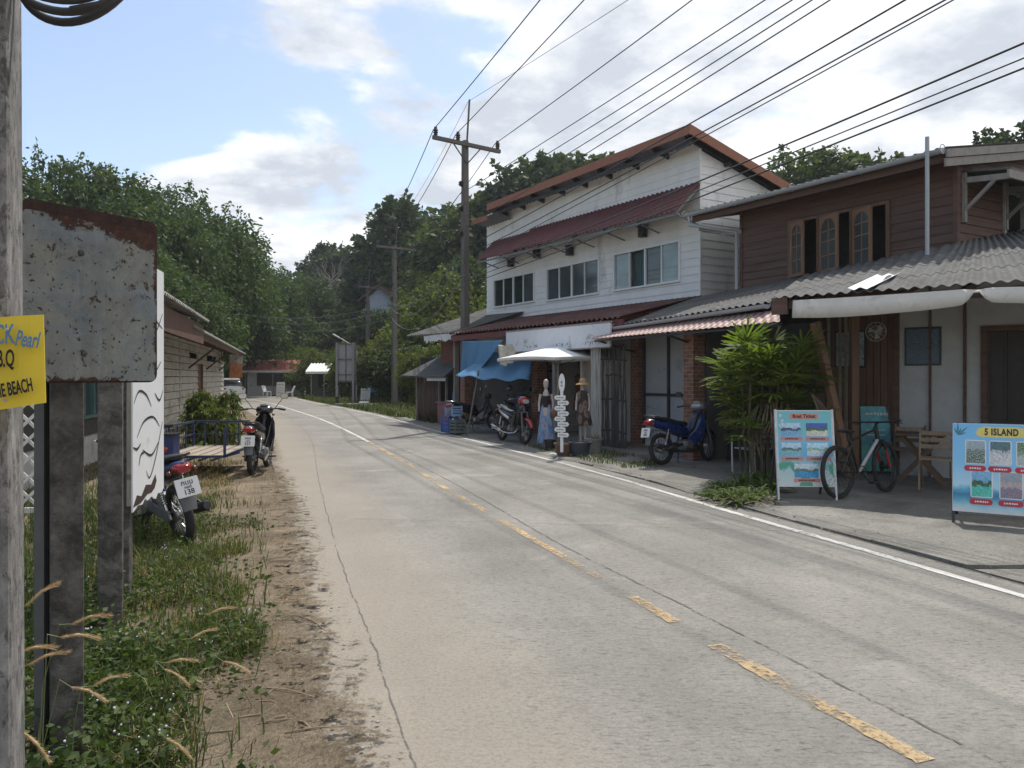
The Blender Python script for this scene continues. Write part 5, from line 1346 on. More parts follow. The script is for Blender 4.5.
# near pole at the left edge, with cable coil and yellow notice
LP = Vector((-1.522, 2.15, 0))
lp = thing('concrete_pole', 'close whitewashed concrete pole with worn dark mottling at the left edge of the street', 'power pole', LP, R(24))
m, t, b = newmat('whitewashed_pole'); v = coord(t, 'Object')
base = ramp_node(t, noise_node(t, 9, 8, .75, coord(t, 'Object', (1, 1, .45))), [(.3, (.09, .087, .083)), (.5, (.22, .212, .207)), (.7, (.38, .37, .36))])
wear = ramp_node(t, noise_node(t, 30, 8, .8, coord(t, 'Object', (1, 1, .5)), .6), [(.42, (1, 1, 1)), (.50, (0, 0, 0))])
base = mix_node(t, math_node(t, 'MULTIPLY', wear, .8), base, (.05, .047, .043))
t.links.new(base, b.inputs['Base Color']); b.inputs['Roughness'].default_value = .95
t.links.new(bump_node(t, noise_node(t, 28, 8, .8, v), .9, .01), b.inputs['Normal']); POLEW = m
mb = MB(); a, c = .125, .10
mb.add([(-a, -a, -.1), (a, -a, -.1), (a, a, -.1), (-a, a, -.1), (-c, -c, 7), (c, -c, 7), (c, c, 7), (-c, c, 7)], MB.BF); mb.build('pole', POLEW, lp, bevel=.018)
o = thing('cable_coil', 'coil of thick black cable hooked high on the near concrete pole', 'cable', LP + Vector((.10, 0, 2.62)))
mb = MB(); r_ = random.Random(8)
for k in range(4):
    R0 = .135 + .02 * k; pts = []
    for j in range(48):
        a = 2 * math.pi * j / 48; pts.append((.14 + .02 * k + R0 * (1.25 - .1 * k) * math.cos(a), -.05 + .03 * k + .03 * math.sin(a + k), .16 + R0 * math.sin(a + .25 * (k - 1.5)) + .012 * k))
    mb.tube(pts, .012, 8, closed=True)
mb.tube([(.2, -.02, .0), (.30, -.03, .012), (.37, -.04, .055), (.405, -.05, .12), (.43, -.05, .2)], .006, 6)
mb.build('loops', mat('grey_black_rubber', (.05, .05, .055), .55), o, smooth=60)
m = MB(); m.beam((-.08, .0, .30), (.14, -.02, .30), .02, .03); m.build('hook', STEEL, o)
YP = mat('yellow_card', (.68, .50, .03), .6, var=.05)
ang = R(24); nx_ = Vector((math.sin(ang), -math.cos(ang), 0)); ax_ = Vector((math.cos(ang), math.sin(ang), 0))
yc = P(-28, 370, 1.93)
o = thing('yellow_notice', 'yellow hand-lettered card notice wrapped on the near concrete pole', 'notice', yc)
xr = (P(44, 365, 1.96) - yc); xl_ = (P(-100, 378, 1.90) - yc)
mb = MB(); n = 12; rg_ = []
for k in range(n + 1):
    u = k / n; c_ = xl_.lerp(xr, u); c_.y += .012 * math.sin(u * 6); tz, bz = .132 - .004 * u, -.098 + .004 * math.sin(u * 9)
    bz = -.118 + .022 * u; rg_.append([c_ + Vector((0, 0, tz)), c_ + Vector((.006 * u, 0, bz)), c_ + Vector((.006 * u, .003, bz)), c_ + Vector((0, .003, tz))])
mb.loft(rg_); mb.build('card', YP, o)
dx = (xr - xl_).normalized(); INKB = mat('blue_marker', (.10, .20, .34), .7); INK = mat('black_marker', (.012, .012, .014), .7)
def yt(s, px, py, size, m, al='RIGHT', sh=.12, rot=.05, sx=1.0):
    c_ = P(px, py, 1.93) - yc; 
    u = (c_.x - xl_.x) / (xr.x - xl_.x); c_.y = xl_.lerp(xr, u).y - .022 - .010
    return text_obj(s, size, m, o, 'lettering', basis(c_, dx + Vector((0, 0, -rot)), Vector((0, 0, 1))), .0006, al, sh, 1.0, .0012, sx)
yt('BLACK', 17, 335, .068, INKB, sx=.52); yt('Pearl', 39, 341, .056, INKB, sx=.48, sh=.25, rot=.2)
yt('B.B.Q', 17, 359, .060, INK, sx=.42); yt('THE BEACH', 33, 385, .046, INK, sx=.40, rot=-.12, sh=.2)
m = MB(); 
for (px, py) in ((10, 330), (8, 400)):
    c_ = P(px, py, 1.92) - yc; m.cyl((c_.x, c_.y - .012, c_.z), .004, .006, (0, 1, 0), 8)
m.build('nail', ZINC, o)

# ------------------------------------------------------------------ old signs on concrete posts
POSTC = mat('lichen_concrete_post', (.125, .115, .104), .95, var=.55, scale=11, dirt=(.035, .033, .03), dirt_amt=.62, dirt_scale=9, bump=.8, bscale=40)
# white-lichen rings on the post are part of its mottled surface
def conc_post(name, label, loc, w_, H, rz, group=None):
    m = MB(); m.box(-w_ / 2, w_ / 2, -w_ / 2, w_ / 2, -.1, H)
    o = m.build(name, POSTC, None, bevel=.012); o.location = loc; o.rotation_euler = (0, 0, rz); return tag(o, label, 'post', group)
rs = thing('rusted_sign', 'rusted peeling grey-white metal sign plate on a square concrete post with a dark strip for its shaded side', 'sign', (-1.77, 3.06, 0), 0)
m = MB(M=Matrix.Rotation(R(32), 4, 'Z')); m.box(-.058, .058, -.058, .058, -.1, 1.95); m.build('post', POSTC, rs, bevel=.01)
m = MB(); m.box(-.105, -.066, -.04, .05, -.1, 1.9); m.build('shaded_side_strip', mat('post_side_shade', (.11, .11, .11), .8, .1), rs)  # added dark strip stands in for the post's shaded left face
SA = P(11, 300, 2.74); SB = P(148, 300, 3.2); sd_ = (SB - SA); sd_.z = 0; sl = sd_.length; sdx = sd_.normalized(); sn = Vector((sdx.y, -sdx.x, 0))
so = Vector((SA.x, SA.y, 0)) - Vector((-1.77, 3.06, 0)); MSg = basis(so, sdx, (0, 0, 1)) ; zb_, zt_ = 1.578, 2.235
# in this frame: x along the plate, y up, z towards the viewer
def rrect(x0, x1, y0, y1, r, n=5):
    p = []
    for cx_, cy_, a0 in ((x1 - r, y0 + r, -90), (x1 - r, y1 - r, 0), (x0 + r, y1 - r, 90), (x0 + r, y0 + r, 180)):
        for k in range(n + 1): a = R(a0 + 90 * k / n); p.append((cx_ + r * math.cos(a), cy_ + r * math.sin(a), 0))
    return p
mm, t, b = newmat('peeling_sign_paint'); v = coord(t, 'Object')
paintc = ramp_node(t, noise_node(t, 5, 7, .7, v), [(.3, (.10, .12, .132)), (.48, (.18, .192, .188)), (.6, (.23, .235, .208)), (.75, (.19, .178, .112))])
drip = ramp_node(t, noise_node(t, 3.5, 7, .75, coord(t, 'Object', (2.2, 2.2, .5)), .8), [(.42, (.62, .56, .48)), (.58, (1, 1, 1))])
paintc = mix_node(t, .45, paintc, drip, 'MULTIPLY')
fade = ramp_node(t, noise_node(t, 3.2, 6, .7, coord(t, 'Object', (1, 1, 2.5)), .4), [(.52, (0, 0, 0)), (.72, (1, 1, 1))])
paintc = mix_node(t, math_node(t, 'MULTIPLY', fade, .55), paintc, (.17, .23, .31))
rustc = ramp_node(t, noise_node(t, 26, 6, .7, v), [(.3, (.026, .013, .010)), (.55, (.058, .026, .018)), (.75, (.13, .058, .034))])
uvz = t.nodes.new('ShaderNodeSeparateXYZ'); t.links.new(coord(t, 'UV'), uvz.inputs[0])
topm = math_node(t, 'MULTIPLY', math_node(t, 'SUBTRACT', uvz.outputs[1], math_node(t, 'SUBTRACT', .99, math_node(t, 'MULTIPLY', uvz.outputs[0], .15))), 7.0)
edg = math_node(t, 'MULTIPLY', math_node(t, 'SUBTRACT', uvz.outputs[0], .955), 18.0)
edb = math_node(t, 'MULTIPLY', math_node(t, 'SUBTRACT', .035, uvz.outputs[1]), 18.0)
msk = math_node(t, 'ADD', noise_node(t, 13, 8, .72, v, .6), math_node(t, 'MAXIMUM', math_node(t, 'MAXIMUM', math_node(t, 'MULTIPLY', topm, .35), -0.06), math_node(t, 'MAXIMUM', math_node(t, 'MULTIPLY', edg, .3), math_node(t, 'MULTIPLY', edb, .3))))
mk = ramp_node(t, msk, [(.585, (0, 0, 0)), (.60, (1, 1, 1))])
spots = ramp_node(t, noise_node(t, 48, 4, .6, v), [(.62, (0, 0, 0)), (.66, (1, 1, 1))])
mk = math_node(t, 'MAXIMUM', mk, spots)
halo = ramp_node(t, msk, [(.53, (1, 1, 1)), (.60, (.55, .47, .40))])
paintc = mix_node(t, 1.0, paintc, halo, 'MULTIPLY')
t.links.new(mix_node(t, mk, paintc, rustc), b.inputs['Base Color']); t.links.new(ramp_node(t, mk, [(0, (.55,) * 3), (1, (.95,) * 3)]), b.inputs['Roughness'])
hh = math_node(t, 'ADD', math_node(t, 'MULTIPLY', math_node(t, 'SUBTRACT', 1.0, mk), .6), math_node(t, 'MULTIPLY', noise_node(t, 60, 6, .7, v), .4))
t.links.new(bump_node(t, hh, .8, .006), b.inputs['Normal'])
m = MB(M=MSg); m.prism(rrect(0.002, sl - .006, zb_ + .006, zt_ - .04, .022), (0, 0, .060), (0, 0, .066))
pl = m.build('plate', mm, rs)
uvl = pl.data.uv_layers.new(name='UVMap'); inv = MSg.inverted()
for lp_ in pl.data.loops:
    c_ = inv @ pl.data.vertices[lp_.vertex_index].co; uvl.data[lp_.index].uv = (c_.x / sl, (c_.y - zb_) / (zt_ - .05 - zb_))
RUST = mat('dark_rust', (.040, .019, .015), .9, var=.4, scale=14, bump=.6)
m = MB(M=MSg); m.prism(rrect(0, sl, zb_, zt_, .035), (0, 0, .035), (0, 0, .0595)); m.build('backing_frame', RUST, rs)
m = MB(M=MSg); m.beam((.02, zb_ + .12, .02), (sl - .02, zb_ + .12, .02), .03, .03); m.beam((.02, zt_ - .15, .02), (sl - .02, zt_ - .15, .02), .03, .03); m.build('bracket', RUST, rs)
m = MB(M=MSg)
for (x, y) in ((sl * .42, zb_ + .11), (sl * .40, zt_ - .17)): m.lathe([(.012, 0), (.011, .005), (.0, .008)], (x, y, .066), n=10)
m.build('bolt', STEEL, rs)
conc_post('concrete_post', 'plain lichen-covered concrete post behind the rusted sign, between it and the white board', (-2.46, 4.72, 0), .135, 2.4, R(25))
# white board with flowing dark strokes on its own concrete post
WB0 = Vector((-2.585, 5.24, 0)); wdx = Vector((-.209, .978, 0)).normalized()
wb = thing('white_board', 'tall white board with dark flowing strokes and a torn rusty lower edge beside the posts', 'sign', WB0)
MB_ = basis((0, 0, 0), wdx, (0, 0, 1)) @ Matrix.Diagonal((1, 1, 1, 1))
WPB = mat('white_enamel_board', (.70, .71, .73), .45, var=.05, scale=2, dirt=(.45, .45, .44), dirt_amt=.12)
m = MB(M=MB_); r_ = random.Random(12)
low = [(.9 - .9 * k / 14, .69 + r_.uniform(-.02, .02) + (.03 if k % 3 == 0 else 0), 0) for k in range(15)]
m.prism([(0, 2.43, 0), (.9, 2.43, 0)] + low, (0, 0, -.005), (0, 0, .005)); m.build('panel', WPB, wb)
m = MB(M=MB_); m.box(0, .9, 2.36, 2.40, -.035, -.006); m.box(0, .9, .9, .94, -.035, -.006); m.box(0, .04, .72, 2.36, -.035, -.006); m.box(.86, .9, .72, 2.36, -.035, -.006); m.build('batten', PALEWOOD, wb)
m = MB(M=MB_); m.prism([(.0, .69 + .02, 0), (.10, .78, 0), (.22, .755, 0), (.34, .82, 0), (.5, .80, 0), (.62, .86, 0), (.66, .81, 0), (.60, .76, 0), (.5, .74, 0), (.38, .745, 0), (.2, .71, 0)], (0, 0, .0052), (0, 0, .0066)); m.build('rust_tear', RUST, wb)
m = MB(M=MB_)
def stroke(pts, w_=.009):
    P3 = [Vector((x, y, .0075)) for x, y in pts]; c_ = catmull([(p.x, p.y) for p in P3], 26); vs = []; fs = []
    for k, p in enumerate(c_):
        d = c_[min(k + 1, 25)] - c_[max(k - 1, 0)]; d /= (np.linalg.norm(d) + 1e-9); ww = w_ * (.35 + .65 * math.sin(math.pi * k / 25))
        vs += [(p[0] - d[1] * ww, p[1] + d[0] * ww, .0075), (p[0] + d[1] * ww, p[1] - d[0] * ww, .0075)]
    for k in range(25): fs.append((2 * k, 2 * k + 1, 2 * k + 3, 2 * k + 2))
    m.add(vs, fs)
for s_ in ([(.02, 1.42), (.15, 1.50), (.35, 1.47), (.5, 1.38)], [(.1, 1.18), (.28, 1.28), (.55, 1.30), (.75, 1.22)], [(.15, .98), (.2, 1.05), (.32, 1.06)], [(.0, 1.12), (.1, 1.10), (.2, 1.13)],
           [(.05, 1.75), (.35, 1.80), (.65, 1.95), (.85, 2.1)], [(.1, 2.25), (.45, 2.2), (.6, 2.05), (.85, 1.98)], [(.2, 1.62), (.5, 1.60), (.8, 1.72)], [(.35, .92), (.45, .86), (.62, .98), (.85, 1.25)], [(.05, 1.95), (.25, 2.02), (.5, 2.28)], [(.25, 1.08), (.5, 1.02), (.72, 1.1)], [(.6, 1.48), (.75, 1.42), (.87, 1.5)]): stroke(s_)
m.build('brush_strokes', INK, wb, fixn=False)
m = MB(M=Matrix.Rotation(R(18), 4, 'Z')); m.box(-.085, .075, -.08, .08, -.1, 2.3); q = m.build('post', POSTC, wb, bevel=.012); q.location = wdx * .22 + Vector((-.135, -.03, 0))
# white lattice panel
lt = thing('lattice_panel', 'white criss-cross lattice panel standing by the dark house at the left edge', 'fence', (-5.38, 7.6, 0), R(6))
LATW = mat('white_lattice_paint', (.58, .57, .54), .6, var=.1)
m = MB(); w_, h_ = 1.5, 1.25
m.box(-w_ / 2, w_ / 2, -.02, .02, .25, .30); m.box(-w_ / 2, w_ / 2, -.02, .02, .25 + h_, .30 + h_); m.box(-w_ / 2 - .05, -w_ / 2, -.02, .02, .0, .3 + h_); m.box(w_ / 2, w_ / 2 + .05, -.02, .02, 0, .3 + h_); m.build('frame', LATW, lt)
m = MB(); st = .19; k = -h_
while k < w_:
    for sgn, yy in ((1, -.006), (-1, .006)):
        # strip from (k,0) to (k+h,h) clipped to the panel
        x0, x1 = k, k + h_; t0 = max(0, -x0); t1 = min(h_, w_ - x0)
        if t1 - t0 > .02:
            a = Vector((x0 + t0, t0)); c_ = Vector((x0 + t1, t1)); f_ = (lambda q: (q.x - w_ / 2 if sgn > 0 else w_ / 2 - q.x))
            m.beam((f_(a), yy, .30 + a.y), (f_(c_), yy, .30 + c_.y), .010, .03, up=(sgn * -.7, 0, .7))
    k += st
m.build('lattice', LATW, lt)
# ================================================================== MOTORCYCLES, BICYCLE
TYRE = mat('tyre_rubber', (.022, .021, .020), .85, var=.2); CHROME = mat('dull_chrome', (.55, .55, .55), .25, 1.0, var=.1); ALU = mat('engine_alloy', (.26, .26, .25), .45, .7, var=.2, dirt=(.08, .07, .06), dirt_amt=.3)
RIMM = mat('bright_rim', (.6, .6, .6), .3, .9, var=.1); SEATM = mat('seat_vinyl', (.018, .018, .019), .5); REDL = mat('red_lens', (.28, .012, .012), .15, coat=.5); CLEARL = mat('clear_lens', (.55, .56, .56), .1, coat=.5); MIRR = mat('mirror_glass', (.75, .77, .8), .05, 1.0, var=.02)
PLATEW = mat('white_number_plate', (.70, .70, .69), .45, var=.04); PLASTG = mat('grey_plastic', (.11, .11, .115), .5)
AMBER = mat('amber_lens', (.12, .045, .012), .2)
def wheel_part(parent, x, r, rimm, cast=False, tw=.042):
    rr = r - tw * 2 + .012
    m = MB(); m.torus((x, 0, r), (0, 1, 0), rr + .004, .014, 32, 6)
    m.cyl((x, 0, r), .05, .11, (0, 1, 0), 14)
    if cast:
        for k in range(5):
            a = 2 * math.pi * k / 5 + .2
            for da in (-.16, .16): m.beam((x + .045 * math.cos(a), 0, r + .045 * math.sin(a)), (x + rr * math.cos(a + da), 0, r + rr * math.sin(a + da)), .022, .03, up=(0, 1, 0))
    else:
        for k in range(28):
            a = 2 * math.pi * k / 28; s_ = 1 if k % 2 else -1; a2 = a + .25 * (1 if k % 4 < 2 else -1)
            m.tube([(x + .04 * math.cos(a2), .035 * s_, r + .04 * math.sin(a2)), (x + rr * math.cos(a), 0, r + rr * math.sin(a))], .0022, 4, caps=False)
    w_ = m.build('wheel', rimm, parent, smooth=40)
    m = MB(); m.torus((x, 0, r), (0, 1, 0), r - tw, tw, 40, 10); m.build('tyre', TYRE, w_, smooth=180)
    m = MB(); m.torus((x, 0, r), (0, 1, 0), .075, .008, 20, 5); m.cyl((x, .05, r), .07, .008, (0, 1, 0), 18); m.build('brake_disc', ALU, w_, smooth=40)
def motorbike(name, label, loc, heading, lean, c_main, c_second, c_front, plate=None, cast=False, steer=0.0, group='parked motorcycles', stripe=None, mirrors=True, shield=None, cowl=None):
    o = thing(name, label, 'motorcycle', loc, 0, group); o.rotation_euler = Matrix.Rotation(heading, 3, 'Z').to_4x4().to_euler()
    o.rotation_euler = (Matrix.Rotation(heading, 4, 'Z') @ Matrix.Rotation(lean, 4, 'X')).to_euler()
    r = .285; xr_, xf = -.60, .62
    wheel_part(o, xr_, r, RIMM, cast)
    # front end (turned with the steering)
    ms_ = Matrix.Translation((.42, 0, 0)) @ Matrix.Rotation(steer, 4, 'Z') @ Matrix.Translation((-.42, 0, 0))
    fr = bpy.data.objects
    def pf(n_, mbx, mt, par=o, **k):
        mbx.v = [tuple(ms_ @ Vector(p)) for p in mbx.v]; return mbx.build(n_, mt, par, **k)
    rr = r - .042 * 2 + .012
    m = MB(); m.torus((xf, 0, r), (0, 1, 0), rr + .004, .014, 32, 6); m.cyl((xf, 0, r), .05, .11, (0, 1, 0), 14)
    if cast:
        for k in range(5):
            a = 2 * math.pi * k / 5
            for da in (-.16, .16): m.beam((xf + .045 * math.cos(a), 0, r + .045 * math.sin(a)), (xf + rr * math.cos(a + da), 0, r + rr * math.sin(a + da)), .022, .03, up=(0, 1, 0))
    else:
        for k in range(28):
            a = 2 * math.pi * k / 28; s_ = 1 if k % 2 else -1; a2 = a + .25 * (1 if k % 4 < 2 else -1)
            m.tube([(xf + .04 * math.cos(a2), .035 * s_, r + .04 * math.sin(a2)), (xf + rr * math.cos(a), 0, r + rr * math.sin(a))], .0022, 4, caps=False)
    w_ = pf('wheel', m, RIMM, smooth=40)
    m = MB(); m.torus((xf, 0, r), (0, 1, 0), r - .042, .040, 40, 10); pf('tyre', m, TYRE, w_, smooth=180)
    m = MB(); m.cyl((xf, -.055, r), .10, .006, (0, 1, 0), 20); pf('brake_disc', m, ALU, w_, smooth=40)
    m = MB()
    for s_ in (-1, 1): m.tube([(xf, .085 * s_, r), (.555, .085 * s_, .5), (.47, .075 * s_, .74)], [.027, .027, .022], 10)
    m.tube([(.47, -.08, .74), (.47, .08, .74)], .025, 8); m.tube([(.46, 0, .72), (.38, 0, .98)], .03, 10)
    pf('fork', m, PLASTG, smooth=50)
    m = MB(); rg = []
    for k in range(13):
        a = R(20 + 125 * k / 12); q = r + .035 + .01 * math.sin(k / 12 * 3.14); hw = .062 * (.55 + .45 * math.sin(math.pi * (k + .6) / 13.2))
        c_ = Vector((xf + q * math.cos(a), 0, r + q * math.sin(a))); up = Vector((math.cos(a), 0, math.sin(a)))
        rg.append([c_ + Vector((0, hw * s_, 0)) - up * d_ for s_, d_ in ((-1, .035), (-.75, .006), (0, -.008), (.75, .006), (1, .035), (.7, .02), (0, .006), (-.7, .02))])
    m.loft(rg); pf('front_fender', m, c_front, smooth=60)
    # headlight cowl, bars, mirrors
    m = MB(); m.loft([ell((.52, 0, 1.0), .02, .02, 14), ell((.505, 0, 1.0), .085, .062, 14, 2.4), ell((.46, 0, 1.005), .125, .085, 14, 2.4), ell((.38, 0, 1.01), .145, .08, 14, 2.6), ell((.30, 0, 1.015), .12, .055, 14, 2.4), ell((.27, 0, 1.015), .04, .02, 14)])
    pf('headlight_cowl', m, cowl or c_main, smooth=60)
    m = MB(); m.loft([ell((.522, 0, .995), .02, .015, 14), ell((.516, 0, .995), .075, .048, 14, 2.5), ell((.49, 0, .995), .085, .056, 14, 2.5)]); pf('headlight', m, CLEARL, smooth=60)
    m = MB(); m.loft([ell((.34, 0, 1.085), .07, .045, 12, 3, (-.85, 0, .5)), ell((.33, 0, 1.095), .065, .04, 12, 3, (-.85, 0, .5))]); pf('instrument_panel', m, mat('pale_dial', (.5, .5, .48), .3), smooth=60)
    for s_ in (-1, 1):
        m = MB(); m.tube([(.36, .1 * s_, 1.02), (.34, .2 * s_, 1.04), (.28, .27 * s_, 1.035)], .012, 8); hb = pf('handlebar', m, STEEL, smooth=50)
        m = MB(); m.tube([(.285, .255 * s_, 1.037), (.235, .365 * s_, 1.02)], .018, 10); pf('grip', m, BLACKP, hb, smooth=50)
        m = MB(); m.tube([(.33, .22 * s_, 1.045), (.35, .30 * s_, 1.03), (.33, .37 * s_, 1.015)], .006, 6); pf('brake_lever', m, CHROME, hb, smooth=50)
        m = MB(); m.ball((.44, .135 * s_, .93), .035, 10, (1, .7, .7)); pf('indicator', m, AMBER, smooth=90)
        if mirrors:
            m = MB(); m.tube([(.31, .19 * s_, 1.05), (.32, .25 * s_, 1.13), (.30, .32 * s_, 1.22)], .006, 6)
            m.loft([ell((.315, .345 * s_, 1.255), .06, .04, 12, 2.4), ell((.30, .345 * s_, 1.255), .075, .052, 12, 2.4), ell((.285, .345 * s_, 1.255), .072, .050, 12, 2.4)]); mr_ = pf('mirror', m, BLACKP, smooth=50)
            m = MB(); m.loft([ell((.2845, .345 * s_, 1.255), .068, .046, 12, 2.4), ell((.280, .345 * s_, 1.255), .066, .044, 12, 2.4)]); pf('mirror_glass', m, MIRR, mr_)
    # leg shield
    m = MB(); rg = []
    for (z, x, hw, cur) in ((.98, .40, .05, .02), (.92, .435, .10, .03), (.82, .43, .145, .05), (.70, .40, .175, .07), (.56, .36, .185, .085), (.44, .31, .17, .09), (.34, .26, .14, .07), (.29, .23, .10, .05)):
        n = 9; f_ = [(x - cur * (2 * k / (n - 1) - 1) ** 2 * 1.6, hw * (2 * k / (n - 1) - 1), z) for k in range(n)]
        rg.append(f_ + [(p[0] - .022, p[1] * .96, p[2]) for p in reversed(f_)])
    m.loft(rg); m.build('leg_shield', shield or c_main, o, smooth=50)
    m = MB()
    for s_ in (-1, 1):
        pts = [(.36, .165, .80), (.40, .13, .90), (.20, .10, .60), (.02, .09, .48), (-.06, .10, .36), (.14, .13, .34), (.28, .165, .42), (.34, .18, .58)]
        m.prism([(p[0], p[1] * s_, p[2]) for p in pts], (0, -.012 * s_, 0), (0, .004 * s_, 0))
    m.build('side_fairing', shield or c_main, o, smooth=30, bevel=.006)
    # underbone frame, engine
    m = MB(); m.tube([(.38, 0, .9), (.22, 0, .62), (.05, 0, .50), (-.15, 0, .50), (-.45, 0, .62)], .032, 8); m.tube([(-.1, .06, .48), (-.16, .07, .3)], .02, 8); m.tube([(-.12, -.07, .35), (-.6, -.075, .29)], .02, 8); m.tube([(-.12, .07, .35), (-.6, .075, .29)], .02, 8); m.build('frame', BLACKP, o, smooth=50)
    m = MB(); m.loft([ell((-.14, 0, .33), .10, .08, 14, 3), ell((-.1, 0, .33), .125, .10, 14, 3), ell((.05, 0, .33), .125, .10, 14, 3), ell((.10, 0, .34), .07, .07, 14, 3)])
    for k in range(7): m.box(.10 + .022 * k, .112 + .022 * k, -.075, .075, .30 + .003 * k, .43 + .003 * k)
    m.box(.09, .30, -.055, .055, .31, .42); m.cyl((-.02, .125, .33), .085, .03, (0, 1, 0), 20); m.cyl((-.02, -.125, .33), .075, .03, (0, 1, 0), 20); m.build('engine', ALU, o, smooth=40)
    m = MB(); m.tube([(.24, -.02, .33), (.24, -.10, .24), (.1, -.145, .215), (-.2, -.155, .22), (-.42, -.16, .25)], .019, 9); m.tube([(-.36, -.165, .245), (-.45, -.168, .262), (-.82, -.172, .345), (-.86, -.172, .355)], [.03, .048, .05, .036], 14)
    ex = m.build('exhaust', CHROME if cast else mat('sooty_exhaust', (.05, .048, .046), .5, .6), o, smooth=50)
    m = MB(); m.obox((-.62, -.222, .305), (.30, .006, .05), (0, R(-11), 0)); m.build('heat_guard', CHROME, ex)
    m = MB(); m.prism([(-.62, .095, .35), (-.08, .095, .39), (-.05, .095, .30), (-.60, .095, .23), (-.68, .095, .27)], (0, 0, 0), (0, .025, 0)); m.build('chain_case', PLASTG, o, bevel=.008)
    for s_ in (-1, 1):
        m = MB(); a, c_ = Vector((-.60, .105 * s_, .32)), Vector((-.50, .115 * s_, .62)); m.tube([a, c_], .012, 8)
        for k in range(9): p = a.lerp(c_, .3 + .07 * k); m.torus(p, (c_ - a), .022, .006, 12, 5)
        m.build('shock_absorber', CHROME, o, smooth=50)
    # body, seat, tail
    m = MB(); m.loft([ell((.06, 0, .56), .05, .06, 16, 2.6), ell((-.02, 0, .585), .095, .11, 16, 2.8), ell((-.2, 0, .62), .125, .12, 16, 3), ell((-.45, 0, .675), .13, .095, 16, 3), ell((-.7, 0, .735), .105, .07, 16, 2.8), ell((-.86, 0, .775), .075, .045, 16, 2.6), ell((-.90, 0, .79), .03, .02, 16)])
    m.build('tail_body', c_second, o, smooth=50)
    if stripe:
        for zq, cq in ((0, stripe),):
            m = MB()
            for s_ in (-1, 1): m.prism([(-.05, .124 * s_, .60), (-.42, .136 * s_, .70), (-.70, .112 * s_, .765), (-.44, .137 * s_, .66), (-.12, .128 * s_, .55)], (0, 0, 0), (0, .003 * s_, 0))
            m.build('side_stripe', stripe, o)
    m = MB(); m.loft([ell((.04, 0, .69), .05, .02, 16, 2.4), ell((-.02, 0, .715), .10, .04, 16, 2.8), ell((-.25, 0, .735), .125, .045, 16, 3), ell((-.36, 0, .755), .125, .05, 16, 3), ell((-.5, 0, .80), .125, .045, 16, 3), ell((-.72, 0, .835), .10, .035, 16, 2.8), ell((-.78, 0, .84), .05, .015, 16)]); m.build('seat', SEATM, o, smooth=50)
    m = MB(); m.tube([(-.55, .125, .80), (-.72, .125, .85), (-.88, .085, .875), (-.92, 0, .88), (-.88, -.085, .875), (-.72, -.125, .85), (-.55, -.125, .80)], .013, 8); m.build('grab_rail', STEEL if not cast else CHROME, o, smooth=50)
    m = MB(); m.loft([ell((-.84, 0, .755), .085, .05, 14, 3), ell((-.90, 0, .755), .08, .048, 14, 3), ell((-.935, 0, .75), .055, .03, 14, 3)]); m.build('tail_light', REDL, o, smooth=50)
    for s_ in (-1, 1): m = MB(); m.ball((-.86, .115 * s_, .725), .03, 10, (1, .8, .9)); m.build('indicator', AMBER, o, smooth=90)
    m = MB(); rg = []
    for (x, z, hw) in ((-.62, .60, .06), (-.78, .63, .075), (-.86, .56, .075), (-.90, .44, .07), (-.915, .36, .06)):
        rg.append([(x, -hw, z), (x - .012, -hw * .6, z + .006), (x - .012, hw * .6, z + .006), (x, hw, z), (x + .012, hw * .6, z - .004), (x + .012, -hw * .6, z - .004)])
    m.loft(rg); m.build('rear_fender', PLASTG, o, smooth=50)
    if plate:
        Mp = basis((-.945, 0, .585), (0, -1, 0), (.25, 0, 1))
        m = MB(M=Mp); m.prism(rrect(-.105, .105, -.085, .085, .012), (0, 0, -.003), (0, 0, .003)); pl_ = m.build('number_plate', PLATEW, o)
        for s_, y_, sz in plate: text_obj(s_, sz, INK, pl_, 'lettering', Mp @ Matrix.Translation((0, y_, .0045)), .0006, bold=.001)
    for s_ in (-1, 1): m = MB(); m.tube([(-.08, .1 * s_, .26), (-.08, .2 * s_, .26), (-.08, .27 * s_, .265)], .013, 8); m.build('foot_peg', BLACKP, o, smooth=50)
    sgn = 1 if lean <= 0 else 1
    m = MB(); q = Vector((-.02, .26, 0)); zz0 = -.26 * math.tan(lean) if lean else 0
    m.tube([(-.08, .09, .25), (-.0, .22, max(.01, -.22 * math.sin(lean) + .0)), (.06, .25, max(.005, .25 * math.sin(-lean) + .0))], .010, 6); m.build('kickstand', STEEL, o, smooth=50)
    return o
BLUEP = mat('blue_motorcycle_paint', (.010, .026, .125), .25, coat=.6, var=.06); BLKP = mat('black_motorcycle_paint', (.010, .010, .011), .22, coat=.6, var=.06); REDP = mat('red_motorcycle_paint', (.42, .022, .030), .25, coat=.6, var=.06); WHTP = mat('white_stripe_paint', (.7, .7, .7), .3); SILV = mat('silver_paint', (.33, .33, .34), .35, .5)
PURP = mat('dark_purple_paint', (.035, .014, .026), .3, coat=.5)
motorbike('motorcycle', 'nearest motorcycle, dirty blue and black, its white rear plate showing beside the white board', (-3.50, 7.72, .03), R(133), R(-10), BLUEP, mat('worn_blue_black', (.02, .03, .09), .4), BLUEP,
          [('กบบ', .042, .062), ('กระบี่', .0, .032), ('138', -.045, .066)], mirrors=False, cowl=BLKP)
mc2 = motorbike('motorcycle', 'black motorcycle with round mirrors at the road edge, a blue sidecar at its left', (-4.22, 12.9, .02), R(97), R(0), BLKP, BLKP, BLKP, [('กธก', .042, .055), ('กระบี่', .0, .03), ('527', -.045, .06)], group='parked motorcycles')
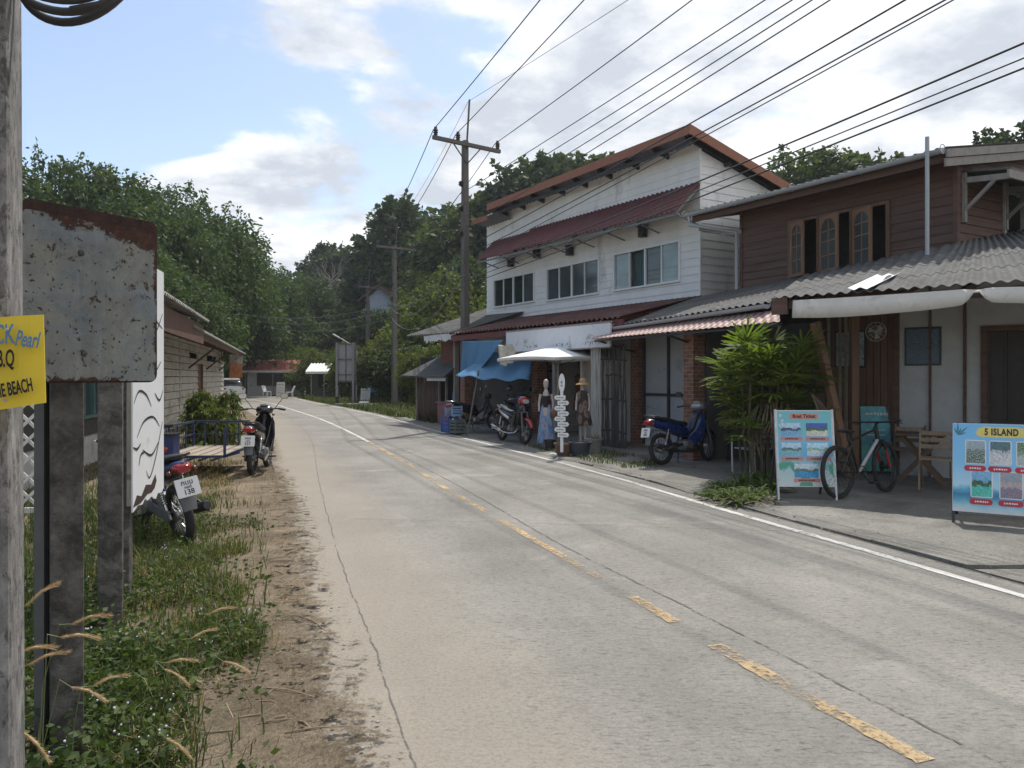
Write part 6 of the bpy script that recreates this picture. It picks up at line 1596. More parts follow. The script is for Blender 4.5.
# sidecar: angle-iron frame with a slatted deck, bolted to the black motorcycle
SCB = mat('blue_sidecar_paint', (.018, .032, .085), .5, var=.2, dirt=(.06, .05, .045), dirt_amt=.35); PLK = mat('grey_deck_planks', (.30, .255, .20), .85, var=.25, stretch=(4, .6, 4))
sc_ = MB(); x0, x1, y0, y1, z0, z1 = -1.05, .75, .32, 1.28, .36, .80
for a, c_ in (((x0, y0, z0), (x1, y0, z0)), ((x0, y1, z0), (x1, y1, z0)), ((x0, y0, z0), (x0, y1, z0)), ((x1, y0, z0), (x1, y1, z0)), ((x1, y0, z1), (x1, y1, z1)), ((x0, y1, z1), (x1, y1, z1)), ((x0, .1, .42), (x0, y0, z0)),
              ((x0, y0, z0), (x0, y0, z1)), ((x0, y1, z0), (x0, y1, z1)), ((x1, y0, z0), (x1, y0, z1)), ((x1, y1, z0), (x1, y1, z1)), ((x0, .1, .45), (x0, y0, z0)), ((.3, .08, .45), (.3, y0, z0)), ((.0, .1, .62), (.0, y0, z1 - .1))): sc_.beam(a, c_, .035, .035)
for k in range(1, 4): x = x0 + (x1 - x0) * k / 4; sc_.beam((x, y1, z0), (x, y1, z1), .022, .022)
for z in (.58,): sc_.beam((x0, y1, z), (x1, y1, z), .022, .022); sc_.beam((x1, y0, z), (x1, y1, z), .022, .022)
for k in range(1, 5): y = y0 + (y1 - y0) * k / 5; sc_.beam((x0, y, z0 - .06), (x1, y, z0 - .06), .03, .03); sc_.beam((x1, y, z0), (x1, y, z1), .02, .02)
sidecar = sc_.build('sidecar', SCB, mc2)
m = MB()
for k in range(5): m.box(x0 + .03, x1 - .03, y0 + .03 + .187 * k, y0 + .03 + .187 * k + .155, z0 - .005, z0 + .02)
m.build('deck', PLK, sidecar, bevel=.004)
m = MB(); m.torus((.1, 1.42, .27), (0, 1, 0), .225, .045, 36, 8); m.build('sidecar_tyre', TYRE, sidecar, smooth=180)
m = MB(); m.torus((.1, 1.42, .27), (0, 1, 0), .19, .012, 30, 5); m.cyl((.1, 1.40, .27), .04, .12, (0, 1, 0), 12)
for k in range(20): a = 2 * math.pi * k / 20; m.tube([(.1, 1.42, .27), (.1 + .19 * math.cos(a), 1.42, .27 + .19 * math.sin(a))], .003, 4, caps=False)
m.beam((.1, 1.3, .36), (.1, 1.44, .27), .03, .03); m.build('sidecar_wheel', RIMM, sidecar, smooth=40)
# blue box trailer with a red lamp, left of the sidecar
bb = thing('blue_box_cart', 'small dark blue box cart with a red lamp and wire rack left of the sidecar', 'cart', (-5.0, 11.1, .03), R(8)); bb.scale = (.85, .85, .92)
m = MB(); m.box(-.17, .17, -.14, .25, .42, .80); m.build('box', mat('deep_blue_panel', (.014, .024, .10), .45, var=.15), bb, bevel=.012)
m = MB(); m.lathe([(.045, 0), (.045, .02), (.0, .03)], (.05, -.142, .58), (0, -1, 0), 16); m.build('lamp', REDL, bb, smooth=50)
m = MB(); m.box(-.2, .2, -.17, .28, .80, .825)
for k in range(7): m.beam((-.19 + .063 * k, -.16, .825), (-.19 + .063 * k, -.16, .90), .008, .008); m.beam((-.19 + .063 * k, .27, .825), (-.19 + .063 * k, .27, .90), .008, .008)
m.beam((-.19, -.16, .9), (.19, -.16, .9), .01, .01); m.beam((-.19, .27, .9), (.19, .27, .9), .01, .01); m.build('wire_rack', BLACKP, bb)
for x in (-.19, .19):
    m = MB(); m.torus((x * 1.15, .05, .2), (1, 0, 0), .165, .035, 28, 8); m.cyl((x * 1.15, .05, .2), .13, .02, (1, 0, 0), 20); m.beam((x, .05, .2), (x * .8, .05, .45), .03, .03); m.build('wheel', TYRE, bb, smooth=60)

# motorcycles on the right
motorbike('motorcycle', 'red and black scooter with white flashes parked before the tarpaulin shop', (.02, 18.55, .03), R(-63), R(-5), REDP, BLKP, REDP, None, True, R(0), stripe=WHTP, shield=BLKP)
motorbike('motorcycle', 'dark scooter parked behind the leaning tarpaulin prop, left of the red one', (-1.0, 21.9, .05), R(30), R(-6), PURP, BLKP, BLKP, None, True, R(-15))
motorbike('motorcycle', 'dim blue motorcycle deep under the tarpaulin behind the red scooter', (.05, 21.2, .05), R(-70), R(-5), BLUEP, BLKP, BLKP, None, True, R(10))
BIKEB = G(658, 467.5); BF_ = G(722, 463)
bh = math.atan2((BF_ - BIKEB).y, (BF_ - BIKEB).x)
motorbike('motorcycle', 'shiny blue motorcycle standing side-on before the grey shutter beside the palm', (3.14, 13.85, .05), R(33), R(-5), BLUEP, BLUEP, BLUEP, [('กคจ', .042, .055), ('กระบี่', .0, .03), ('294', -.045, .06)], False, R(14), cowl=SILV)

# bicycle
def bicycle(label, loc, heading, lean, steer):
    o = thing('bicycle', label, 'bicycle', loc); o.rotation_euler = (Matrix.Rotation(heading, 4, 'Z') @ Matrix.Rotation(lean, 4, 'X')).to_euler()
    r = .345; xr_, xf = -.52, .56
    ms_ = Matrix.Translation((.40, 0, 0)) @ Matrix.Rotation(steer, 4, 'Z') @ Matrix.Translation((-.40, 0, 0))
    def wheel(x, M=None):
        m = MB(M=M); m.torus((x, 0, r), (0, 1, 0), r - .052, .016, 40, 6); m.cyl((x, 0, r), .028, .1, (0, 1, 0), 12)
        for k in range(32): a = 2 * math.pi * k / 32; m.tube([(x + .022 * math.cos(a + .5), .03 * (1 if k % 2 else -1), r + .022 * math.sin(a + .5)), (x + (r - .05) * math.cos(a), 0, r + (r - .05) * math.sin(a))], .0016, 4, caps=False)
        m.cyl((x, .045, r), .08, .003, (0, 1, 0), 20)
        w_ = m.build('wheel', BLACKP, o, smooth=40); m = MB(M=M); m.torus((x, 0, r), (0, 1, 0), r - .026, .027, 44, 8); m.build('tyre', TYRE, w_, smooth=180); return w_
    wr = wheel(xr_); wf = wheel(xf, ms_)
    m = MB(); bb_ = Vector((-.08, 0, .31)); st = Vector((-.22, 0, .72)); hd = Vector((.36, 0, .86)); hb = Vector((.395, 0, .72))
    m.tube([hb, bb_], .022, 10); m.build('down_tube', mat('pale_frame_paint', (.36, .36, .36), .3), o, smooth=50)
    m = MB(); m.tube([st, hd], .017, 10); m.build('top_tube', BLACKP, o, smooth=50)
    m = MB(); m.tube([hd + (hd - hb) * .2, hb - (hd - hb) * .15], .024, 10); m.build('head_tube', BLACKP, o, smooth=50)
    m = MB(); m.tube([bb_, st, st + Vector((-.03, 0, .10))], .018, 10)
    for s_ in (-1, 1): m.tube([bb_ + Vector((0, .03 * s_, 0)), (xr_, .06 * s_, r)], .010, 8); m.tube([st + Vector((0, .02 * s_, -.04)), (xr_, .06 * s_, r)], .009, 8)
    m.build('rear_triangle', BLACKP, o, smooth=50)
    m = MB(M=ms_)
    for s_ in (-1, 1): m.tube([(xf, .06 * s_, r), (.475, .06 * s_, .58)], .017, 10)
    m.build('fork_legs', mat('red_black_fork', (.36, .02, .02), .35), o, smooth=50)
    m = MB(M=ms_)
    for s_ in (-1, 1): m.tube([(.475, .06 * s_, .58), (.425, .055 * s_, .70)], .019, 10)
    m.beam((.425, -.07, .70), (.425, .07, .70), .04, .04); m.tube([(.425, 0, .70), (.37, 0, .92)], .02, 10); m.tube([(.37, 0, .92), (.43, 0, .95)], .018, 10); m.build('steerer', BLACKP, o, smooth=50)
    m = MB(M=ms_); m.tube([(.36, -.34, .965), (.42, -.2, .955), (.435, 0, .95), (.42, .2, .955), (.36, .34, .965)], .012, 8); hb_ = m.build('handlebar', BLACKP, o, smooth=50)
    for s_ in (-1, 1):
        m = MB(M=ms_); m.tube([(.40, .235 * s_, .957), (.36, .345 * s_, .965)], .018, 10); m.build('grip', BLACKP, hb_, smooth=50)
        m = MB(M=ms_); m.tube([(.42, .22 * s_, .95), (.45, .27 * s_, .93), (.44, .33 * s_, .93)], .005, 6); m.build('brake_lever', BLACKP, hb_, smooth=50)
    m = MB(); m.loft([ell((-.12, 0, .845), .018, .012, 12), ell((-.2, 0, .85), .03, .018, 12), ell((-.32, 0, .858), .065, .022, 12, 2.6), ell((-.39, 0, .865), .07, .02, 12, 2.6), ell((-.405, 0, .865), .04, .01, 12)]); m.tube([(-.25, 0, .72), (-.28, 0, .85)], .014, 8); m.build('saddle', SEATM, o, smooth=50)
    m = MB(); m.torus(bb_ + Vector((0, -.055, 0)), (0, 1, 0), .085, .008, 30, 5); m.beam(bb_ + Vector((0, -.07, 0)), bb_ + Vector((.11, -.08, -.13)), .02, .02); m.beam(bb_ + Vector((0, .07, 0)), bb_ + Vector((-.11, .08, .13)), .02, .02)
    m.tube([bb_ + Vector((0, -.055, .085)), (xr_, -.05, r + .03)], .004, 5); m.tube([bb_ + Vector((0, -.055, -.085)), (xr_, -.05, r - .03)], .004, 5); cr_ = m.build('crankset', STEEL, o, smooth=50)
    m = MB(); m.obox(bb_ + Vector((.12, -.13, -.135)), (.10, .08, .022)); m.obox(bb_ + Vector((-.12, .13, .135)), (.10, .08, .022)); m.build('pedal', BLACKP, cr_)
    return o
b0, b1 = G(840, 499, .04), G(886, 492.5, .04)
bicycle('black and white mountain bicycle with a red fork standing between the two tour boards', (b0 + b1) / 2 - Vector((0, 0, .0)), math.atan2(b1.y - b0.y, b1.x - b0.x), R(-4), R(6))
# ================================================================== BOARDS, SHOP GOODS, PLANTS, SMALL THINGS
def flat(name, c, rough=.5): return mat(name, c, rough, var=.06)
def pic(name, top, bot, mid=None, sc=6, det=None):
    """printed picture: bands of colour with an irregular boundary"""
    m, t, b = newmat(name); g = coord(t, 'UV'); sp = t.nodes.new('ShaderNodeSeparateXYZ'); t.links.new(g, sp.inputs[0])
    n = noise_node(t, sc, 5, .6, g); h = math_node(t, 'ADD', sp.outputs[1], math_node(t, 'MULTIPLY', math_node(t, 'SUBTRACT', n, .5), .6))
    st = [(.0, bot), (.38, bot), (.42, mid or bot), (.58, mid or top), (.63, top), (1, scl(top, 1.15))]
    col = ramp_node(t, h, st)
    col = mix_node(t, .8, col, ramp_node(t, noise_node(t, sc * 2.2, 8, .78, g, .8), [(.34, (.32, .34, .38)), (.5, (1, 1, 1)), (.68, (1.5, 1.5, 1.45))]), 'MULTIPLY')
    if det: col = mix_node(t, ramp_node(t, noise_node(t, sc * 4, 5, .7, g), [(.48, (0, 0, 0)), (.56, (1, 1, 1))]), col, det)
    t.links.new(col, b.inputs['Base Color']); b.inputs['Roughness'].default_value = .4; return m
def uvquad(name, M, x0, x1, y0, y1, z, m, parent, r=0.0):
    q = MB(M=M); pts = rrect(x0, x1, y0, y1, r) if r else [(x0, y0, 0), (x1, y0, 0), (x1, y1, 0), (x0, y1, 0)]
    q.prism(pts, (0, 0, z - .002), (0, 0, z)); o = q.build(name, m, parent); uv = o.data.uv_layers.new(name='UVMap'); inv = M.inverted()
    for lp_ in o.data.loops: c_ = inv @ o.data.vertices[lp_.vertex_index].co; uv.data[lp_.index].uv = ((c_.x - x0) / (x1 - x0), (c_.y - y0) / (y1 - y0))
    return o
def dashes(name, M, rows, m, parent, z):
    """illegible caption: a row of small irregular strokes"""
    q = MB(M=M); r_ = random.Random(len(rows) * 7 + 1)
    for (x0, x1, y, h) in rows:
        x = x0
        while x < x1 - .004:
            w_ = r_.uniform(.5, .9) * h; q.box(x, min(x + w_, x1), y - h / 2 * r_.uniform(.6, 1), y + h / 2 * r_.uniform(.7, 1), z - .001, z); x += w_ + h * .28
    return q.build(name, m, parent)
SKYB = pic('poster_sea_sky', (.22, .52, .78), (.42, .62, .70), (.10, .30, .52), 3); WHB = flat('white_print', (.72, .72, .72)); REDB = flat('red_print', (.50, .035, .05)); SALM = flat('salmon_print', (.60, .23, .19)); DKT = flat('dark_print', (.05, .03, .03)); YELB = flat('yellow_print', (.75, .62, .18)); PALE = flat('pale_print', (.75, .66, .66))
# "5 ISLAND" board
b0_ = G(955.5, 522, .04); xd_ = Vector((.857, -.515, 0)); W5 = .88
yaw = math.atan2(xd_.y, xd_.x)
o = thing('tour_board', 'bright blue tour board headed 5 ISLAND standing on the forecourt at the right edge', 'signboard', b0_, yaw)
tilt = Vector((0, .17, 1)).normalized(); MT = basis((0, 0, .12), (1, 0, 0), tilt)          # x along, y up the board, z to the viewer
HB = (EYE - .04 - (423 - HY) / F * b0_.y) / tilt.z - .13
m = MB(M=MT); m.box(-.03, W5, 0, HB, -.012, 0); m.build('panel', WHB, o)
m = MB(M=MT); m.box(-.035, -.005, -.12 / tilt.z, HB + .01, -.045, -.0125); m.box(W5 - .03, W5, -.12 / tilt.z, HB + .01, -.045, -.0125); m.box(0, W5 - .03, HB - .03, HB + .01, -.045, -.0125)
m.build('stand', STEEL, o); m = MB(); m.beam((0.02, .62, .05), (W5 - .06, .62, .05), .03, .03); m.build('back_bar', STEEL, o)
for xq in (0, W5 - .04): m = MB(); m.beam((xq, .62, 0), (xq, .20, HB * .85), .03, .03); m.build('back_leg', STEEL, o)
bgm, t, b = newmat('tour_board_print'); g = coord(t, 'UV'); sp = t.nodes.new('ShaderNodeSeparateXYZ'); t.links.new(g, sp.inputs[0])
h = math_node(t, 'ADD', sp.outputs[1], math_node(t, 'MULTIPLY', math_node(t, 'SUBTRACT', noise_node(t, 5, 5, .6, g), .5), .16))
t.links.new(ramp_node(t, h, [(0, (.66, .66, .64)), (.06, (.40, .62, .70)), (.14, (.10, .36, .50)), (.20, (.05, .20, .33)), (.25, (.10, .40, .58)), (.31, (.45, .68, .80)), (.55, (.24, .56, .82)), (1, (.20, .50, .80))]), b.inputs['Base Color']); b.inputs['Roughness'].default_value = .4
bgm2 = bgm; uvquad('print', MT, -.025, W5 - .005, .0, HB - .005, .003, bgm, o)
cx5 = .43
q = MB(M=MT); r_ = random.Random(3); yh = HB * .905
pts = []
for k in range(26): a = 2 * math.pi * k / 26; pts.append((cx5 + .235 * math.copysign(abs(math.cos(a)) ** .5, math.cos(a)) * r_.uniform(.94, 1.05), yh + .058 * math.copysign(abs(math.sin(a)) ** .6, math.sin(a)) * r_.uniform(.9, 1.15), 0))
q.prism(pts, (0, 0, .003), (0, 0, .0045)); q.build('brush_band', YELB, o)
text_obj('5 ISLAND', .098, DKT, o, 'lettering', MT @ Matrix.Translation((cx5 - .01, yh, .006)), .0006, bold=.004, spacing=1.12, sx=.68)
pics = [((.10, .27), (.55, .80), ((.30, .38, .42), (.05, .10, .05), (.08, .14, .08), 4, (.42, .46, .46))), ((.32, .50), (.55, .80), ((.10, .18, .20), (.62, .61, .62), (.55, .56, .58), 3, None)), ((.56, .74), (.55, .80), ((.06, .13, .06), (.5, .55, .55), (.18, .28, .22), 4, (.35, .45, .3))),
        ((.15, .33), (.18, .46), ((.20, .42, .62), (.10, .52, .42), (.06, .13, .07), 3, None)), ((.41, .60), (.18, .46), ((.12, .40, .50), (.04, .20, .32), (.4, .5, .5), 6, (.62, .25, .2)))]
for i, ((xa, xb), (ya, yb), k) in enumerate(pics):
    A, B_, mid, sc, det = k
    uvquad('photo_border', MT, xa - .012, xb + .012, HB * ya - .012, HB * yb + .012, .005, WHB, o, .02)
    uvquad('photo', MT, xa, xb, HB * ya, HB * yb, .0075, pic('tour_photo_%d' % i, A, B_, mid, sc, det), o)
    yc_ = HB * ya - .055; uvquad('caption_band', MT, xa - .02, xb + .01, yc_ - .03, yc_ + .03, .007, REDB, o, .028)
    dashes('caption_marks', MT, [(xa + .03, xb - .03, yc_, .022)], WHB, o, .0085)
m = MB(M=MT)
for k in range(9):
    a = R(200 - 22 * k); c_ = Vector((.02, HB * .86, 0)); e = c_ + Vector((math.cos(a), math.sin(a), 0)) * (.09 + .05 * (k % 2)); s_ = Vector((-math.sin(a), math.cos(a), 0)) * .008
    if e.x < -.02: continue
    m.prism([c_, c_.lerp(e, .5) - s_, e, c_.lerp(e, .5) + s_], (0, 0, .0035), (0, 0, .0045))
m.build('palm_print', flat('palm_print_green', (.05, .16, .17)), o)

# "Boat Ticket" board
t0_, t1_ = G(783, 500, .03), G(834, 502, .03)
xd_ = Vector((1, -.05, 0)).normalized(); yaw = math.atan2(xd_.y, xd_.x); WT = .70
o = thing('ticket_board', 'turquoise Boat Ticket board with five small sea pictures leaning beside the palm', 'signboard', Vector((t0_.x - .05, t0_.y, .03)), yaw)
tilt = Vector((0, .14, 1)).normalized(); MT = basis((0, 0, .17), (1, 0, 0), tilt); HB = .98
m = MB(M=MT); m.box(0, WT, 0, HB, -.012, 0); m.build('panel', WHB, o)
for xq in (-.022, WT): m = MB(M=MT); m.box(xq, xq + .022, -.17, HB + .01, -.03, .01); m.build('leg', mat('white_metal_leg', (.55, .57, .58), .5), o)
for xq in (.02, WT - .02): m = MB(); m.beam((xq, .5, 0), (xq, .14, .9), .025, .025); m.build('back_leg', STEEL, o)
tm_, t, b = newmat('ticket_board_print'); g = coord(t, 'UV'); sp = t.nodes.new('ShaderNodeSeparateXYZ'); t.links.new(g, sp.inputs[0])
h = math_node(t, 'ADD', sp.outputs[1], math_node(t, 'MULTIPLY', math_node(t, 'SUBTRACT', noise_node(t, 4, 4, .6, g), .5), .12))
cc = ramp_node(t, h, [(0, (.55, .62, .60)), (.12, (.45, .58, .60)), (.30, (.30, .52, .60)), (.42, (.14, .42, .66)), (.62, (.20, .50, .68)), (.75, (.16, .50, .56)), (1, (.16, .46, .50))])
gr = math_node(t, 'MULTIPLY', ramp_node(t, noise_node(t, 3.2, 2, .4, g), [(.50, (0, 0, 0)), (.53, (1, 1, 1))]), ramp_node(t, sp.outputs[1], [(.3, (1, 1, 1)), (.36, (0, 0, 0))]))
t.links.new(mix_node(t, gr, cc, (.06, .33, .22)), b.inputs['Base Color']); b.inputs['Roughness'].default_value = .4
uvquad('print', MT, .01, WT - .01, .01, HB - .01, .003, tm_, o)
uvquad('header_band', MT, .17, .53, HB * .885, HB * .955, .005, SALM, o, .02)
text_obj('Boat Ticket', .062, DKT, o, 'lettering', MT @ Matrix.Translation((.35, HB * .92, .0065)), .0006, bold=.002)
for i, (xa, xb, ya, yb, A, B_, mid) in enumerate([(.05, .30, .66, .83, (.42, .56, .72), (.18, .40, .62), (.06, .09, .14)), (.37, .64, .66, .83, (.05, .11, .38), (.6, .6, .52), (.08, .16, .08)), (.05, .30, .40, .57, (.42, .60, .74), (.2, .45, .52), (.10, .20, .20)), (.37, .64, .40, .57, (.45, .66, .78), (.55, .68, .72), (.3, .5, .4)), (.20, .50, .12, .30, (.5, .6, .68), (.05, .30, .60), (.12, .22, .16))]):
    uvquad('photo', MT, xa, xb, HB * ya, HB * yb, .006, pic('ticket_photo_%d' % i, A, B_, mid, 3), o)
    uvquad('caption_band', MT, xa - .01, xb + .02, HB * ya - .058, HB * ya - .012, .006, SALM, o)
    dashes('caption_marks', MT, [(xa + .05, xb - .04, HB * ya - .035, .022)], DKT, o, .0075)
m = MB(M=MT)
for (x, y) in ((.05, .93), (.07, .86), (.045, .80), (.07, .76)):
    for k in range(5): a = 2 * math.pi * k / 5; m.prism([(x + .010 * math.cos(a) + .011 * math.cos(q_), y * HB + .010 * math.sin(a) + .011 * math.sin(q_), 0) for q_ in [j * 1.05 for j in range(6)]], (0, 0, .0035), (0, 0, .0045))
m.build('flower_prints', WHB, o)

# teal board leaning behind the bicycle
o = thing('teal_board', 'dim teal tour board with two pictures leaning in the shade behind the bicycle', 'signboard', Vector((P(862, 480, 12.4).x, 12.4, .04)), R(-12))
tilt = Vector((0, .12, 1)).normalized(); MT = basis((0, 0, .05), (1, 0, 0), tilt)
tb = pic('teal_board_print', (.05, .30, .34), (.06, .34, .30), (.05, .24, .30), 2)
m = MB(M=MT); m.box(0, .78, 0, 1.04, -.02, 0); m.build('panel', BLACKP, o); uvquad('print', MT, .0, .78, .0, 1.04, .003, tb, o)
uvquad('photo', MT, .44, .70, .48, .78, .006, pic('teal_photo_a', (.02, .03, .05), (.03, .06, .12), (.02, .02, .03), 4), o); uvquad('photo', MT, .44, .72, .10, .40, .006, pic('teal_photo_b', (.05, .09, .10), (.10, .16, .12), (.04, .05, .05), 4), o)
dashes('caption_marks', MT, [(.08, .66, .92, .05), (.08, .36, .66, .022), (.08, .36, .58, .022)], flat('pale_letter', (.5, .55, .5)), o, .0055)
# framed notices on the shop walls
def framed(label, t_, z0, w_, h_, m_, lean=0.0):
    o = thing('framed_notice', label, 'notice', S(t_, z0, .02), math.atan2(WDIR.y, WDIR.x)); MT = basis((0, 0, 0), (1, 0, 0), (0, 0, 1))
    m = MB(M=MT); m.box(0, w_, 0, h_, -.012, .012); m.build('frame', BLACKP, o, bevel=.004); uvquad('print', MT, .03, w_ - .03, .03, h_ - .03, .0145, m_, o); return o
np_ = pic('map_print', (.36, .40, .42), (.40, .43, .44), (.22, .27, .30), 5, (.12, .14, .16))
framed('framed pale map on the reddish boards behind the bicycle', 1.12, 1.75, .50, .62, np_)
o = framed('framed dark blue picture on the grey white wall left of the dark door', 2.20, 1.78, .52, .60, pic('blue_framed_print', (.045, .08, .13), (.05, .09, .13), (.03, .06, .10), 5, (.10, .15, .2)))
# chairs and table
CHW = mat('bleached_chair_wood', (.26, .19, .125), .8, var=.25, stretch=(4, 4, .6)); DKC = mat('dark_table_wood', (.13, .085, .055), .75, var=.25)
def folding_chair(label, loc, rz):
    o = thing('folding_chair', label, 'chair', loc, rz, 'wooden folding chairs in the shop')
    for s_ in (-1, 1):
        m = MB(); m.beam((.20 * s_, .18, 0), (.20 * s_, -.30, .82), .045, .022, up=(1, 0, 0)); m.build('leg', CHW, o); m = MB(); m.beam((.17 * s_, -.26, 0), (.17 * s_, .20, .44), .04, .022, up=(1, 0, 0)); m.build('leg', CHW, o)
    m = MB()
    for k in range(5): m.box(-.19, .19, -.20 + .085 * k, -.13 + .085 * k, .43, .45)
    m.build('seat', CHW, o); m = MB()
    for k in range(3): z = .56 + .09 * k; y = -.155 - .053 * k - .0; m.box(-.20, .20, y - .012, y + .006, z, z + .055)
    m.build('backrest', CHW, o); return o
cpos = P(934, 500, 10.6); folding_chair('slatted wooden folding chair in the shade left of the 5 ISLAND board', (cpos.x, 10.55, .045), R(150))
o = thing('cafe_table', 'small dark wooden table with crossed legs between the teal board and the folding chair', 'table', (P(921, 490, 11.4).x, 11.4, .045), R(-30))
m = MB(); m.box(-.33, .33, -.33, .33, .70, .73); m.build('table_top', DKC, o, bevel=.005)
for s_ in (-1, 1):
    m = MB(); m.beam((-.30, .24 * s_, 0), (.28, .24 * s_, .70), .06, .03, up=(0, 1, 0)); m.build('leg', DKC, o); m = MB(); m.beam((.30, .20 * s_, 0), (-.28, .20 * s_, .70), .06, .03, up=(0, 1, 0)); m.build('leg', DKC, o)
folding_chair('dark slatted folding chair at the far side of the small table', (P(906, 480, 12.0).x, 11.95, .045), R(-20))
for ch in COL.objects:
    pass
# hanging pale lamp by the pole of the shop
o = thing('electric_fan', 'pale round wall fan hanging near the dark blue framed picture', 'fan', S(1.85, 2.32, .30))
m = MB(); m.torus((0, 0, 0), (-.6, -.8, 0), .15, .006, 24, 5); m.torus((0, 0, 0), (-.6, -.8, 0), .09, .004, 20, 5)
for k in range(12): a = 2 * math.pi * k / 12; e1_ = Vector((-.8, .6, 0)) * math.cos(a) * .15 + Vector((0, 0, 1)) * math.sin(a) * .15; m.tube([(0, 0, 0), e1_], .003, 4)
m.build('guard', mat('cream_plastic', (.45, .43, .38), .5), o); m = MB()
for k in range(3): a = 2 * math.pi * k / 3; e1_ = Vector((-.8, .6, 0)) * math.cos(a) + Vector((0, 0, 1)) * math.sin(a); e2_ = Vector((-.8, .6, 0)) * math.cos(a + .7) + Vector((0, 0, 1)) * math.sin(a + .7); m.prism([(0, 0, 0), e1_ * .12, e2_ * .12], (.004, .006, 0), (.008, .011, 0))
m.build('blade', bpy.data.materials['cream_plastic'], o); m = MB(); m.tube([(.03, .04, 0), (.12, .16, -.02), (.16, .21, .1)], .03, 8); m.build('motor', bpy.data.materials['cream_plastic'], o)

# ------------------------------------------------------------------ lady palm clump
PALM = leafmat('lady_palm_leaves', (.125, .172, .040), .55, .38); DEADP = mat('dead_palm_leaf', (.20, .155, .105), .9, var=.3)
pc = Vector((3.98, 11.75, .03))
o = thing('lady_palm', 'bushy fan-leaved palm clump with drooping withered fronds beside the ticket board', 'palm', pc)
r_ = random.Random(17); vs = []; fs = []; dv = []; df = []; cane = MB()
def fan(base, d, L_, nl, droop, V, Fc, spread=1.9, wd=.036):
    d = d.normalized(); side = d.cross(Vector((0, 0, 1))); side = side.normalized() if side.length > .05 else Vector((1, 0, 0)); upv = side.cross(d)
    for k in range(nl):
        a = (k / (nl - 1) - .5) * spread * 1.15 + r_.uniform(-.06, .06); dd = (d * math.cos(a) + side * math.sin(a) + upv * r_.uniform(-.05, .12)).normalized(); l_ = L_ * r_.uniform(.8, 1.1) * (1 - .18 * abs(a))
        s_ = dd.cross(upv).normalized(); prev = None; o0 = len(V)
        for j in range(6):
            t_ = j / 5; p = base + dd * (l_ * t_) + Vector((0, 0, -1)) * (droop * l_ * t_ ** 2.2) ; ww = wd * (.35 + 1.3 * t_ if t_ < .4 else .87) * (1 if j < 5 else .15)
            V.append(p - s_ * ww * .5); V.append(p + Vector((0, 0, .006)) - 0 * s_); V.append(p + s_ * ww * .5)
        for j in range(5):
            q = o0 + 3 * j; Fc.append((q, q + 1, q + 4, q + 3)); Fc.append((q + 1, q + 2, q + 5, q + 4))
for i in range(30):
    a = r_.uniform(0, 6.28); q = r_.uniform(.03, .36); bx, by = q * math.cos(a) - .1, q * math.sin(a) * .8; H = r_.uniform(1.15, 2.05); lx, ly = bx * 1.5 + .1, by * 1.4
    pts = [(bx, by, -.05), (bx * 1.15 + r_.uniform(-.04, .04), by * 1.1, H * .5), (lx, ly, H)]; cane.tube(pts, [.018, .015, .010], 6)
    for j in range(r_.randint(5, 7)):
        aa = r_.uniform(0, 6.28); el_ = r_.uniform(-.15, 1.1); d = Vector((math.cos(aa) * math.cos(el_), math.sin(aa) * math.cos(el_), math.sin(el_))); st_ = Vector((lx, ly, H - r_.uniform(0, .4))); pe = st_ + d * r_.uniform(.15, .36)
        cane.tube([st_, pe], [.005, .003], 4, caps=False); fan(pe, d, r_.uniform(.34, .50), r_.randint(8, 11), r_.uniform(.02, .3), vs, fs, 2.5, .042)
    for j in range(1 if i % 2 else 0):
        aa = r_.uniform(0, 6.28); st_ = Vector((lx, ly, H * r_.uniform(.55, .85))); d = Vector((math.cos(aa), math.sin(aa) - .5, -1.2)); fan(st_ + d * .1, d, r_.uniform(.3, .5), 7, .4, dv, df, 1.0, .032)
for i in range(12):      # lower fans on the left flank
    h_ = r_.uniform(.55, 1.25); st_ = Vector((r_.uniform(-.62, -.35), r_.uniform(-.4, .1), h_)); d = Vector((r_.uniform(-1, -.1), r_.uniform(-1, .2), r_.uniform(.0, .7))).normalized(); cane.tube([Vector((-.25, 0, h_ - .3)), st_], [.006, .003], 4, caps=False); fan(st_, d, r_.uniform(.3, .42), 9, r_.uniform(.2, .5), vs, fs, 2.3, .036)
def pydata(name, V, Fc, m, parent):
    me = bpy.data.meshes.new(name); me.from_pydata([tuple(p) for p in V], [], Fc); me.materials.append(m)
    for p in me.polygons: p.use_smooth = True
    q = link(bpy.data.objects.new(name, me)); q.parent = parent; return q
pydata('fronds', vs, fs, PALM, o); pydata('withered_fronds', dv, df, DEADP, o); cane.build('canes', mat('palm_cane', (.10, .085, .05), .85), o)
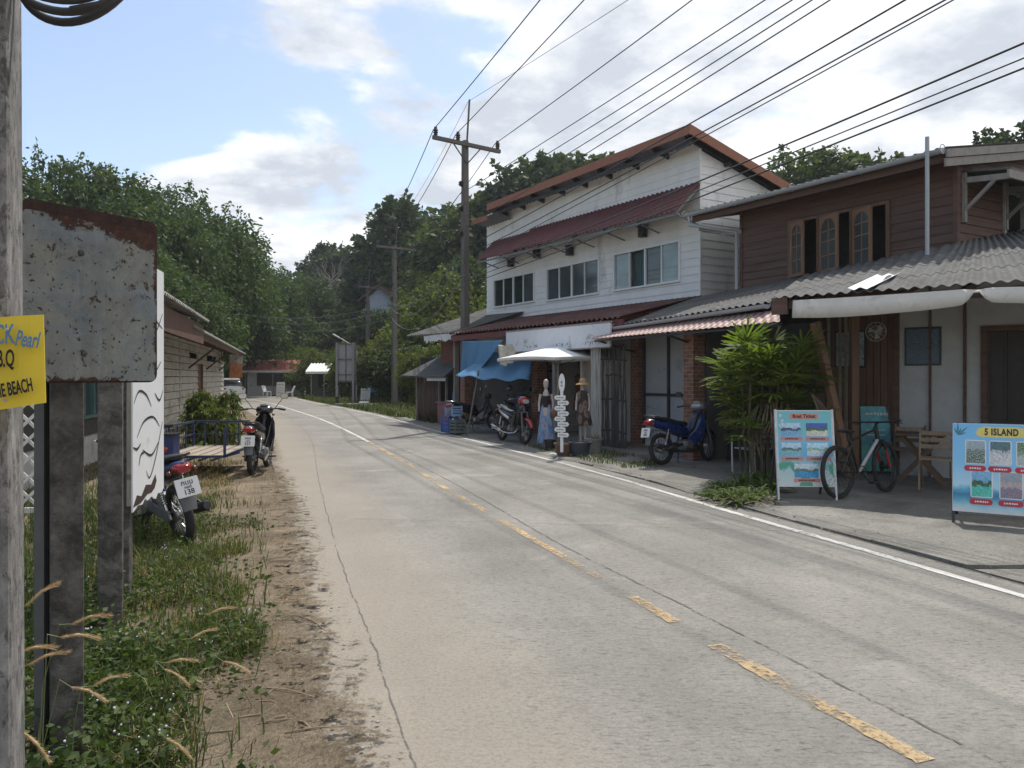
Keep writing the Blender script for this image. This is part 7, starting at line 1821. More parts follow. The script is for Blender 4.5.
# smaller leafy plants round its foot
def tuft(name, label, loc, n, L_, wd, m_, group=None, up=.6, droop=.7, seed=1, spread=.12):
    rr_ = random.Random(seed); V = []; Fc = []
    for i in range(n):
        a = rr_.uniform(0, 6.28); el_ = rr_.uniform(.15, 1.3) * up + .15; d = Vector((math.cos(a) * math.cos(el_), math.sin(a) * math.cos(el_), math.sin(el_))); l_ = L_ * rr_.uniform(.6, 1.1); s_ = Vector((-math.sin(a), math.cos(a), 0)); b_ = Vector((rr_.uniform(-1, 1) * spread, rr_.uniform(-1, 1) * spread, 0)); o0 = len(V)
        for j in range(6):
            t_ = j / 5; p = b_ + d * l_ * t_ - Vector((0, 0, droop * l_ * t_ ** 2.4)); ww = wd * math.sin(math.pi * (.12 + .86 * t_)); p.z = max(p.z, .004)
            V += [p - s_ * ww * .5, p + Vector((0, 0, -.006)), p + s_ * ww * .5]
        for j in range(5): q = o0 + 3 * j; Fc.append((q, q + 1, q + 4, q + 3)); Fc.append((q + 1, q + 2, q + 5, q + 4))
    me = bpy.data.meshes.new(name); me.from_pydata([tuple(p) for p in V], [], Fc); me.materials.append(m_)
    for p in me.polygons: p.use_smooth = True
    q = link(bpy.data.objects.new(name, me)); q.location = loc; return tag(q, label, 'plant', group)
SPID = leafmat('strap_leaves', (.09, .13, .04), .5, .3)
for i, (px, py, L_) in enumerate(((715, 497, .34), (727, 500, .40), (738, 503, .42), (748, 498, .38), (757, 500, .45), (768, 492, .5), (745, 486, .5), (762, 484, .5), (722, 490, .35), (733, 492, .4))):
    tuft('leafy_clump', ['low strap-leaved plant at the kerb edge in front of the palm', 'taller strap-leaved plant tucked under the palm'][py < 494], G(px, py, .03), 46, L_, .030, SPID, 'strap-leaved plants round the palm foot', .8, .55, 40 + i, .10)
m = MB(); r_ = random.Random(5)
for k in range(26):
    c_ = G(r_.uniform(705, 775), r_.uniform(494, 507), .05); a = r_.uniform(0, 6.3); m.tube([c_, c_ + Vector((math.cos(a) * .12, math.sin(a) * .12, r_.uniform(.02, .1))), c_ + Vector((math.cos(a + .4) * .25, math.sin(a + .4) * .25, r_.uniform(0, .06)))], .004, 5)
tag(m.build('dead_twigs', bpy.data.materials['dry_twig']), None, None, None, 'stuff')
# white tubular garden chair half hidden by the palm
o = thing('garden_chair', 'white tubular garden chair half hidden behind the ticket board and palm', 'chair', (P(757, 470, 11.9).x, 12.1, .04), R(20))
WT_ = mat('white_tube_paint', (.55, .55, .54), .5)
m = MB()
for s_ in (-1, 1): m.tube([(.22 * s_, .22, 0), (.22 * s_, .24, .62), (.22 * s_, .0, .64), (.22 * s_, -.24, .62), (.22 * s_, -.22, 0)], .014, 8)
m.tube([(-.2, -.2, .44), (-.2, -.28, .85), (.2, -.28, .85), (.2, -.2, .44)], .014, 8); m.build('frame', WT_, o, smooth=60)
m = MB()
for k in range(6): m.box(-.2, .2, -.2 + .07 * k, -.145 + .07 * k, .43, .445)
m.build('seat', WT_, o); m = MB()
for k in range(4): m.box(-.19, .19, -.275, -.262, .54 + .075 * k, .59 + .075 * k)
m.build('backrest', WT_, o)

# ------------------------------------------------------------------ clothes shop front
UM = mat('white_parasol_cloth', (.74, .74, .73), .8, var=.04)
ux = fx(560, -.9); o = thing('parasol', 'square white parasol opened over the clothes shop doorway', 'parasol', W(ux, -.95, .02), ROWANG + R(8))
m = MB(); m.tube([(0, 0, 0), (0, 0, 2.32)], .02, 10); m.build('pole', mat('pale_parasol_pole', (.4, .36, .3), .5), o, smooth=60)
m = MB(); zt_u, ze_u = 2.32, 2.02; hw = 1.05; n = 10; vs = []; fs = []
cor = [(-hw, -hw), (hw, -hw), (hw, hw), (-hw, hw)]; ring = []
for c_ in range(4):
    a, d = cor[c_], cor[(c_ + 1) % 4]
    for k in range(6): t_ = k / 6; ring.append((a[0] + (d[0] - a[0]) * t_, a[1] + (d[1] - a[1]) * t_, math.sin(math.pi * t_)))
rg = []
for j in range(7):
    q = max(.015, j / 6); rg.append([(p[0] * q, p[1] * q, zt_u - (zt_u - ze_u) * q ** 1.12 + .035 * p[2] * q * q) for p in ring])
rg.append([(p[0] * .997, p[1] * .997, ze_u + .035 * p[2] - .07) for p in ring]); m.loft(rg, caps=False)
cn_ = m.build('canopy', UM, o, smooth=35, fixn=False); sm_ = cn_.modifiers.new('solid', 'SOLIDIFY'); sm_.thickness = .004
for c_ in range(4): m = MB(); m.beam((0, 0, 2.27), (cor[c_][0] * .97, cor[c_][1] * .97, ze_u - .015), .014, .014); m.beam((0, 0, 1.85), (cor[c_][0] * .5, cor[c_][1] * .5, 2.14), .012, .012); m.build('rib', STEEL, o)
m = MB(); m.box(-.22, .22, -.22, .22, 0, .07); m.build('base', CONC, o, bevel=.02)
# dress forms
SKIN = mat('mannequin_white', (.42, .37, .33), .5); 
def torso_rings(prof): return [ell((0, 0, z), ax, ay, 18, 2.2, (1, 0, 0)) for z, ax, ay in prof]
dn, t, b = newmat('blue_batik_skirt'); v = coord(t, 'Object')
t.links.new(ramp_node(t, noise_node(t, 7, 6, .65, coord(t, 'Object', (1, 1, .5)), .8), [(.36, (.06, .11, .26)), (.5, (.20, .30, .44)), (.6, (.30, .30, .40)), (.7, (.24, .09, .12))]), b.inputs['Base Color']); b.inputs['Roughness'].default_value = .85
md = mat('black_knit_top', (.02, .02, .022), .9)
pA = G(546, 445.2, .1); o = thing('mannequin', 'shop mannequin in a black top and long blue patterned skirt', 'mannequin', (pA.x, pA.y, .10), R(-10)); o.scale = (.72, .72, .85)
m = MB(); m.loft(torso_rings([(.75, .15, .11), (.9, .155, .115), (1.03, .12, .09), (1.15, .14, .10), (1.28, .165, .11), (1.36, .16, .085), (1.41, .08, .06), (1.46, .05, .05)])); m.build('body', SKIN, o, smooth=80)
m = MB(); m.loft(torso_rings([(.98, .135, .102), (1.04, .128, .096), (1.15, .148, .108), (1.26, .172, .118), (1.31, .15, .10)]), caps=False); m.build('top', md, o, smooth=80)
m = MB(); rg = []
for z, q in ((1.06, .115), (.95, .155), (.75, .19), (.5, .22), (.25, .25), (.06, .27)):
    rg.append([(q * (1 + (.10 * (1.06 - z)) * math.sin(k * 2 * math.pi / 40 * 9)) * math.cos(2 * math.pi * k / 40), q * .8 * (1 + (.10 * (1.06 - z)) * math.sin(k * 2 * math.pi / 40 * 9)) * math.sin(2 * math.pi * k / 40), z + .012 * math.sin(k)) for k in range(40)])
m.loft(rg, caps=False); m.build('skirt', dn, o, smooth=80)
m = MB(); m.loft([ell((0, -.01, z), ax, ay, 16, 2.1, (0, 1, 0), (1, 0, 0)) for z, ax, ay in ((1.44, .05, .05), (1.49, .055, .07), (1.53, .075, .09), (1.60, .085, .10), (1.67, .07, .085), (1.71, .03, .04))]); m.ball((0, -.115, 1.585), .014, 8, (.8, 1, 1.4)); m.build('head', SKIN, o, smooth=80)
for s_ in (-1, 1): m = MB(); m.tube([(.165 * s_, 0, 1.32), (.215 * s_, .01, 1.08), (.20 * s_, -.10, .88)], [.045, .036, .026], 10); m.build('arm', SKIN, o, smooth=80)
m = MB(); m.cyl((0, 0, .02), .16, .02, (0, 0, 1), 24); m.tube([(0, 0, .02), (0, 0, .8)], .015, 8); m.build('stand', ZINC, o, smooth=50)
m = MB(); m.tube([(.12, -.08, 1.30), (.2, -.12, .95), (.24, -.1, .85)], .008, 6); m.ball((.24, -.11, .80), .11, 12, (.9, .45, 1)); m.build('shoulder_bag', mat('brown_leather_bag', (.13, .055, .025), .6), o, smooth=60)
pm, t, b = newmat('brown_paisley_dress'); v = coord(t, 'Object')
vo = t.nodes.new('ShaderNodeTexVoronoi'); vo.inputs['Scale'].default_value = 7; t.links.new(coord(t, 'Object', (1, 1, .55)), vo.inputs['Vector'])
t.links.new(ramp_node(t, math_node(t, 'ADD', vo.outputs[0], math_node(t, 'MULTIPLY', noise_node(t, 12, 4, .6, v), .3)), [(.2, (.30, .22, .17)), (.4, (.11, .075, .055)), (.55, (.24, .17, .13)), (.75, (.05, .035, .03))]), b.inputs['Base Color']); b.inputs['Roughness'].default_value = .9
pB = G(583, 445.5, .1); o = thing('mannequin', 'shop dress form in a straw hat and short brown patterned dress beside the stakes', 'mannequin', (pB.x, pB.y, .10), R(-25)); o.scale = (.78, .78, .85)
m = MB(); rg = []
for z, q, fl in ((1.42, .09, 0), (1.38, .15, 0), (1.26, .165, 0), (1.12, .13, 0), (1.0, .15, .02), (.85, .19, .05), (.65, .235, .08), (.52, .26, .10)):
    rg.append([(q * (1 + fl * math.sin(k * 7 * 2 * math.pi / 36)) * math.cos(2 * math.pi * k / 36), q * .75 * (1 + fl * math.sin(k * 7 * 2 * math.pi / 36)) * math.sin(2 * math.pi * k / 36), z) for k in range(36)])
m.loft(rg); m.build('dress', pm, o, smooth=80)
m = MB(); m.tube([(0, 0, 1.4), (0, 0, 1.5)], .05, 12); m.ball((0, 0, 1.56), .085, 14, (.85, 1, 1.15)); m.build('head', SKIN, o, smooth=80)
m = MB(); m.lathe([(.21, -.02), (.20, 0.0), (.11, .03), (.105, .07), (.085, .13), (.03, .155), (0, .158)], (0, 0, 1.585), n=28); m.build('straw_hat', mat('straw', (.38, .26, .12), .85, var=.2, scale=30), o, smooth=60)
for s_ in (-1, 1): m = MB(); m.tube([(.075 * s_, 0, .55), (.07 * s_, .01, .3), (.065 * s_, 0, .03)], [.06, .045, .035], 10); m.build('leg', SKIN, o, smooth=80)
for s_ in (-1, 1): m = MB(); m.tube([(.15 * s_, 0, 1.35), (.20 * s_, .01, 1.1), (.19 * s_, -.05, .9)], [.042, .035, .025], 10); m.build('arm', SKIN, o, smooth=80)
m = MB(); m.box(-.15, .15, -.12, .12, 0, .03); m.build('stand', WT_, o, bevel=.006)
# clothes hanging inside the doorway
for i, (px, c_, d_, l_) in enumerate(((561, (.03, .03, .035), 1.1, 1.0), (566, (.05, .07, .12), 1.3, .9), (571, (.22, .07, .03), 1.0, 1.1), (576, (.04, .04, .04), 1.2, .8), (580, (.25, .09, .04), .9, .95))):
    x = fx(px, d_); o = thing('hanging_dress', ['dark dress', 'navy shirt', 'rust orange dress', 'black top', 'terracotta dress'][i] + ' on a hanger inside the dim clothes shop doorway', 'clothes', W(x, d_, 1.75 - l_ * .3 + .2), ROWANG + R(20 * (i % 3)), 'clothes hung inside the shop')
    m = MB(); rg = []
    for z, q in ((0, .06), (-.05, .19), (-.3, .15), (-.6 * l_, .17), (-l_, .24)): rg.append([(q * math.cos(2 * math.pi * k / 20) * (1 + .06 * math.sin(5 * k)), q * .22 * math.sin(2 * math.pi * k / 20), z) for k in range(20)])
    m.loft(rg); m.build('garment', mat('garment_%d' % i, c_, .9, var=.3, scale=14), o, smooth=70)
    m = MB(); m.tube([(-.18, 0, -.04), (0, 0, .03), (.18, 0, -.04)], .006, 6); m.tube([(0, 0, .03), (0, 0, .1), (.02, 0, .13), (.04, 0, .1)], .004, 6); m.build('hanger', STEEL, o)
x0, x1 = fx(559, 1.1), fx(584, 1.1); m = MB(); m.tube([W(x0 - .3, 1.1, 2.0), W(x1, 1.1, 2.0)], .015, 8); tag(m.build('clothes_rail', STEEL), 'steel clothes rail across the dim clothes shop interior', 'rail')
# white arrow-plate signpost standing in a pot
pS = G(561, 452, .1)
o = thing('signpost', 'white signpost with an oval head and stacked name plates before the clothes shop', 'signpost', (pS.x, pS.y - .25, .12), R(-18)); o.scale = (.84,) * 3
m = MB(); m.box(-.035, .035, -.012, .012, 0, 1.45); m.build('post', WFRAME, o)
m = MB(); m.prism([(.075 * math.cos(2 * math.pi * k / 24), 0, 1.62 + .22 * math.sin(2 * math.pi * k / 24)) for k in range(24)], (0, -.014, 0), (0, .010, 0)); hd_ = m.build('oval_head', WFRAME, o)
m = MB(); m.prism([(.025 * math.cos(2 * math.pi * k / 16), 0, 1.64 + .035 * math.sin(2 * math.pi * k / 16)) for k in range(16)], (0, -.017, 0), (0, -.0145, 0)); m.prism([(.03 * math.cos(2 * math.pi * k / 16), 0, 1.56 + .02 * math.sin(2 * math.pi * k / 16)) for k in range(16)], (0, -.017, 0), (0, -.0145, 0)); m.build('emblem', flat('grey_emblem', (.3, .3, .3)), hd_)
for k in range(8):
    z = 1.28 - .125 * k; x = .035 * (1 if k % 2 else -1); m = MB(); n = [(-.13, z - .05), (.11, z - .05), (.145, z), (.11, z + .05), (-.13, z + .05)] if k % 2 else [(.13, z - .05), (-.11, z - .05), (-.145, z), (-.11, z + .05), (.13, z + .05)]
    m.prism([(p[0] + x, 0, p[1]) for p in n], (0, -.028, 0), (0, -.014, 0)); pl_ = m.build('name_plate', WFRAME, o, bevel=.003)
    dashes('plate_marks', basis((0, -.028, 0), (1, 0, 0), (0, 0, 1)), [(x - .09, x + .09, z, .035)], flat('grey_letters', (.25, .25, .25)), pl_, .0015)
# pots in front
def pot(label, loc, r0, r1, h_, m_, soil=True, plant=False, name='plant_pot'):
    o = thing(name, label, 'pot', loc, 0, 'plant pots before the clothes shop'); m = MB(); m.lathe([(r0, 0), (r1 * .97, h_ * .86), (r1 * 1.08, h_ * .87), (r1 * 1.08, h_), (r1 * .95, h_), (r1 * .93, h_ * .9), (0, h_ * .88)], n=26); m.build('vessel', m_, o, smooth=35)
    m = MB(); m.lathe([(r1 * .92, 0), (0, .03)], (0, 0, h_ * .89), n=22); m.build('soil', mat('potting_soil', (.05, .038, .028), .95), o)
    if plant:
        V = []; Fc = []; rr_ = random.Random(6)
        for i in range(40):
            a = rr_.uniform(0, 6.3); b_ = Vector((rr_.uniform(-.1, .1), rr_.uniform(-.1, .1), h_ * .9)); e = b_ + Vector((math.cos(a) * .14, math.sin(a) * .14, rr_.uniform(.08, .24))); s_ = Vector((-math.sin(a), math.cos(a), 0)) * .006; q = len(V); V += [b_ - s_, b_ + s_, e]; Fc.append((q, q + 1, q + 2))
        me = bpy.data.meshes.new('dry_plant'); me.from_pydata([tuple(p) for p in V], [], Fc); me.materials.append(GDRY); q = link(bpy.data.objects.new('dry_plant', me)); q.parent = o
    return o
pot('round brown earthen pot under the white signpost', G(564, 455.5, .03), .13, .19, .25, mat('brown_earthenware', (.12, .075, .05), .7, var=.2))
pot('dark blue-grey plastic planter tub, middle of the three pots', G(580, 456, .03), .17, .215, .28, mat('dark_blue_tub', (.035, .045, .06), .5))
pot('grey weathered cement pot with dry stems beside the driftwood screen', G(594, 453.5, .03), .15, .185, .32, mat('weathered_cement', (.2, .19, .17), .9, var=.2), True, True)
o = pot('small black pot with a white stone at its foot, left of the signpost', G(550, 450, .03), .10, .13, .22, BLACKP)
m = MB(); m.ball(G(553, 457, .03) + Vector((0, 0, .045)), .06, 10, (1.3, .9, .7)); tag(m.build('white_stone', mat('white_stone', (.6, .6, .58), .8)), 'small whitish stone on the ground left of the brown earthen pot', 'stone')
# driftwood screen: stakes lashed together, one thing
fx0, fx1 = fx(592, -.75), fx(632, -.55)
o = thing('driftwood_screen', 'tall screen of weathered bleached stakes lashed upright between the shop and the brick pier', 'fence', W(fx0, -.75, .03), ROWANG)
r_ = random.Random(14); wid_ = fx1 - fx0
for k in range(19):
    u = k / 18; x = wid_ * u; w_ = r_.uniform(.05, .12) if u < .22 else r_.uniform(.025, .055); h_ = (2.28 if u < .5 else 2.22) + r_.uniform(-.12, .08)
    if k in (6, 9, 12) : h_ *= .97
    m = MB(); pts = [(x, r_.uniform(-.03, .03), -.05), (x + r_.uniform(-.03, .03), r_.uniform(-.03, .03), h_ * .35), (x + r_.uniform(-.03, .03), r_.uniform(-.03, .03), h_ * .7), (x + r_.uniform(-.03, .03), r_.uniform(-.03, .03), h_)]
    if u < .22:
        for a, c_ in zip(pts, pts[1:]): m.beam(a, Vector(c_) + Vector((0, 0, .01)), w_, .025, up=(0, 1, 0))
    else: m.tube(pts, [w_ * .55, w_ * .5, w_ * .45, w_ * .35], 7)
    m.build('stake', mat('bleached_driftwood', (.55, .53, .49), .9, var=.25, stretch=(4, 4, .5), bump=.5) if u < .3 else mat('dark_driftwood', (.075, .066, .058), .9, var=.3, stretch=(4, 4, .5), bump=.5), o, smooth=50)
for z, xa, xb in ((1.95, 0, wid_), (1.05, .1, wid_), (.35, .2, wid_), (1.6, .45, wid_ * .85)): m = MB(); m.tube([(xa, .05, z), ((xa + xb) / 2, .06, z + .03), (xb, .05, z - .02)], .022, 7); m.build('crossbar', bpy.data.materials['dark_driftwood'], o, smooth=50)
m = MB(); x = wid_ * .62
for k in range(9): a = 2 * math.pi * k / 9; m.tube([(x, -.06, 1.75), (x + .10 * math.cos(a), -.075, 1.75 + .16 * math.sin(a)), (x + .07 * math.cos(a + .5), -.08, 1.75 + .10 * math.sin(a + .5))], .007, 5)
m.build('twig_ornament', PALEWOOD, o)

# ------------------------------------------------------------------ blue tarpaulins over the left shop bay
tm2, t, b = newmat('blue_tarpaulin'); v = coord(t, 'Object')
t.links.new(ramp_node(t, noise_node(t, 2.0, 6, .7, coord(t, 'Object', (1, 1, .4))), [(.3, (.095, .26, .45)), (.7, (.16, .37, .57))]), b.inputs['Base Color']); b.inputs['Roughness'].default_value = .5
t.links.new(bump_node(t, noise_node(t, 4, 5, .6, coord(t, 'Object', (1, 1, .25))), .5, .05), b.inputs['Normal'])
trb = t.nodes.new('ShaderNodeBsdfTranslucent'); trb.inputs[0].default_value = (.08, .26, .5, 1); msn = t.nodes.new('ShaderNodeMixShader'); msn.inputs[0].default_value = .35
oo = [n for n in t.nodes if n.type == 'OUTPUT_MATERIAL'][0]; t.links.new(b.outputs[0], msn.inputs[1]); t.links.new(trb.outputs[0], msn.inputs[2]); t.links.new(msn.outputs[0], oo.inputs[0])
def sheet(name, label, corners, m_, wob=.06, n=22, sag=.08, cat='tarpaulin', seed=1, folds=3.0, group=None):
    a, b_, c_, d_ = [Vector(p) for p in corners]; V = []; Fc = []; cen = (a + b_ + c_ + d_) / 4; nr = (b_ - a).cross(d_ - a).normalized(); ph = seed * 1.7
    for j in range(n + 1):
        for i in range(n + 1):
            u, w_ = i / n, j / n; p = (a * (1 - u) + b_ * u) * (1 - w_) + (d_ * (1 - u) + c_ * u) * w_
            p = p + nr * (wob * math.sin(u * folds * 6.28 + ph + 1.5 * w_) * (.3 + .7 * (1 - w_))) - Vector((0, 0, sag * math.sin(math.pi * u) * (1 - w_ * .5))); V.append(p - cen)
    for j in range(n):
        for i in range(n): q = j * (n + 1) + i; Fc.append((q, q + 1, q + n + 2, q + n + 1))
    me = bpy.data.meshes.new(name); me.from_pydata([tuple(p) for p in V], [], Fc); me.materials.append(m_)
    for p in me.polygons: p.use_smooth = True
    q = link(bpy.data.objects.new(name, me)); q.location = cen; s_ = q.modifiers.new('solid', 'SOLIDIFY'); s_.thickness = .004
    return tag(q, label, cat, group)
TA = P(455.5, 374, 22.2); TB = P(480, 373, 21.6); 
sheet('blue_tarpaulin', 'upright sky-blue tarpaulin hung at the left end of the maroon eave', [P(462, 372, 23.0), P(480, 372, 21.4), P(503, 340, 20.7), P(462, 341, 23.0)], tm2, .05, 22, .02, seed=1)
sheet('blue_tarpaulin', 'lower sloping blue tarpaulin stretched out over the parked scooters on a pole', [P(455, 375, 21.6), P(529, 380, 19.3), P(533, 352, 20.6), P(490, 352, 22.2)], tm2, .045, 24, .05, seed=2)
sheet('torn_sheet', 'pale torn plastic sheet draped where the two blue tarpaulins meet', [P(499, 365, 20.2), P(512, 362, 20.0), P(519, 343, 20.3), P(498, 345, 20.5)], mat('dirty_pale_plastic', (.40, .36, .28), .7, var=.3, scale=9), .05, 16, .05, 'plastic sheet', 3, 2)
pb_ = G(467, 436, .03); m = MB(); e_ = P(478.5, 371, 21.0) - pb_; m.tube([(0, 0, 0), e_], .025, 8); q = m.build('tarpaulin_prop', mat('grey_wood_prop', (.12, .11, .10), .85)); q.location = pb_; tag(q, 'leaning grey wooden prop holding up the blue tarpaulin', 'prop')
# goods in the dim shop behind the scooters
SHC = [(.20, .03, .03), (.03, .08, .20), (.12, .10, .03), (.05, .05, .06), (.25, .2, .15), (.03, .12, .08)]
o = thing('shop_shelf', 'dim goods shelf stocked with small boxes inside the tarpaulin shop', 'shelf', W(-5.6, 2.2, .1), ROWANG)
m = MB()
for z in (0.02, .5, .95, 1.4, 1.85): m.box(-1.6, 1.6, -.2, .2, z, z + .03)
for x in (-1.62, 0, 1.6): m.box(x, x + .04, -.2, .2, 0, 2.0)
m.build('rack', STEEL, o)
for z in (.05, .53, .98, 1.43):
    for k in range(6):
        m = MB(); x = -1.5 + .52 * k; h_ = r_.uniform(.15, .32); m.box(x, x + .36, -.17, .15, z + .002, z + h_); m.prism([(x + .05, -.17, z + .05), (x + .30, -.17, z + .05), (x + .30, -.17, z + h_ * .7), (x + .05, -.17, z + h_ * .7)], (0, -.004, 0), (0, 0, 0)); m.build('packet', mat('packet_%d' % (k % 6), SHC[(k + int(z * 10)) % 6], .6), o)
def crate(label, loc, w_, d_, h_, c_, rz=ROWANG):
    o = thing('plastic_crate', label, 'crate', loc, rz, 'crates by the pink counter'); m = MB(); t_ = .015; m.box(-w_ / 2, w_ / 2, -d_ / 2, d_ / 2, 0, .02)
    for (a, b_, c2, d2) in ((-w_ / 2, w_ / 2, -d_ / 2, -d_ / 2 + t_), (-w_ / 2, w_ / 2, d_ / 2 - t_, d_ / 2), (-w_ / 2, -w_ / 2 + t_, -d_ / 2 + t_, d_ / 2 - t_), (w_ / 2 - t_, w_ / 2, -d_ / 2 + t_, d_ / 2 - t_)):
        for k in range(4): m.box(a, b_, c2, d2, .02 + h_ * k * .25, .02 + h_ * (k * .25 + .17))
    for sx_ in (-1, 1):
        for sy_ in (-1, 1): m.box(sx_ * w_ / 2 - .02, sx_ * w_ / 2 + .02, sy_ * d_ / 2 - .02, sy_ * d_ / 2 + .02, 0, h_ + .02)
    m.build('body', c_, o, bevel=.004); return o
CB = mat('bright_blue_plastic', (.025, .10, .40), .45); CG = mat('grey_green_bin', (.12, .14, .13), .6)
g1 = G(450, 432, .05); crate('blue plastic crate on the ground in front of the pink counter', g1, .42, .32, .42, CB); crate('pale blue crate stacked on the lower blue crate', g1 + Vector((.10, 0, .45)), .40, .30, .28, mat('pale_blue_plastic', (.25, .38, .58), .5))
crate('squat grey bin between the blue crate and the scooter', G(457.5, 433, .05), .36, .3, .36, CG)
o = thing('water_jug', 'tall blue water jug standing on the pink counter', 'jug', W(kx(457, .05), .02, .765)); m = MB(); m.lathe([(.12, 0), (.13, .04), (.13, .32), (.09, .39), (.03, .42), (.03, .47), (0, .47)], n=18); m.build('body', CB, o, smooth=40); m = MB(); m.cyl((0, 0, .49), .035, .04); m.build('cap', WFRAME, o)

# ------------------------------------------------------------------ left bush, banner, car, far things
o = place_tree('garden_shrub', tree_meshes(41, 9, .2, 8, 5200, 12, 1.5, 2.4, .85, LEAF_Y, .16, 9, .55, .12, .2, .35, .4), (P(216, 430, 17.2).x, 17.2, -.05), .3, .11, 'leafy green shrub with long drooping leaves behind the blue sidecar', None, 'shrub', .155)
tuft('leafy_clump', 'arching palm-leaved plant rising at the back of the shrub by the siding house', (P(208, 420, 18.2).x, 18.2, .45), 40, 1.0, .07, SPID, None, 1.0, .6, 91, .15)
tuft('leafy_clump', 'small broad-leaved plant at the left edge of the shrub', (P(198, 430, 15.8).x, 15.8, .0), 46, .6, .07, SPID, None, .9, .5, 92, .18)
o = thing('eave_banner', 'small orange and white cloth banner hanging at the far eave end of the siding house', 'banner', P(236, 354, 35.5), LANG + R(75))
bm_ = pic('banner_print', (.5, .47, .45), (.46, .18, .08), (.50, .22, .12), 2); MT = basis((0, 0, 0), (1, 0, 0), (0, 0, 1)); uvquad('cloth', MT, -.3, .3, -1.1, 0, .0, bm_, o)
m = MB(); m.tube([(-.42, .002, .0), (.42, .002, .0)], .02, 8); m.build('rod', STEEL, o)
# parked white car at the bend
CARW = mat('white_car_paint', (.70, .70, .70), .25, coat=.6, var=.03); CGL = glass('car_glass', (.02, .025, .028))
o = thing('parked_car', 'white car parked half hidden beside the plants at the far left bend', 'car', (P(237, 395, 56).x - .6, 56, 0), R(120))
def car_ring(x, w_, z0, z1, r_=3.2): return ell((x, 0, (z0 + z1) / 2), w_, (z1 - z0) / 2, 18, r_)
m = MB(); m.loft([car_ring(-2.05, .70, .42, .70), car_ring(-1.98, .80, .30, .92), car_ring(-1.2, .84, .24, .98), car_ring(.0, .85, .24, .98), car_ring(1.2, .84, .24, .94), car_ring(1.85, .78, .30, .80), car_ring(2.0, .66, .40, .66)]); m.build('body', CARW, o, smooth=50)
m = MB(); m.loft([car_ring(-1.6, .70, .92, 1.0), car_ring(-1.25, .68, .92, 1.40), car_ring(-.6, .67, .92, 1.50), car_ring(.2, .66, .92, 1.48), car_ring(.95, .70, .90, .97)]); m.build('window_band', CGL, o, smooth=50)
m = MB(); m.loft([car_ring(-1.28, .60, 1.38, 1.43), car_ring(-.6, .62, 1.46, 1.525), car_ring(.2, .60, 1.44, 1.505), car_ring(.4, .55, 1.40, 1.44)]); m.build('roof_panel', CARW, o, smooth=50)
for x in (-1.3, 1.3):
    for s_ in (-1, 1): m = MB(); m.torus((x, .76 * s_, .31), (0, 1, 0), .22, .09, 28, 8); w_ = m.build('wheel', TYRE, o, smooth=90); m = MB(); m.cyl((x, .78 * s_, .31), .19, .10, (0, 1, 0), 18); m.build('hub', ALU, w_)
for s_ in (-1, 1):
    m = MB(); m.ball((1.9, .55 * s_, .66), .12, 10, (.6, 1, .7)); m.build('headlight', CLEARL, o); m = MB(); m.ball((-2.0, .6 * s_, .75), .10, 10, (.4, 1, 1.1)); m.build('tail_light', REDL, o)
for s_ in (-1, 1): m = MB(); m.ball((.7, .93 * s_, 1.0), .08, 8, (.6, 1, .7)); m.build('wing_mirror', CARW, o)
# back of the big road sign
o = thing('road_sign', 'back of a large grey panelled road sign on two posts at the roadside', 'road sign', (P(346, 404, 45).x, 45, 0), R(-6))
m = MB(); m.box(-.62, .62, -.01, .01, 1.32, 3.55); m.build('panel', mat('grey_sign_back', (.27, .28, .29), .55, .3, var=.1), o)
m = MB()
for x in (-.60, 0, .60): m.box(x - .03, x + .03, -.05, -.011, 1.32, 3.55)
for z in (1.34, 1.7, 2.6, 3.5): m.box(-.62, .62, -.08, -.051, z, z + .06)
m.build('panel_frame', mat('dark_grey_frame', (.11, .115, .12), .6, .3), o)
for x in (-.5, .48): m = MB(); m.box(x - .06, x + .06, -.20, -.085, 0 if x < 0 else -.1, 3.6); m.build('post', mat('banded_grey_post', (.2, .2, .2), .8), o)
for x in (-.5,): m = MB(); m.box(x - .063, x + .063, -.203, -.082, 0, .45); m.build('black_band', BLACKP, o)
def small_board(name, label, loc, w_, h_, rz, m_, cat='sign'):
    o = thing(name, label, cat, loc, rz); MT = basis((0, 0, .08), (1, 0, 0), (0, .2, 1)); m = MB(M=MT); m.box(-w_ / 2, w_ / 2, 0, h_, -.012, 0); m.box(-w_ / 2, -w_ / 2 + .04, -.08, 0, -.012, 0); m.box(w_ / 2 - .04, w_ / 2, -.08, 0, -.012, 0); m.build('panel', m_, o)
    for xq in (-w_ / 2 + .03, w_ / 2 - .03): m = MB(); m.beam((xq, .45, 0), (xq, .2, h_ * .8), .03, .03); m.build('back_leg', STEEL, o)
    dashes('marks', MT, [(-w_ * .38, w_ * .38, h_ * .82, h_ * .09), (-w_ * .35, w_ * .3, h_ * .6, h_ * .05), (-w_ * .35, w_ * .34, h_ * .45, h_ * .05), (-w_ * .35, w_ * .2, h_ * .3, h_ * .05)], flat('grey_letters', (.25, .25, .25)), o, .002); return o
small_board('menu_board', 'pale menu board standing on the verge before the red-roofed shop', (P(281, 398, 59).x, 58.8, 0), .62, 1.15, R(5), flat('pale_menu', (.6, .58, .56)))
small_board('menu_board', 'white menu board on the grass between the road sign and the second pole', (P(368, 400, 50).x, 49, 0), .62, .82, R(-5), WHB)
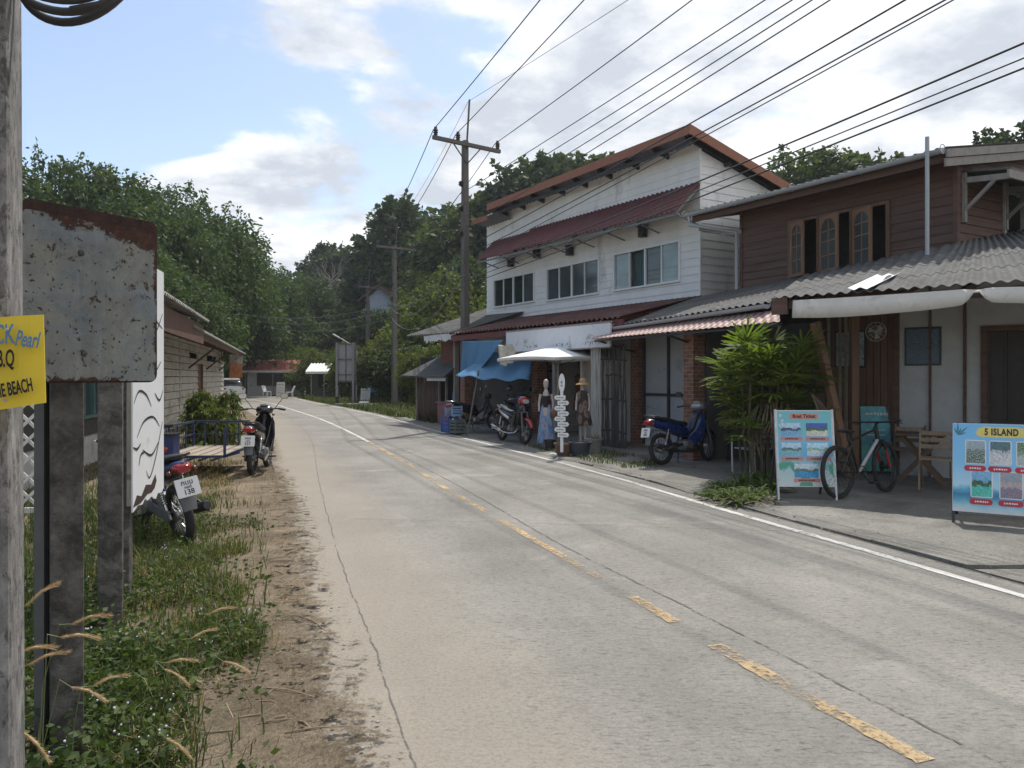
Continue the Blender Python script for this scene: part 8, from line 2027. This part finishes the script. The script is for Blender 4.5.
def plastic_chair(label, loc, rz):
    o = thing('plastic_chair', label, 'chair', loc, rz, 'white chairs before the far shop'); m = MB()
    for sx_ in (-1, 1):
        for sy_ in (-1, 1): m.beam((.22 * sx_, .22 * sy_, 0), (.19 * sx_, .19 * sy_, .44), .045, .045)
    m.build('legs', WFRAME, o); m = MB(); m.box(-.24, .24, -.24, .22, .43, .46); m.build('seat', WFRAME, o, bevel=.01); m = MB(); m.prism([(-.22, .2, .46), (.22, .2, .46), (.25, .34, .85), (.15, .37, .92), (-.15, .37, .92), (-.25, .34, .85)], (0, 0, 0), (0, .03, .01)); m.build('backrest', WFRAME, o); return o
plastic_chair('white plastic chair left of the pale menu board', (P(263, 398, 60).x, 61, 0), R(70)); plastic_chair('white plastic chair right of the pale menu board', (P(295, 398, 60).x, 58.5, 0), R(-60))
sheet('blue_tarpaulin', 'small bright blue tarpaulin screen behind the white menu board far down the road', [P(366, 392, 53), P(377, 392, 52), P(377, 375, 52), P(366, 375, 53)], flat('far_blue_sheet', (.10, .28, .55)), .04, 10, .03, seed=5)
for px in (365.6, 377.4): 
    m = MB(); m.beam((0, 0, -.1), (0, 0, 2.0), .06, .06); q = m.build('tarpaulin_prop', PALEWOOD); q.location = (P(px, 400, 52.5).x, 52.6, 0); tag(q, 'thin post at one side of the small bright blue tarpaulin', 'prop', 'posts of the far blue tarpaulin')
m = MB(); m.obox((0, 0, .14), (.55, .4, .28), (0, 0, .3)); q = m.build('stone_block', mat('pale_stone', (.5, .5, .48), .9, var=.2), bevel=.05); q.location = (P(364, 407, 42).x, 42, -.03); tag(q, 'pale stone block on the verge beyond the road sign posts', 'stone')
m = MB(); m.box(-1.2, 1.2, -.45, .45, -.1, .12); q = m.build('kerb_slab', CONC, bevel=.03); q.location = (P(352, 407, 42).x, 43.2, 0); q.rotation_euler = (0, 0, R(-25)); tag(q, 'flat concrete slab by the foot of the road sign', 'slab')
# ------------------------------------------------------------------ thin noon haze over the whole valley
hz = MB(); hz.box(-210, 290, -60, 330, -1.2, 70)
hm_, t, b = newmat('noon_haze'); t.nodes.remove(b)
pv = t.nodes.new('ShaderNodeVolumePrincipled'); pv.inputs['Density'].default_value = 0.00045; pv.inputs['Color'].default_value = (.86, .92, 1, 1); pv.inputs['Anisotropy'].default_value = 0.3
t.links.new(pv.outputs[0], [n for n in t.nodes if n.type == 'OUTPUT_MATERIAL'][0].inputs['Volume'])
o = hz.build('haze', hm_); o['kind'] = 'stuff'
